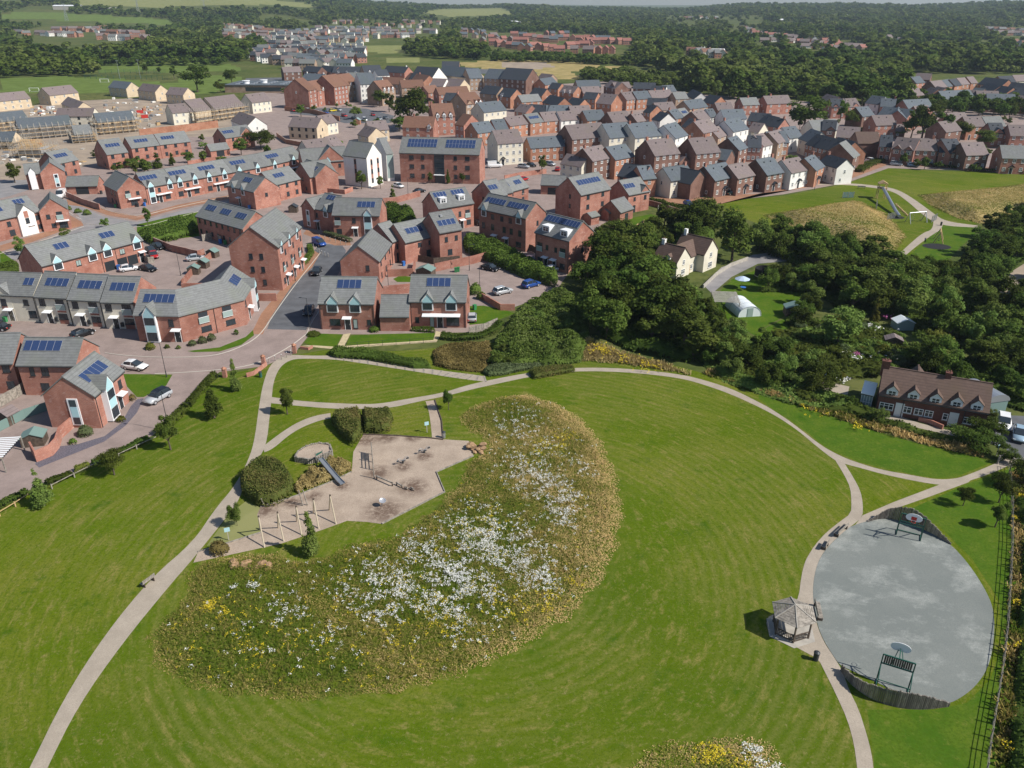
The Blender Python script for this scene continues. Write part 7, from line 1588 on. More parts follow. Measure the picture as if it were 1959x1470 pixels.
def meadow():
 sward('meadow_grass', MEADOW, "mixed wild grasses of the crescent meadow, green to straw", 120, .15, .5, 21)
 sward('meadow_grass', MEADOW2, "mixed wild grasses of the meadow patch at the bottom edge", 120, .15, .5, 22, bias=.2)
 tufts('meadow_stems', MEADOW, 'grass_mix', "taller stems standing in the crescent meadow", 5, .3, .6, .05)
 mound('rough_slope', [(1458,412),(1540,398),(1600,388),(1645,385),(1695,408),(1735,452),(1712,484),(1620,468),(1500,433)], 2.6, 9, 'dry_grass', "tan and green rough grass on the mound of the far playground")
 mound('rough_slope', [(1754,373),(1850,366),(1959,353),(2060,352),(2060,398),(1959,408),(1880,430),(1830,418),(1782,397)], 2.0, 7, 'dry_grass', "tan and green rough grass on the mound right of the far path")
 flowers('white_flowers', [(1030,930,40,260),(1000,905,35,160),(1080,960,30,260),(1070,1000,30,160),(930,1030,38,360),(900,1060,40,240),(870,1110,45,330),(860,1150,40,300),(800,1130,60,300),(740,1150,45,260),(1010,1080,40,260),(1045,1115,30,150),(970,1040,60,260),(780,1080,60,200),(980,820,40,110),(1030,870,40,110),(1010,790,30,60),(480,1128,9,26),(450,1130,6,20),(900,1000,40,160),(820,1040,60,160),(700,1110,40,160),(950,1110,60,260),(650,1200,80,90),(900,1190,60,140),(1100,900,30,60),(560,1160,60,50),(700,1150,220,170),(950,1000,200,200),(1020,860,90,160),(500,1200,140,110)],
   'flower_white', "drifts of white ox-eye daisies in the meadow", .075, .42, 3, MEADOW, per=9)
 flowers('white_flowers', [(1450,1440,25,240),(1480,1480,25,160)], 'flower_white', "white daisies in the meadow patch at the bottom edge", .075, .42, 4, MEADOW2, per=7)
 flowers('yellow_flowers', [(1080,845,22,130),(1050,860,25,90),(1020,880,25,60),(930,1008,22,110),(900,1000,40,60),(1090,1110,26,70),(1050,1150,34,90),(980,1160,50,120),(880,1180,60,130),(820,1200,50,80),(740,1170,60,60),(400,1165,12,60),(435,1165,12,40),(350,1190,16,30),(480,1235,50,60),(600,1210,60,50),(480,1180,40,30),(770,1110,50,60),(720,1255,60,50),(900,1050,60,60),(560,1280,80,50),(1100,960,30,40),(990,780,40,20),(660,1085,30,20),(700,1180,240,200),(950,1080,200,200),(420,1200,90,90)],
   'flower_yellow', "yellow ragwort scattered through the meadow", .075, .42, 8, MEADOW)
 flowers('yellow_flowers', [(1380,1430,25,150),(1340,1450,25,90),(1420,1460,30,60)], 'flower_yellow', "yellow ragwort in the meadow patch at the bottom edge", .075, .42, 9, MEADOW2)
 STR1 = [(1115,645),(1180,672),(1280,700),(1335,724),(1290,713),(1180,697),(1112,692)]
 STR2 = [(1340,716),(1450,750),(1560,790),(1650,820),(1760,850),(1850,872),(1885,878),(1880,862),(1780,838),(1650,802),(1560,768),(1450,732),(1360,702)]
 STR3 = [(1928,905),(1938,1000),(1930,1100),(1923,1200),(1913,1300),(1900,1400),(1888,1520),(2150,1620),(2150,905)]
 tufts('rough_grass', STR1, 'grass_dry', "dry long grass under the thicket beside the path", 22, .3, .7, .16, seed=2)
 tufts('rough_grass', STR2, 'grass_mix', "rough grass strip between verge and valley scrub", 22, .3, .8, .16, seed=3)
 tufts('rough_grass', STR3, 'grass_mix', "rough straw grass beyond the right-hand fence", 22, .3, .8, .16, seed=4)
 leafmass('scrub', [(1940,960),(1952,1060),(1946,1160),(1942,1260),(1930,1360),(1925,1500),(2150,1600),(2150,960)], 1.0, 'leaf_dark', "dark scrub beyond the right-hand fence", 'scrub', leaf=.22, dens=40, edge=1.0, bump=.5, bfreq=1.4, kind='stuff', core=True)
 leafmass('scrub', [(1370,706),(1450,736),(1560,772),(1650,806),(1780,842),(1850,858),(1840,846),(1760,826),(1640,790),(1560,762),(1450,724)], 1.1, 'leaf_mid', "scrubby hedge between rough strip and cottage lane", 'scrub', leaf=.25, dens=40, edge=1.0, bump=.5, bfreq=1.4, kind='stuff', seed=6)
 flowers('yellow_flowers', [(1150,672,20,90),(1190,690,20,60),(1240,702,25,60),(1130,655,10,40),(1550,795,20,30),(1640,822,12,20)], 'flower_yellow', "yellow ragwort in the dry strip under the thicket", .13, .6, 10)
 flowers('yellow_flowers', [(1946,950,6,60),(1945,1000,6,40),(1945,1160,8,14),(1940,1240,8,18),(1935,1330,8,14),(1935,1440,12,20)], 'flower_yellow', "yellow ragwort along the right-hand fence", .11, .6, 11)
meadow()
# ------------------------------------------------------------------ cars, street furniture, play equipment
PAINT = {}
def paint(c):
 if c not in PAINT:
  col = dict(white=(.78,.78,.78), black=(.012,.013,.016), silver=(.42,.44,.46), grey=(.16,.17,.18), blue=(.02,.07,.28), red=(.42,.02,.02), yellow=(.65,.5,.02), dark=(.03,.035,.045), paleblue=(.3,.42,.52), green=(.03,.06,.04))[c]
  PAINT[c] = flat('car_paint_'+c, col, .25, .1, .5)
 return PAINT[c]
def loft(mb, secs, m=0, caps=True):
 n = len(secs[0]); b = len(mb.v); vs = [p for s in secs for p in s]; fs = []
 for j in range(len(secs)-1):
  for i in range(n): fs.append((j*n+i, j*n+(i+1) % n, (j+1)*n+(i+1) % n, (j+1)*n+i))
 if caps: fs += [tuple(range(n))[::-1], tuple(range((len(secs)-1)*n, len(secs)*n))]
 mb.add(vs, fs, m)
def car_meshes(kind, col, roofc=None):
 """x forward; body, glasshouse, roof, wheels"""
 key = ('car', kind, col, roofc)
 if key in MC: return MC[key]
 L, W, H = dict(hatch=(4.2, 1.78, 1.48), suv=(4.4, 1.85, 1.65), saloon=(4.6, 1.8, 1.45), van=(4.6, 1.8, 1.85), camper=(5.6, 2.0, 2.35), trailer=(4.0, 2.0, 2.2))[kind]
 hw = W/2; x0, x1 = -L/2, L/2; belt = H*.60
 if kind == 'hatch': st = [(x0, .55, .9, .86), (x0+.15, .3, .98, .97), (x0+.9, .24, belt+.06, 1), (x1-1.6, .22, belt, 1), (x1-1.0, .24, belt-.05, .99), (x1-.3, .3, belt-.2, .93), (x1, .42, belt-.38, .78)]
 elif kind == 'saloon': st = [(x0, .5, .85, .84), (x0+.2, .3, .92, .96), (x0+1.0, .24, belt+.04, 1), (x1-1.6, .22, belt, 1), (x1-.9, .24, belt-.06, .98), (x1-.25, .3, belt-.22, .92), (x1, .42, belt-.36, .78)]
 else: st = [(x0, .5, belt-.05, .92), (x0+.12, .34, belt, .98), (x0+1, .28, belt+.03, 1), (x1-1.5, .26, belt, 1), (x1-.8, .28, belt-.06, .99), (x1-.2, .34, belt-.2, .94), (x1, .48, belt-.36, .84)]
 mb = MB(); secs = []
 for x, zb, zt, k in st:
  w = hw*k; secs.append([(x, -w*.9, zb), (x, -w, zb+.14), (x, -w, zt-.12), (x, -w*.93, zt), (x, w*.93, zt), (x, w, zt-.12), (x, w, zb+.14), (x, w*.9, zb)])
 loft(mb, secs)
 body = mb.mesh('body', paint(col), True)
 if kind in ('camper', 'van'): g = [(x0+.05, .93, .93), (x0+.15, .88, H*.985), (x1-2.0, .86, H), (x1-1.25, .84, H*.86), (x1-.75, .82, belt+.02)]
 elif kind == 'saloon': g = [(x0+.55, .86, belt+.02), (x0+1.2, .76, H*.97), (x0+2.0, .74, H), (x1-2.1, .76, H*.985), (x1-1.15, .86, belt)]
 elif kind == 'suv': g = [(x0+.12, .86, belt+.02), (x0+.45, .80, H*.95), (x0+1.6, .78, H), (x1-2.0, .78, H*.98), (x1-1.2, .87, belt)]
 else: g = [(x0+.2, .86, belt+.02), (x0+.65, .76, H*.93), (x0+1.5, .75, H), (x1-2.1, .76, H*.98), (x1-1.15, .87, belt)]
 gm = MB(); secs = []
 for x, k, z in g:
  w = hw*k; z = max(z, belt+.03); secs.append([(x, -hw*.93, belt-.03), (x, -w, z-.03), (x, -w*.93, z), (x, w*.93, z), (x, w, z-.03), (x, hw*.93, belt-.03)])
 loft(gm, secs); glass = gm.mesh('window', M['glass'])
 rm = MB(); zz = [q for q in g if q[2] > H*.9]; secs = []
 for x, k, z in zz: w = hw*k; secs.append([(x, -w*.96, z-.04), (x, -w*.9, z+.018), (x, w*.9, z+.018), (x, w*.96, z-.04)])
 loft(rm, secs)
 for s in (-1, 1):  # pillars
  for xx in (g[0][0]+.25, (g[1][0]+g[-1][0])/2, ): rm.bar((xx, s*hw*.925, belt-.02), (xx+.12, s*hw*.79, H*.95), .07, .05)
 if kind in ('van', 'camper'):
  for s in (-1, 1): rm.add([(x0+.1, s*hw*.945, belt), (x1-2.2, s*hw*.945, belt), (x1-2.2, s*hw*.885, H-.04), (x0+.1, s*hw*.90, H-.06)], [(0, 1, 2, 3) if s > 0 else (3, 2, 1, 0)])
 roof = rm.mesh('roof_panel', paint(roofc or col))
 ty = cached('tyre', lambda: MB().extr([(.33*math.cos(a*.3927), .33*math.sin(a*.3927)) for a in range(16)], -.11, .11, 'y').mesh('tyre', M['rubber']))
 rim = cached('rim', lambda: MB().extr([(.21*math.cos(a*.5236), .21*math.sin(a*.5236)) for a in range(12)], -.12, .12, 'y').mesh('rim', M['alu']))
 hl = cached('headlight', lambda: MB().box(-.10, .04, -.18, .18, -.06, .07).mesh('headlight', M['pale']))
 tl = cached('taillight', lambda: MB().box(-.04, .10, -.12, .12, -.1, .1).mesh('taillight', M['hook']))
 MC[key] = (body, glass, roof, ty, rim, hl, tl, L, W, belt); return MC[key]
def car(px, py, hx, hy, kind, col, label, roofc=None, group=None, cat=None):
 g, h = P(px, py), P(hx, hy); rz = math.atan2(h.y-g.y, h.x-g.x)
 body, glass, roof, ty, rim, hl, tl, L, W, belt = car_meshes(kind, col, roofc)
 name = {'van': 'van', 'camper': 'camper_van'}.get(kind, 'parked_car')
 e = empty(name, (g.x, g.y, .03), rz, label, cat or ('van' if kind in ('van', 'camper') else 'car'), group)
 for nm, me in (('body', body), ('window', glass), ('roof_panel', roof)): link(nm, me, e)
 for sx in (-.31, .30):
  for sy in (-1, 1): w = link('wheel', ty, e, (sx*L, sy*(W/2-.11), .33)); link('rim', rim, w)
 for sy in (-1, 1): link('headlight', hl, e, (L/2-.12, sy*W*.34, belt-.36)); link('taillight', tl, e, (-L/2+.02, sy*W*.38, belt-.2))
 if py > 480:
  for sy in (-1, 1): link('mirror', cached('mirror', lambda: MB().box(-.08, .08, -.1, .1, -.06, .07).mesh('mirror', M['door'])), e, (L*.18, sy*(W/2+.08), belt+.05))
 return e
def cars():
 R = [(260,706,286,709,'hatch','white',"white hatchback parked on the block paving, lower left"), (303,766,288,774,'suv','silver',"silver car with black roof on the driveway beside the L-shaped house",'black'),
  (160,643,175,638,'hatch','black',"black car parked in front of the cream terrace"), (-4,632,-20,632,'saloon','black',"black car tail cut off by the left edge"), (284,518,300,521,'saloon','black',"black saloon in front of the coach house garages"),
  (295,493,300,502,'hatch','red',"red car nose beside the timber fence of the parking court"), (290,484,300,490,'hatch','dark',"dark blue car behind the red one"), (303,476,318,480,'saloon','black',"black car at the top of the parking court"),
  (376,498,392,496,'saloon','silver',"silver estate car by the garden wall of the parking court"), (248,518,262,516,'hatch','white',"white car mostly hidden behind the cream terrace roof"), (611,470,630,478,'van','blue',"bright blue van parked where the street narrows"),
  (606,524,598,536,'saloon','black',"black car parked nearer the junction bend of the tarmac street"), (591,600,585,612,'hatch','dark',"dark car parked beside the left-hand paired house"), (917,421,905,416,'suv','white',"white car between brick houses beyond the hedge"),
  (914,430,902,425,'hatch','black',"black car in front of the white one beyond the hedge"), (1016,503,1028,508,'hatch','white',"small white car half hidden by the thick hedge"), (1059,519,1072,516,'hatch','white',"white car with black roof glass below the box-dormer house"),
  (1016,549,1030,545,'suv','blue',"dark blue car in the lower parking court"), (962,562,975,559,'suv','silver',"silver estate beside the brick wall, lower parking court"), (938,517,952,520,'saloon','black',"black car by the wooden gates"), (903,612,903,600,'hatch','silver',"silver car behind the right-hand paired house"),
  (763,359,776,362,'hatch','white',"white car in front of the long apartment block"), (803,369,818,366,'saloon','black',"black car at the corner of the parking court wall"), (648,333,658,330,'suv','silver',"silver car beside the white gabled tower"), (946,321,965,320,'camper','white',"white camper van beside the long apartment block"),
  (1002,322,1015,323,'suv','silver',"silver off-roader by the cream three-storey house"), (1017,319,1026,321,'hatch','black',"dark car next to the silver off-roader"), (1053,317,1064,319,'suv','silver',"light car under the slate garage block"), (1067,327,1070,322,'hatch','red',"dark red car behind the cream house"),
  (972,351,980,349,'hatch','black',"leftmost small black car behind the mews roofs"), (986,349,994,347,'hatch','dark',"middle small dark car behind the mews roofs"), (1002,346,1010,344,'hatch','red',"rightmost small maroon car behind the mews roofs"), (1317,394,1328,399,'hatch','blue',"blue car turning beside the far green"),
  (1402,373,1416,372,'saloon','green',"dark green car before the brown brick houses"), (1451,361,1464,363,'suv','silver',"silver car between two houses of the front row"), (1666,311,1678,314,'suv','white',"white car on the road corner above the far green"), (1714,317,1726,318,'suv','silver',"silver car before the red cross-gabled house"),
  (1747,319,1758,320,'hatch','paleblue',"pale blue car right of the silver one above the far green"), (1806,317,1816,317,'hatch','blue',"bright blue car by the dark-roofed gable"), (1918,816,1919,830,'suv','white',"white off-roader on the cottage driveway"), (1949,838,1948,852,'hatch','paleblue',"pale silver-blue car at the right edge of the cottage drive"),
  (118,378,110,384,'camper','white',"white box van beside the brick garage, far left"),
  (609,218,618,220,'hatch','white',"white car, left in the market car park"), (624,218,632,220,'hatch','blue',"blue car, market car park"), (637,214,646,213,'suv','yellow',"yellow car in the market car park"), (648,213,656,214,'suv','silver',"silver car right of the yellow one"),
  (659,224,668,226,'suv','red',"red car in the market car park"), (678,229,688,231,'hatch','dark',"dark car behind the white van"), (698,232,706,236,'van','white',"white van in the market car park"), (714,222,720,225,'hatch','red',"dark red car right in the market car park"),
  (726,230,734,232,'hatch','silver',"silver car right of the dark red one"), (738,228,745,230,'hatch','grey',"grey car at the right end of the market car park"), (562,214,568,216,'suv','red',"red car at the left end of the market car park"), (590,213,598,214,'suv','white',"white car left by the brick shops")]
 for c in R: car(*c[:7], roofc=c[7] if len(c) > 7 else None)
 for i in range(9):
  car(488+i*8, 166+(i % 3)*3, 494+i*8, 167, 'hatch', ['white', 'silver', 'black', 'blue', 'grey'][i % 5], "small distant car parked beside the flat-roofed school", group='cars by the school')
cars()
def thing(name, px, py, label, cat, rz=0.0, group=None):
 g = P(px, py); return empty(name, (g.x, g.y, 0.02), rz, label, cat, group)
def dirof(x1, y1, x2, y2):
 a, b = P(x1, y1), P(x2, y2); return math.atan2(b.y-a.y, b.x-a.x)
def lamps():
 post = MB().tube((0,0,0), (0,0,1.1), .09, .08, 8).tube((0,0,1.1), (0,0,6), .055, .04, 8).mesh('pole', M['steel'])
 arm = MB().tube((0,0,5.95), (-.9,0,6.1), .03, n=6).mesh('arm', M['steel']); head = MB().box(-1.35,-.85,-.11,.11,6.06,6.16).mesh('lamp_head', M['steel'])
 for x, y, r, lab in ((319,722,0,"dark street lamp on the corner lawn by the white car"), (324,826,0,"dark street lamp rising behind the third young tree"), (346,528,0,"street lamp in the parking court of the coach house"), (593,629,0,"street lamp beside the dark car on the tarmac street"),
       (565,538,0,"street lamp before the doors of the tall block"), (744,560,3,"street lamp behind the link garage"), (918,562,3,"tall lamp column in the lower parking court"), (781,378,3,"lamp column in the apartment forecourt"), (898,518,3,"lamp column behind the garden gates"), (1359,391,3,"lamp column at the lower edge of the far drive"),
       (453,378,0,"street lamp at the end of the long terrace"), (1558,364,0,"lamp column before the orange house of the front row")):
  e = thing('street_lamp', x, y, lab, 'street lamp', r);
  for n, m in (('pole', post), ('arm', arm), ('lamp_head', head)): link(n, m, e)
lamps()
def rail_fence(line, lab, h=1.0, sp=2.2, rails=(.45, .85), m='timber', pr=.06, rr=.05, name='fence', top=None, it=0, seed=0, board=False):
 pts = [P(*q) for q in (smooth_line(line, it) if it else line)]; g = pts[0]; e = empty(name, (g.x, g.y, 0), 0, lab, 'fence'); k = 0
 for a, b in zip(pts, pts[1:]):
  L = (b-a).length; n = max(1, round(L/sp)); a2, b2 = a-g, b-g
  for i in range(n):
   p = a2+(b2-a2)*i/n; p.z = 0; q = a2+(b2-a2)*(i+1)/n; q.z = 0
   if k < 95: MB().box(-pr, pr, -pr, pr, 0, h).build('post', M[m], e, p, math.atan2((b-a).y, (b-a).x)); k += 1
   mb = MB()
   if board: mb.bar((p.x, p.y, h/2), (q.x, q.y, h/2), .04, h-.08)
   else:
    for z in rails: mb.bar((p.x, p.y, z), (q.x, q.y, z), rr*.7, rr*2)
   mb.build('panel' if board else 'rail', M[m], e)
 return e
def fences():
 rail_fence([(0,988),(30,970),(56,953)], "pale timber rail fence at the left edge of the green", .75, 2.4, (.6,), 'newwood')
 rail_fence([(100,936),(143,914),(180,896)], "short timber rail between the young trees", .75, 2.4, (.6,), 'timber')
 rail_fence([(228,876),(262,860),(300,843)], "timber rail fence before the third young tree", .75, 2.4, (.6,), 'timber')
 rail_fence([(1928,896),(1934,960),(1934,1040),(1930,1120),(1925,1200),(1916,1280),(1903,1360),(1890,1440),(1880,1520)], "long post and rail fence down the right side of the court", 1.2, 1.8, (.4, .8, 1.12), 'timber', .05, .028)
 rail_fence([(662,667),(706,663),(758,660),(810,657),(842,654)], "thin black railing below the paired houses", 1.0, 2.6, (.15, .95), 'steel', .03, .02)
 rail_fence([(898,640),(925,634),(952,622)], "grey close-boarded fence right of the paired houses", 1.5, 1.6, (), 'timber', .05, board=True)
 rail_fence([(-20,795),(0,780),(36,760),(52,748)], "timber panel fence with concrete posts beside the L-shaped house", 1.8, 2.4, (), 'timber', .07, board=True)
 rail_fence([(0,826),(50,800),(92,786)], "pale green boarded garden fence behind the L-shaped house", 1.5, 2.0, (), 'shedgreen', .05, board=True)
 rail_fence([(388,462),(410,458),(425,466)], "light timber fence above the parking court gardens", 1.8, 1.8, (), 'timber', .06, board=True)
 rail_fence([(272,498),(285,505),(296,503)], "timber fence at the end of the coach house", 1.6, 1.6, (), 'timber', .06, board=True)
 rail_fence([(1150,442),(1180,446),(1200,452),(1232,432)], "brown timber fence round the small back gardens", 1.7, 2.0, (), 'newwood', .06, board=True)
 rail_fence([(1005,478),(1018,482),(1024,486)], "dark timber side fence between the tall brick houses", 1.7, 1.6, (), 'dkwood', .06, board=True)
 rail_fence([(775,492),(800,500),(830,506),(880,502)], "dark timber fences behind the tower house", 1.6, 2, (), 'dkwood', .05, board=True)
 for x, y, r, lab in ((1908,888,.9,"timber field gate barrier left of the path end"), (1935,893,.5,"timber barrier right of the path end")):
  e = thing('gate', x, y, lab, 'gate', r-.3)
  for i in range(2): MB().box(-.08,.08,-.08,.08,0,1.3).build('post', M['timber'], e, (i*2.0,0,0))
  for z in (.4,.75,1.1): MB().bar((0,0,z),(2,0,z),.05,.12).build('rail', M['timber'], e)
fences()
def walls():
 def W(pts, h, lab, m='red', w=.25):
  o = ribbon('brick_wall', pts, w, .0, m, h=h, kind=None, it=0); tag(o, lab, 'wall')
  ribbon('coping', pts, w+.06, h+.002, 'orange', h=.06, kind=None, it=0, parent=None) if False else None
 W([(472,722),(486,718),(500,708),(510,700)], .7, "low curved brick wall with railing at the estate entrance, left side")
 W([(575,668),(590,670),(598,666)], .5, "low brick wall at the estate entrance, right side")
 W([(62,866),(72,884),(100,872),(112,858),(118,838),(148,812)], 1.7, "curved brick garden wall of the L-shaped house")
 W([(725,566),(790,560)], 2.0, "tall brick wall behind the link garage")
 W([(742,530),(790,528),(795,508)], 1.7, "brick garden wall of the big-gabled house")
 W([(832,520),(870,512),(905,505),(942,494)], 1.9, "long brick wall with wooden gates above the lower parking court")
 W([(917,570),(935,580),(958,594),(985,594)], 1.3, "stepped brick wall round the lower parking court")
 W([(296,468),(330,482),(380,494),(392,490)], 1.8, "brick wall along the top of the coach house parking court")
 W([(349,548),(356,540),(380,512),(410,490)], 1.4, "brick wall stepping down the gardens left of the tall block")
 W([(349,556),(400,556),(432,552)], 1.6, "brick wall behind the corner block")
 W([(496,576),(530,576)], 1.6, "brick wall at the foot of the tall block")
 W([(1238,392),(1262,398),(1305,412)], 1.5, "stepped brick wall behind the garden parasols")
 W([(724,392),(760,388),(804,376)], 1.8, "brick wall between apartment forecourt and dormer house")
 W([(128,378),(160,392),(192,402)], 1.8, "brick garden wall left of the long terrace")
 W([(360,318),(392,312),(430,308)], 1.8, "brick wall behind the long terrace")
 W([(965,345),(1000,338),(1045,332)], 1.6, "brick wall behind the small parked cars")
 W([(620,368),(660,372),(675,366)], 1.4, "low brick wall before the white tower")
 W([(1756,806),(1780,812),(1803,822)], .7, "low brick garden wall before the brick cottages")
 W([(1345,552),(1370,528),(1398,510),(1430,498)], .8, "pale stone retaining wall along the valley lane", 'concrete')
 for x, y, lab in ((505,698,"brick gate pier with pyramid cap, left of the path bollards"), (564,676,"brick gate pier with pyramid cap, right of the path bollards"), (431,722,"brick gate pier between the driveway hedges")):
  e = thing('gate_pier', x, y, lab, 'pier'); MB().box(-.3,.3,-.3,.3,0,1.5).build('shaft', M['red'], e); MB().lathe([(.5,1.5),(.5,1.58),(.05,1.85)], 4).build('cap', M['orange'], e)
 pm = MB().tube((0,0,0),(0,0,.9),.07,n=8).mesh('post', M['timber']); cm = MB().tube((0,0,.9),(0,0,1.0),.072,.03,8).mesh('cap', M['pale'])
 B = [(515,695),(527,691),(539,688),(549,684),(557,680)] + [(612,457),(622,459),(632,462),(642,465),(652,468),(662,470)] + [(600,476),(606,480),(611,484),(616,487),(622,490),(628,492)]
 for i, (x, y) in enumerate(B):
  k = 0 if i < 5 else 1 if i < 11 else 2
  e = thing('bollard', x, y, ("wooden bollard across the park path entrance", "pale bollard along the pale hedge side of the bend", "bollard on the pavement tip beside the blue van")[k], 'bollard', 0, ('bollards across the path', 'bollards by the pale hedge', 'bollards by the blue van')[k]); link('post', pm, e); link('cap', cm, e)
 # evenly spaced raised timber bars across the upper path
 up = [(646,680.5),(697,687),(761,697),(825,707),(888,715),(926,720)]; lo = [(643,688),(697,696),(761,706),(825,716),(863,722.6),(930,731)]
 root = bpy.data.objects['path']
 for i in range(19):
  t = i/18*5; k = min(4, int(t)); f = t-k
  a = P(up[k][0]+(up[k+1][0]-up[k][0])*f, up[k][1]+(up[k+1][1]-up[k][1])*f); b = P(lo[k][0]+(lo[k+1][0]-lo[k][0])*f, lo[k][1]+(lo[k+1][1]-lo[k][1])*f)
  MB().bar((a.x,a.y,.03),(b.x,b.y,.03),.28,.05).build('step_edge', M['timber'], root)
walls()
def court():
 def palisade(line, hs, lab):
  pts = [P(*q) for q in smooth_line(line, 2)]; g = pts[0]; e = empty('log_palisade', (g.x,g.y,0), 0, lab, 'palisade'); acc = 0; tot = sum((b-a).length for a, b in zip(pts, pts[1:])); d = 0; k = 0; stp = tot/64
  for a, b in zip(pts, pts[1:]):
   L = (b-a).length
   while d <= acc+L and k < 97:
    p = a+(b-a)*((d-acc)/L)-g; t = d/tot; h = np.interp(t, np.linspace(0, 1, len(hs)), hs)
    MB().tube((p.x,p.y,-.1),(p.x,p.y,h+rnd.uniform(-.09,.09)),stp*.47,n=6).build('log', M['logs'], e); d += stp; k += 1
   acc += L
 palisade([(1660,999),(1680,993),(1702,993),(1735,1000),(1772,1016),(1800,1031),(1818,1042)], [.15,.6,1.4,1.9,2.1,1.9,1.3,.7,.3], "curved palisade of grey logs behind the far hoop")
 palisade([(1609,1284),(1622,1303),(1645,1324),(1678,1343),(1720,1355),(1768,1358),(1814,1352)], [.7,1.1,1.5,1.9,1.8,1.3,.5], "curved palisade of grey logs below the near goal")
 def goal(x1, y1, x2, y2, lab, face):
  a, b = P(x1, y1), P(x2, y2); L = (b-a).length; rz = math.atan2((b-a).y, (b-a).x); e = empty('goal_frame', (a.x,a.y,.04), rz, lab, 'goal'); s = face
  fr = MB()
  for x in (0, L): fr.bar((x,0,0),(x,0,3.0),.1,.1); fr.bar((x,0,.06),(x,-s*1.1,.06),.08,.08); fr.bar((x,-s*1.1,0),(x,-s*1.1,1.0),.07,.07); fr.bar((x,-s*1.1,1.0),(x,0,2.05),.07,.07)
  fr.bar((0,0,2.0),(L,0,2.0),.1,.1); fr.bar((0,0,3.0),(L,0,3.0),.1,.1); fr.bar((0,-s*1.1,.06),(L,-s*1.1,.06),.08,.08); fr.bar((0,-s*1.1,1.0),(L,-s*1.1,1.0),.06,.06); fr.build('frame', M['green'], e)
  bm_ = MB(); n = 13
  for i in range(n): bm_.box(.15+i*(L-.3)/n, .15+i*(L-.3)/n+.14, -.03, .03, 2.12, 2.9)
  bm_.build('board_panel', M['dkwood'], e)
  bk = MB();
  for dx in (-.5,.5): bk.bar((L/2+dx,0,2.1),(L/2+dx*.3,s*.9,3.2),.06,.06)
  bk.bar((L/2,0,3.0),(L/2,s*1.0,3.3),.08,.08); bk.build('bracket', M['green'], e)
  ring = [(.85*math.cos(t), .52*math.sin(t)+3.4) for t in [i*math.pi/10 for i in range(20)]]; ring = [(x, max(z, 3.0)) for x, z in ring]
  bd = MB().extr([(L/2+x, z) for x, z in ring], s*1.0, s*1.05, 'y').build('backboard', M['pale'], e)
  MB().extr([(L/2+x, z) for x, z in ((-.28,3.12),(.28,3.12),(.28,3.55),(-.28,3.55))], s*1.052, s*1.058, 'y').build('target_square', M['hook'], bd)
  hp = MB()
  for i in range(12): t0, t1 = i*math.pi/6, (i+1)*math.pi/6; hp.tube((L/2+.23*math.cos(t0), s*1.3+.23*math.sin(t0), 3.05),(L/2+.23*math.cos(t1), s*1.3+.23*math.sin(t1), 3.05),.02,n=5)
  hp.build('hoop', M['hook'], e)
 goal(1714,1024,1760,1036,"green goal frame with white basketball backboard, far end of the court", -1)
 goal(1677,1300,1737,1319,"green goal frame seen from behind, near end of the court", 1)
 g = P(1512,1206); e = empty('gazebo', (g.x,g.y,.05), .35, "hexagonal wooden gazebo with slatted grey roof beside the court", 'gazebo')
 R = 1.95; c6 = [(R*math.cos(i*math.pi/3), R*math.sin(i*math.pi/3)) for i in range(6)]
 for x, y in c6: MB().box(-.06,.06,-.06,.06,0,2.25).build('post', M['dkwood'], e, (x*.9,y*.9,0))
 rf = MB()
 for i in range(6):
  a, b = Vector((*[v*1.12 for v in c6[i]],2.2)), Vector((*[v*1.12 for v in c6[(i+1)%6]],2.2)); ap = Vector((0,0,3.15))
  for k in range(9):
   t0, t1 = k/9, (k+.86)/9; p0, p1 = a+(ap-a)*t0, a+(ap-a)*t1; q0, q1 = b+(ap-b)*t0, b+(ap-b)*t1; dz = Vector((0,0,.03))
   rf.add([p0,q0,q1,p1,p0+dz,q0+dz,q1+dz,p1+dz],[(3,2,1,0),(4,5,6,7),(0,1,5,4),(1,2,6,5),(2,3,7,6),(3,0,4,7)])
 rf.build('roof', M['timber'], e); hp = MB()
 for i in range(6): hp.bar((c6[i][0]*1.12,c6[i][1]*1.12,2.25),(0,0,3.2),.09,.06)
 hp.build('hip_rail', M['concrete'], e)
 for i in (2,3,4):
  x0,y0 = c6[i][0]*.9,c6[i][1]*.9; x1,y1 = c6[(i+1)%6][0]*.9,c6[(i+1)%6][1]*.9; mb = MB(); mb.bar((x0,y0,.85),(x1,y1,.85),.06,.08); mb.bar((x0,y0,.15),(x1,y1,.15),.05,.07)
  for k in range(1,10): xx,yy = x0+(x1-x0)*k/10, y0+(y1-y0)*k/10; mb.bar((xx,yy,.15),(xx,yy,.85),.04,.04)
  mb.build('balustrade', M['dkwood'], e); MB().bar((x0*.85,y0*.85,.42),(x1*.85,y1*.85,.42),.4,.05).build('bench_seat', M['timber'], e)
 MB().extr([(R*1.25*math.cos(i*math.pi/3), R*1.25*math.sin(i*math.pi/3)) for i in range(6)], -.03, .0, 'z').build('floor', M['concrete'], e)
 for x1,y1,x2,y2,lab in ((1601,1030,1621,1012,"low timber bench at the court edge, nearer the log palisade"), (1577,1055,1584,1044,"low timber bench at the court edge, lower one"), (1557,1158,1564,1190,"dark curved bench between gazebo and court"), (275,1127,298,1110,"wooden bench beside the long main path"), (1640,361,1655,362,"small bench above the far playground")):
  a, b = P(x1,y1), P(x2,y2); L = (b-a).length; e = empty('bench', (a.x,a.y,.03), math.atan2((b-a).y,(b-a).x), lab, 'bench'); sm = MB()
  for k in range(4): sm.box(0,L,.02+k*.12,.12+k*.12,.44,.48)
  sm.build('seat', M['timber'], e); bm_ = MB()
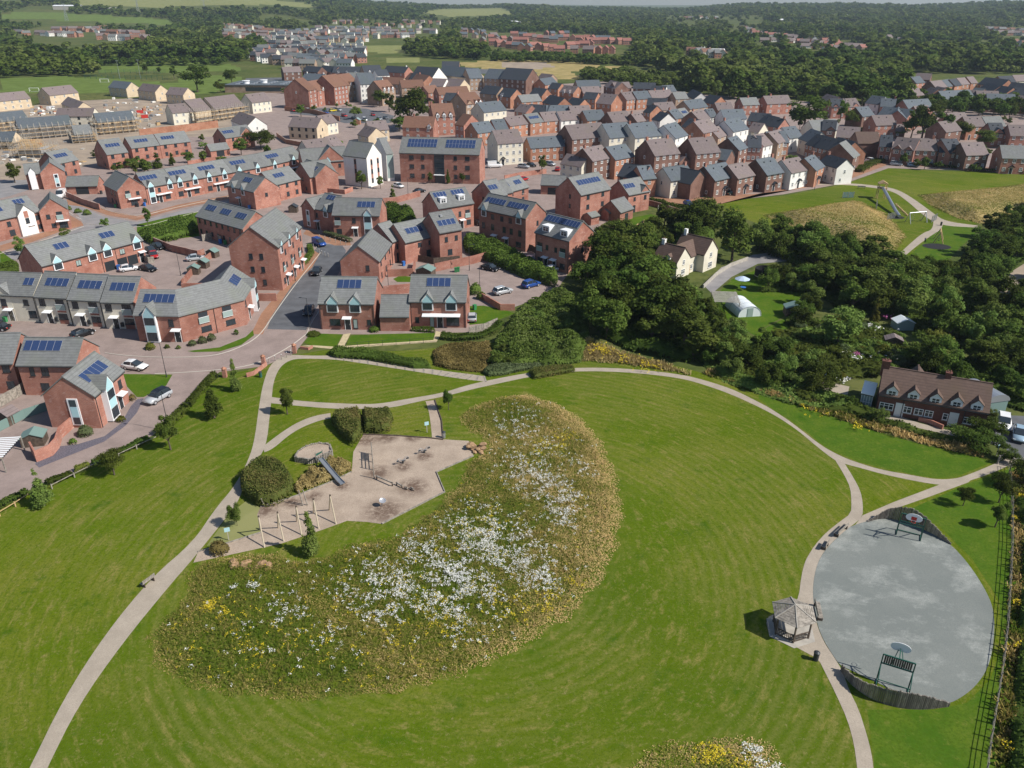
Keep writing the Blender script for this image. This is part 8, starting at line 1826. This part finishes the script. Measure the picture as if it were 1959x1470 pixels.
  for k in range(3): bm_.box(0,L,-.06,-.02,.55+k*.14,.66+k*.14)
  bm_.build('backrest', M['timber'], e)
  for xx in (.15, L-.23): MB().box(xx,xx+.08,-.06,.48,0,.44).build('leg', M['dkwood'], e)
 for x,y,lab,m in ((1560,1263,"dark litter bin at the edge of the gazebo paving",'steel'), (499,722,"green litter bin beside the path near the gate pier",'green'), (849,838,"grey litter bin at the end of the bark path",'galv'), (1800,432,"dark bin beside the far playground path",'steel')):
  e = thing('litter_bin', x, y, lab, 'bin'); MB().lathe([(.24,0),(.26,.85)],12).build('body', M[m], e); MB().lathe([(.29,.85),(.29,.93),(.12,1.05)],12).build('lid', M['steel'], e)
 for x,y,lab in ((438,1034,"small blue-topped sign on a post beside the main path"), (817,828,"small park sign left of the bark path"), (1906,872,"small white footpath sign by the field gate")):
  e = thing('sign', x, y, lab, 'sign', .4); MB().box(-.04,.04,-.04,.04,0,1.7).build('post', M['concrete'], e); MB().box(-.3,.3,-.06,-.04,1.2,1.75).build('sign_board', M['blue'], e)
court()
def play():
 for line, lab in (([(498,971),(566,950),(636,922),(673,904)], "pale timber edging below the clipped bush"), ([(379,1057),(431,1041.5),(499,1020)], "pale timber edging at the lower end of the play area"), ([(731,1003),(851,942),(835,904),(906,873)], "timber edging on the right side of the play area"), ([(695,832),(753,834),(823,839),(848,842)], "dark timber edging along the top of the play area"), ([(832,766),(838,785),(845,805),(848,840)], "dark timber edging beside the bark path")):
  o = ribbon('timber_edging', line, .14, .0, 'timber' if 'dark' not in lab else 'dkwood', h=.16, kind=None, it=0); tag(o, lab, 'edging')
 # five leaning A frames of the swings, linked by a top cable
 A = [(506,1048,498,1014),(543,1036,532,1010),(577,1024,568,998),(610,1012,600,982),(643,1003,630,976)]
 od = ["nearest the lower fence", "second from the lower end", "middle one of five", "second from the slide end", "nearest the spinning dish"]
 for i,(x1,y1,x2,y2) in enumerate(A):
  a, b = P(x1,y1), P(x2,y2); m = (a+b)/2; top = m.copy(); top.z = 3.0; e = empty('timber_arch', (m.x,m.y,0), 0, "A-shaped timber play frame, "+od[i], 'play frame', 'row of A-shaped play frames')
  for p in (a, b): MB().tube((p.x-m.x,p.y-m.y,0),(0,0,3.0),.09,.075,8).build('leg', M['stem'], e)
  MB().tube((0,0,2.9),(0,0,3.15),.1,.1,8).build('cap', M['dkwood'], e)
 for (x,y,h,lab) in ((507,970,1.2,"short dark post pair by the clipped bush"), (580,968,2.2,"leaning timber post at the timber edging")):
  e = thing('play_post', x, y, lab, 'play post'); MB().tube((0,0,0),(-.3,0,h),.08,.07,8).build('post', M['timber'], e); MB().tube((.5,.1,0),(.2,.1,h),.08,.07,8).build('post', M['timber'], e)
 # raised sand platform with log wall and slide
 pl = pxs([(566,884),(572,872),(590,862),(612,857),(632,860),(636,872),(612,884),(590,888)]); mb = MB(); c = sum((Vector(p) for p in pl), Vector())/len(pl)
 e = empty('play_mound', (c.x,c.y,0), 0, "raised round platform walled with logs at the head of the slide", 'play platform')
 MB().extr([(p.x-c.x,p.y-c.y) for p in pl][::-1], 0, .7, 'z').build('platform', M['bark_floor'], e)
 n = len(pl); seg = [(pl[i], pl[(i+1)%n]) for i in range(n)]; tot = sum((b-a).length for a,b in seg)
 for a, b in seg:
  k = max(1, int((b-a).length/.24))
  for i in range(k): p = a+(b-a)*(i/k)-c; MB().tube((p.x,p.y,0),(p.x,p.y,.85+rnd.uniform(-.06,.1)),.13,n=6).build('log', M['timber'], e)
 t0, t1 = P(614,893), P(656,930); rz = math.atan2((t1-t0).y,(t1-t0).x); L = (t1-t0).length; e = empty('slide', (t0.x,t0.y,0), rz, "steel slide running down from the log-walled platform", 'slide')
 sm = MB(); pr = [(0,1.25),(.5,1.2),(L*.55,.62),(L*.85,.32),(L,.28)]
 for (xa,za),(xb,zb) in zip(pr, pr[1:]):
  for (y0,y1,u) in ((-.3,.3,0),(-.34,-.3,.16),(.3,.34,.16)): sm.add([(xa,y0,za),(xb,y0,zb),(xb,y1,zb),(xa,y1,za),(xa,y0,za+.03+u),(xb,y0,zb+.03+u),(xb,y1,zb+.03+u),(xa,y1,za+.03+u)],[(3,2,1,0),(4,5,6,7),(0,1,5,4),(1,2,6,5),(2,3,7,6),(3,0,4,7)])
 sm.build('chute', M['galv'], e)
 for y in (-.5,.5): MB().tube((-.1,y,0),(-.1,y,2.3),.07,n=8).build('post', M['timber'], e)
 MB().extr([(-.5,1.7),(.5,2.0),(.5,2.15),(-.5,2.05)], -.12, -.06, 'x').build('hood', M['green'], e); MB().box(L*.6,L*.64,-.05,.05,0,.5).build('leg', M['galv'], e)
 # climbing wall of posts, balance beams, springers, dish
 a, b = P(712,870), P(716,916); rz = math.atan2((b-a).y,(b-a).x); L = (b-a).length; e = empty('climbing_wall', (a.x,a.y,0), rz, "timber climbing wall with upright posts, middle of the play area", 'climbing frame')
 for i in range(4): MB().tube((L*i/3,0,0),(L*i/3,0,1.9),.07,n=8).build('post', M['timber'], e)
 for z in (.6,1.1,1.6): MB().bar((0,0,z),(L*.67,0,z),.04,.12).build('rail', M['timber'], e)
 for i in range(5): MB().box(.15+i*.35,.4+i*.35,-.04,.04,.7,1.5).build('board', M['timber'], e)
 for x1,y1,x2,y2,h,lab in ((720,917,752,931,.5,"long low balance beam below the climbing wall"), (758,928,770,934,.35,"dark stump and short log right of the balance beam"), (774,936,780,938,.3,"small log step at the right end of the trail"), (786,936,792,940,.28,"last small log step of the trail")):
  a, b = P(x1,y1), P(x2,y2); L = (b-a).length; e = empty('balance_beam', (a.x,a.y,0), math.atan2((b-a).y,(b-a).x), lab, 'balance beam'); MB().tube((0,0,h),(L,0,h),.1,n=8).build('beam', M['timber'], e)
  for x in (.1,L-.1): MB().tube((x,0,0),(x,0,h+.1),.08,n=6).build('post', M['dkwood'], e)
 for x,y,lab in ((771,887,"curved-bar springing rider, left of the two"), (812,867,"curved-bar springing rider, right of the two")):
  e = thing('spring_rider', x, y, lab, 'spring rider', .6); mb = MB();
  for s in (-1,1):
   for i in range(8): t0_,t1_ = i*math.pi/8,(i+1)*math.pi/8; mb.tube((s*.25+s*.6*math.cos(t0_)*.6+s*.3,0,.5+.35*math.sin(t0_)),(s*.25+s*.6*math.cos(t1_)*.6+s*.3,0,.5+.35*math.sin(t1_)),.03,n=5)
  mb.bar((-.9,0,.5),(.9,0,.5),.08,.06); mb.build('frame', M['galv'], e); MB().lathe([(.1,0),(.14,.2),(.1,.45)],8).build('spring', M['steel'], e)
  for s in (-1,1): MB().box(s*.7-.15,s*.7+.15,-.14,.14,.54,.6).build('seat', M['hook'] if False else M['steel'], e)
 e = thing('spinning_dish', 730, 969, "white tilted spinning dish on a short pole", 'spinner'); MB().tube((0,0,0),(.15,0,.75),.05,n=8).build('pole', M['galv'], e)
 d = MB().lathe([(.08,0),(.3,.05),(.42,.15),(.38,.15),(.28,.08),(.05,.05)],18).build('dish', M['alu'], e, (.15,0,.72)); d.rotation_euler = (.25,.2,0)
 # boulder heaps: every rock a thing
 def rock(g, s, lab, grp, seed):
  r = random.Random(seed); vs, fs = [], []; nlat, nlon = 5, 8; mb = MB(); pts = []
  for i in range(nlat+1):
   for j in range(nlon):
    th, ph = math.pi*i/nlat, 2*math.pi*j/nlon; k = 1+r.uniform(-.18,.18); pts.append((s*k*math.sin(th)*math.cos(ph)*1.25, s*k*math.sin(th)*math.sin(ph), s*.62*k*math.cos(th)))
  fs = [(i*nlon+j,(i+1)*nlon+j,(i+1)*nlon+(j+1)%nlon,i*nlon+(j+1)%nlon) for i in range(nlat) for j in range(nlon)]; mb.add(pts, fs); o = mb.build('boulder', M['stone'], None, (g.x,g.y,g.z+s*.4), r.uniform(0,3)); tag(o, lab, 'rock', grp)
 r = random.Random(4)
 for i in range(14): g = P(912+r.uniform(-13,13), 862+r.uniform(-6,7)); g.z = r.choice([0,0,.3]); rock(g, r.uniform(.28,.5), "sandstone boulder in the heap at the right tip of the play area", 'boulder heap right', i)
 for i in range(16): g = P(485+r.uniform(-38,34), 1081+r.uniform(-6,8)); g.z = 0; rock(g, r.uniform(.25,.5), "sandstone boulder in the row at the meadow edge below the swings", 'boulder row', 50+i)
 # far playground
 a, b = P(1684,380), P(1720,418); L = (b-a).length; e = empty('tube_slide', (a.x,a.y,0), math.atan2((b-a).y,(b-a).x), "long steel slide of the far playground with timber tower", 'slide')
 MB().tube((.8,0,3.4),(L*.8,0,.9),.45,.45,12).tube((L*.8,0,.9),(L,0,.6),.45,.42,12).build('chute', M['galv'], e); MB().box(-1.4,1.0,-1.2,1.2,3.0,3.3).build('platform', M['newwood'], e); MB().extr([(-1.4,4.6),(0,5.4),(1.4,4.6),(0,4.7)],-1.4,1.2,'x').build('roof', M['newwood'], e)
 for x in (-1.2,.8):
  for y in (-1.1,1.1): MB().tube((x,y,0),(x,y,4.7),.13,n=6).build('post', M['newwood'], e)
 for x,y,r_,lab,w,m in ((1752,426,.3,"grey metal swing frame of the far playground",5.5,'galv'), (1795,462,1.1,"yellow timber swing frame right of the far path",4.5,'newwood')):
  e = thing('swing_frame', x, y, lab, 'swing', r_)
  for s in (-1,1):
   for q in (-1,1): MB().tube((s*w/2,q*1.1,0),(s*w/2,0,2.8),.11,n=6).build('leg', M[m], e)
  MB().tube((-w/2,0,2.8),(w/2,0,2.8),.12,n=6).build('crossbar', M[m], e)
  for s in (-.25,.25):
   st_ = MB().box(s*w-.3,s*w+.3,-.15,.15,.5,.58).build('seat', M['rubber'], e); MB().bar((s*w-.25,0,.55),(s*w-.25,0,2.8),.03,.03).bar((s*w+.25,0,.55),(s*w+.25,0,2.8),.03,.03).build('chain', M['galv'], st_)
 for x,y,r_,lab in ((1622,379,.1,"blue climbing net frame on the far slope"), (1676,398,1.2,"grey ladder frame left of the tube slide"), (1704,420,.6,"low grey post frames below the tube slide"), (1786,424,.8,"small climbing dome beside the far path")):
  e = thing('climbing_net', x, y, lab, 'climbing net', r_); mb = MB()
  for s in (-1.8,0,1.8): MB().tube((s,0,0),(s,0,1.9),.09,n=6).build('post', M['galv'], e)
  for k in range(6): mb.bar((-1.8,0,.2+k*.3),(1.8,0,.2+k*.3),.05,.05)
  for k in range(9): mb.bar((-1.8+k*.45,0,.2),(-1.8+k*.45,0,1.8),.05,.05)
  mb.build('net', M['bluep'] if 'blue' in lab else M['galv'], e)
 for i in range(9): g = P(1714+i*2.6, 393+i*2.5); o = MB().lathe([(.3,0),(.3,.4),(.26,.42)],8).build('stepping_stump', M['newwood'], None, (g.x,g.y,0)); tag(o, "pale stepping stump in the row right of the tube slide", 'stump', 'stepping stumps')
 for x,y,r_,lab in ((1792,472,1.7,"dark rubber safety patch under the timber swing"), (1712,416,1.3,"dark rubber patch at the foot of the tube slide")):
  g = P(x,y); sheet('safety_surface', [(g.x+r_*2*math.cos(a*.5236), g.y+r_*1.6*math.sin(a*.5236)) for a in range(12)], .045, 'rubber')
play()
def gardens():
 flowers('garden_flowers', [(1668,632,8,40),(1660,650,8,50),(1690,640,20,40),(1640,690,20,40),(1625,690,14,40),(1700,690,20,30),(1560,690,20,20),(1600,730,20,20)], 'flower_white', "white garden flowers among the valley beds", .22, .9, 31)
 flowers('garden_flowers', [(1640,688,7,60),(1695,614,7,40)], 'flower_pink', "pink garden flowers among the valley beds", .22, 1.0, 32)
 for k, (x, y) in enumerate(((1395,640),(1420,655),(1620,640),(1655,665),(1630,705),(1680,700),(1580,675))):
  g = P(x, y); o = MB().box(-1.6,1.6,-.6,.6,0,.3).box(-1.5,1.5,-.5,.5,.3,.34).build('garden_bed', M['newwood' if k % 2 else 'bare_earth'], None, (g.x,g.y,0), .3*k); tag(o, ("timber-edged" if k % 2 else "earthy")+" vegetable bed in the valley garden", 'garden bed', 'timber garden beds' if k % 2 else 'earthy garden beds')
 rs = random.Random(77); n = 0; t_ = 0
 while n < 36 and t_ < 3000:
  t_ += 1; px, py = rs.uniform(0, 1230), rs.uniform(370, 620); g = P(px, py); near_ = 99
  for x, y, rz, L, d in FOOT:
   dx, dy = g.x-x, g.y-y; u = dx*math.cos(rz)+dy*math.sin(rz); v = -dx*math.sin(rz)+dy*math.cos(rz); near_ = min(near_, max(-u, u-L, -v, v-d))
  if not (.5 < near_ < 1.0) or (480 < px < 660 and py > 430) or py > 560 and px > 930: continue
  n += 1; col = ['greenp', 'steel', 'bluep'][n % 3]; e = empty('wheelie_bin', (g.x,g.y,0), rs.uniform(0,3), ["green","black","blue"][n % 3]+" wheelie bin standing against a house wall", 'bin', 'wheelie bins by the house walls')
  link('body', cached('wb'+col, lambda: MB().extr([(-.25,0),(.25,0),(.3,1.0),(-.3,1.0)],-.3,.3,'y').mesh('body', M[col])), e); link('lid', cached('wl'+col, lambda: MB().box(-.33,.33,-.36,.33,1.0,1.06).mesh('lid', M[col])), e)
 # brick cottages
 H = House('K', 896, 202, 1700, 342, 3.2, 6.6, "terrace of old dark red brick cottages with five white dormers and white doors", 'cottage terrace', 'cottage_terrace', near=True); L = H.L; H.pitch = .85; H.wst = 'w'
 H.wing(0, L, 0, 6.6, 3.2, 'oldred', 'oldtile', pitch=.85, ov=(.1,.1)); H.wing(.25*L, .45*L, 4.5, 9.5, 3.1, 'oldred', 'oldtile', axis='y', pitch=1.0)
 for u in (.115,.315,.52,.71,.89): H.gdormer(u*L, 'w', w=1.5, top=1.15, roof='oldtile', out=.06)
 for u in (.215,.715): H.door(u*L, canopy=False, col='wframe')
 for u,w,n in ((.09,1.9,3),(.285,1.3,2),(.395,1.2,2),(.49,1.1,2),(.64,.7,1),(.86,1.7,3)): H.window('f', u*L, .8, w, 1.05, 'w', n)
 H.chimney(.01*L, m='oldred', h=1.6, w=1.1); H.chimney(.6*L, m='oldred', h=1.2); H.pipe(.24*L); H.pipe(.8*L)
 H2 = House('K', 770, 195, 850, 212, 2.3, 3.2, "white framed glass conservatory at the left end of the brick cottages", 'conservatory', 'conservatory', near=True); L = H2.L
 H2.wing(0, L, 0, 3.2, 2.3, 'paleglass', 'poly', pitch=.6); fr = MB()
 for u in np.linspace(0, L, 5): fr.box(u-.04,u+.04,-.05,.0,0,2.3)
 for z in (.05,.8,2.2): fr.box(0,L,-.045,.0,z,z+.08)
 fr.build('frame', M['wframe'], H2.root)
 g = P(1900,795); e = empty('garden_shed', (g.x,g.y,0), .25, "pale green curved-roof shed behind the white off-roader", 'shed'); MB().box(-2,2,0,5.5,0,2.3).build('wall', M['shedgreen'], e)
 MB().extr([(-2.15,2.25)]+[(2.15*math.cos(t),2.3+1.1*math.sin(t)) for t in [math.pi-i*math.pi/10 for i in range(11)]]+[(2.15,2.25)], -.1, 5.6, 'y').build('roof', M['galv'], e)
 # white cottage: two gabled wings joined
 H = House('G', 1140, 555, 1250, 605, 4.0, 5.4, "white cottage with brown tiled roofs among the trees", 'cottage', 'cottage', near=True); H.L = L = 6.0; H.pitch = .95; H.wst = 'w'; H.root.rotation_euler.z = -.75
 H.wing(0, L, 0, 5.4, 4.0, 'cream', 'oldtile', pitch=.95); H.window('r', 2.7, 2.9, .9, 1.1, 'w'); H.window('r', 2.7, .7, 1.5, 1.2, 'w', 3); H.gdormer(.6*L, 'w', w=1.1, top=.9, roof='oldtile', out=.05); H.chimney(.1*L, m='white')
 H.wing(.6, 5.6, 3.2, 11.5, 3.9, 'cream', 'oldtile', axis='y', pitch=.95, cap=False); H.wing(0, 7.6, 8.6, 14.4, 4.2, 'cream', 'oldtile', axis='x', pitch=.95); H._fx1 = 7.6
 H.window('r', 11.5, 3.0, 1.0, 1.1, 'w'); H.window('r', 11.5, .6, 1.7, 1.3, 'w', 3); H._fx1 = 5.6; H.window('r', 6.8, .9, 1.0, 1.1, 'w'); MB().box(5.58, 5.66, 5.4, 6.2, 0, 2.0).build('door', M['newwood'], H.root)
 MB().box(.4, 1.1, 11.1, 11.8, 6.0, 8.2).build('chimney', M['white'], H.roof)
 # polytunnel, pergola, parasol, trampoline, greenhouses
 a, b = P(1412,608), P(1462,606); e = empty('polytunnel', (a.x,a.y,0), .15, "white polythene tunnel beside the pergola on the valley lawn", 'polytunnel'); W_ = (b-a).length*.9
 arc = [(W_/2+W_/2*math.cos(t), 2.1*math.sin(t)**.8 if math.sin(t) > 0 else 0) for t in [math.pi-i*math.pi/14 for i in range(15)]]
 MB().extr([(x,z) for x,z in arc], .05, 6.5, 'y').build('cover', M['poly'], e); fr = MB()
 for y in (0,2.1,4.3,6.5):
  for (xa,za),(xb,zb) in zip(arc,arc[1:]): fr.tube((xa,y,za+.02),(xb,y,zb+.02),.03,n=4)
 fr.build('hoop', M['galv'], e); MB().box(W_*.38,W_*.62,-.02,.06,0,1.8).build('door', M['paleglass'], e)
 def slat_roof(x1,y1,x2,y2,d,lab,n,m,h=2.4,r=0):
  a, b = P(x1,y1), P(x2,y2); L = (b-a).length; e = empty('pergola', (a.x,a.y,0), math.atan2((b-a).y,(b-a).x), lab, 'pergola')
  for x in (0,L):
   for y in (0,d): MB().box(-.07,.07,-.07,.07,0,h).build('post', M['timber'], e, (x,y,0))
  for i in range(n): MB().box(-.2,L+.2,d*i/n,d*i/n+d/n*.45,h,h+.06).build('slat', M[m], e)
  for x in (.05,L-.05): MB().box(x-.05,x+.05,-.2,d+.2,h-.15,h-.005).build('beam', M['timber'], e)
  return e
 slat_roof(1366,600,1412,602,6.5,"timber pergola with grey slatted roof on the valley lawn",12,'concrete'); slat_roof(-55,908,12,904,5.5,"white slatted carport roof at the left edge",11,'pale',2.3)
 e = thing('parasol', 1418, 552, "pale blue garden parasol open on the valley lawn", 'parasol'); MB().tube((0,0,0),(0,0,2.5),.03,n=6).build('pole', M['timber'], e); MB().lathe([(1.6,2.0),(1.62,2.06),(.8,2.45),(.05,2.7),(.04,2.6)],8).build('canopy', flat('parasol_cloth',(.45,.55,.68),.8), e)
 e = thing('garden_table', 1421, 556, "small garden table under the pale blue parasol", 'table'); MB().lathe([(.6,.70),(.6,.74)],14).build('table_top', M['bluep'], e); MB().tube((0,0,0),(0,0,.7),.05,n=6).build('leg', M['galv'], e)
 e = thing('trampoline', 1461, 533, "round trampoline with dark net enclosure on the valley lawn", 'trampoline'); MB().lathe([(2.0,.7),(2.0,.76)],24).build('mat', M['rubber'], e); MB().lathe([(2.1,.66),(2.1,.82),(1.85,.82),(1.85,.78)],24).build('rim', M['galv'], e)
 for i in range(6): t = i*math.pi/3; MB().tube((2.1*math.cos(t),2.1*math.sin(t),0),(2.1*math.cos(t),2.1*math.sin(t),2.4),.04,n=6).build('pole', M['steel'], e)
 nm = MB().lathe([(2.08,.85),(2.08,2.35),(2.05,2.35),(2.05,.85)],24)
 nm.build('net', M['rubber'], e)
 for x,y,w,d,h,m,lab,cat in ((1520,602,4,2.5,2,'shedgreen',"small pale green shed with run beside the dark trees",'shed'), (1725,628,3.2,2.4,1.8,'poly',"glass greenhouse in the valley garden",'greenhouse'), (1707,662,2.8,1.8,1.7,'mauve',"small shed with curved mauve roof in the valley garden",'shed'), (1560,712,2.2,1.8,1.7,'shedgreen',"little blue-grey shed at the end of the garden yard",'shed'),
         (18,808,2.4,2.0,2.0,'mauve',"grey-roofed garden shed at the left edge behind the green fence",'shed'), (68,848,2.8,2.2,1.7,'shedgreen',"green-roofed playhouse shed inside the curved brick wall",'shed'), (408,492,2.4,1.8,1.8,'shedgreen',"upper of the small pale garden sheds left of the tall block",'shed'), (390,512,2.2,1.8,1.8,'shedgreen',"middle small pale garden shed left of the tall block",'shed'), (372,524,2.4,1.8,1.8,'shedgreen',"lower small pale garden shed left of the tall block",'shed'),
         (815,528,3.6,2.6,2.0,'shedgreen',"teal-roofed garden shed behind the big-gabled house",'shed'), (562,406,2.4,2,2.0,'dark',"dark shed beside the archway house",'shed'), (684,238,3,3,2.6,'paleglass',"square brick kiosk with pale hipped roof",'kiosk')):
  g = P(x,y); e = empty(cat, (g.x,g.y,0), rnd.uniform(-.4,.4), lab, cat); MB().extr([(-w/2,0),(w/2,0),(w/2,h*.8),(0,h*1.15),(-w/2,h*.8)],-d/2,d/2,'y').build('wall', M['dkwood' if cat == 'shed' else ('orange' if cat == 'kiosk' else 'paleglass')], e)
  MB().extr([(-w/2-.15,h*.8-.06),(0,h*1.15+.02),(w/2+.15,h*.8-.06),(w/2+.15,h*.8+.03),(0,h*1.15+.12),(-w/2-.15,h*.8+.03)],-d/2-.12,d/2+.12,'y').build('roof', M[m], e)
 for x,y,lab in ((872,521,"left of two green wheelie bins by the gates"),(877,520,"right of two green wheelie bins by the gates")):
  e = thing('wheelie_bin', x, y, lab, 'bin'); MB().extr([(-.25,0),(.25,0),(.3,1.0),(-.3,1.0)],-.3,.3,'y').build('body', M['greenp'], e); MB().box(-.33,.33,-.36,.33,1.0,1.06).build('lid', M['greenp'], e)
 for x,y,m,lab in ((44,795,'bluep',"bright blue child's chair in the back garden"),(52,797,'hook',"small purple-red garden toy beside the blue chair"),(4,812,'hook',"red garden toy behind the shed at the left edge"),(1582,726,'bluep',"purple-blue garden toy in the yard above the cottages")):
  g = P(x,y); mb = MB().box(-.3,.3,-.3,.3,.3,.36); mb.box(-.3,.3,.26,.32,.36,.85)
  for sx in (-.26,.26):
   for sy in (-.26,.26): mb.box(sx-.03,sx+.03,sy-.03,sy+.03,0,.3)
  tag(mb.build('garden_chair', M[m], None, (g.x,g.y,.02), rnd.uniform(0,3)), lab, 'chair')
 for x,y,lab in ((1258,410,"furled parasol, left of the two in the walled garden"),(1284,415,"furled parasol, right of the two in the walled garden"),(660,398,"furled white parasol behind the archway house")):
  e = thing('parasol', x, y, lab, 'parasol'); MB().tube((0,0,0),(0,0,2.6),.04,n=6).build('pole', M['timber'], e); MB().lathe([(.12,1.0),(.22,1.2),(.1,2.4),(.02,2.6)],8).build('canopy', M['concrete'], e)
 # sports field: goals, mesh fence, floodlights, pylons
 for x,y,lab in ((66,176,"white football goal at the far left pitch"),(200,158,"white football goal beside the mesh fence")):
  e = thing('football_goal', x, y, lab, 'goal', .1); fr = MB()
  for s in (-3,3): fr.bar((s,0,0),(s,0,2.4),.2,.2); fr.bar((s,0,2.4),(s,1.8,0),.1,.1)
  fr.bar((-3,0,2.4),(3,0,2.4),.2,.2); fr.bar((-3,1.8,.05),(3,1.8,.05),.1,.1); fr.build('frame', M['wframe'], e)
 for ln,lab in (([(163,151),(240,152),(322,154)],"tall green mesh fence, near side of the sports cage"),([(190,142),(250,141),(318,141)],"tall green mesh fence, far side of the sports cage")):
  rail_fence(ln, lab, 3.2, 5, (.6,1.4,2.2,3.0), 'green', .09, .06)
 for x,y,lab in ((230,152,"first floodlight mast beside the sports cage"),(269,150,"second floodlight mast beside the sports cage"),(197,118,"lone floodlight mast left of the upper pitch")):
  e = thing('floodlight', x, y, lab, 'floodlight'); MB().tube((0,0,0),(0,0,13),.16,.1,6).build('pole', M['galv'], e); MB().box(-.9,.9,-.2,.2,13,13.4).build('lamp_head', M['galv'], e)
 for x,y,h,lab in ((128,40,34,"lattice power pylon left of the fields"),(265,26,40,"tall lattice power pylon above the green field"),(392,22,36,"faint lattice power pylon right of the pale hill")):
  g = P(x,y); e = empty('pylon', g, .3, lab, 'pylon'); mb = MB(); w0 = 3.2
  for sx in (-1,1):
   for sy in (-1,1): mb.bar((sx*w0,sy*w0,0),(sx*.6,sy*.6,h*.7),.35,.35); mb.bar((sx*.6,sy*.6,h*.7),(0,0,h),.3,.3)
  for k in range(7):
   t = k/7; w = w0+(.6-w0)*t; t2 = (k+1)/7; w2 = w0+(.6-w0)*t2
   for s in (-1,1): mb.bar((-w,s*w,h*.7*t),(w2,s*w2,h*.7*t2),.2,.2); mb.bar((w,s*w,h*.7*t),(-w2,s*w2,h*.7*t2),.2,.2)
  mb.build('tower', M['galv'], e)
  for z,l in ((.68,6),(.8,5),(.92,3.6)): MB().bar((-l,0,h*z),(l,0,h*z),.35,.35).build('crossarm', M['galv'], e)
gardens()
# ------------------------------------------------------------------ the air
def haze():
 m = bpy.data.materials.new('haze'); m.use_nodes = True; t = m.node_tree; t.nodes.remove(t.nodes["Principled BSDF"]); o = [n for n in t.nodes if n.type == 'OUTPUT_MATERIAL'][0]
 v = t.nodes.new("ShaderNodeVolumePrincipled"); v.inputs["Color"].default_value = (.72, .86, 1, 1); v.inputs["Density"].default_value = .00008; v.inputs["Anisotropy"].default_value = .2
 t.links.new(v.outputs[0], o.inputs["Volume"])
 b = MB().box(-9500, 9500, -400, 9500, -1.0, 135).build('haze', m); tag(b, None, None, None, 'stuff')
haze()
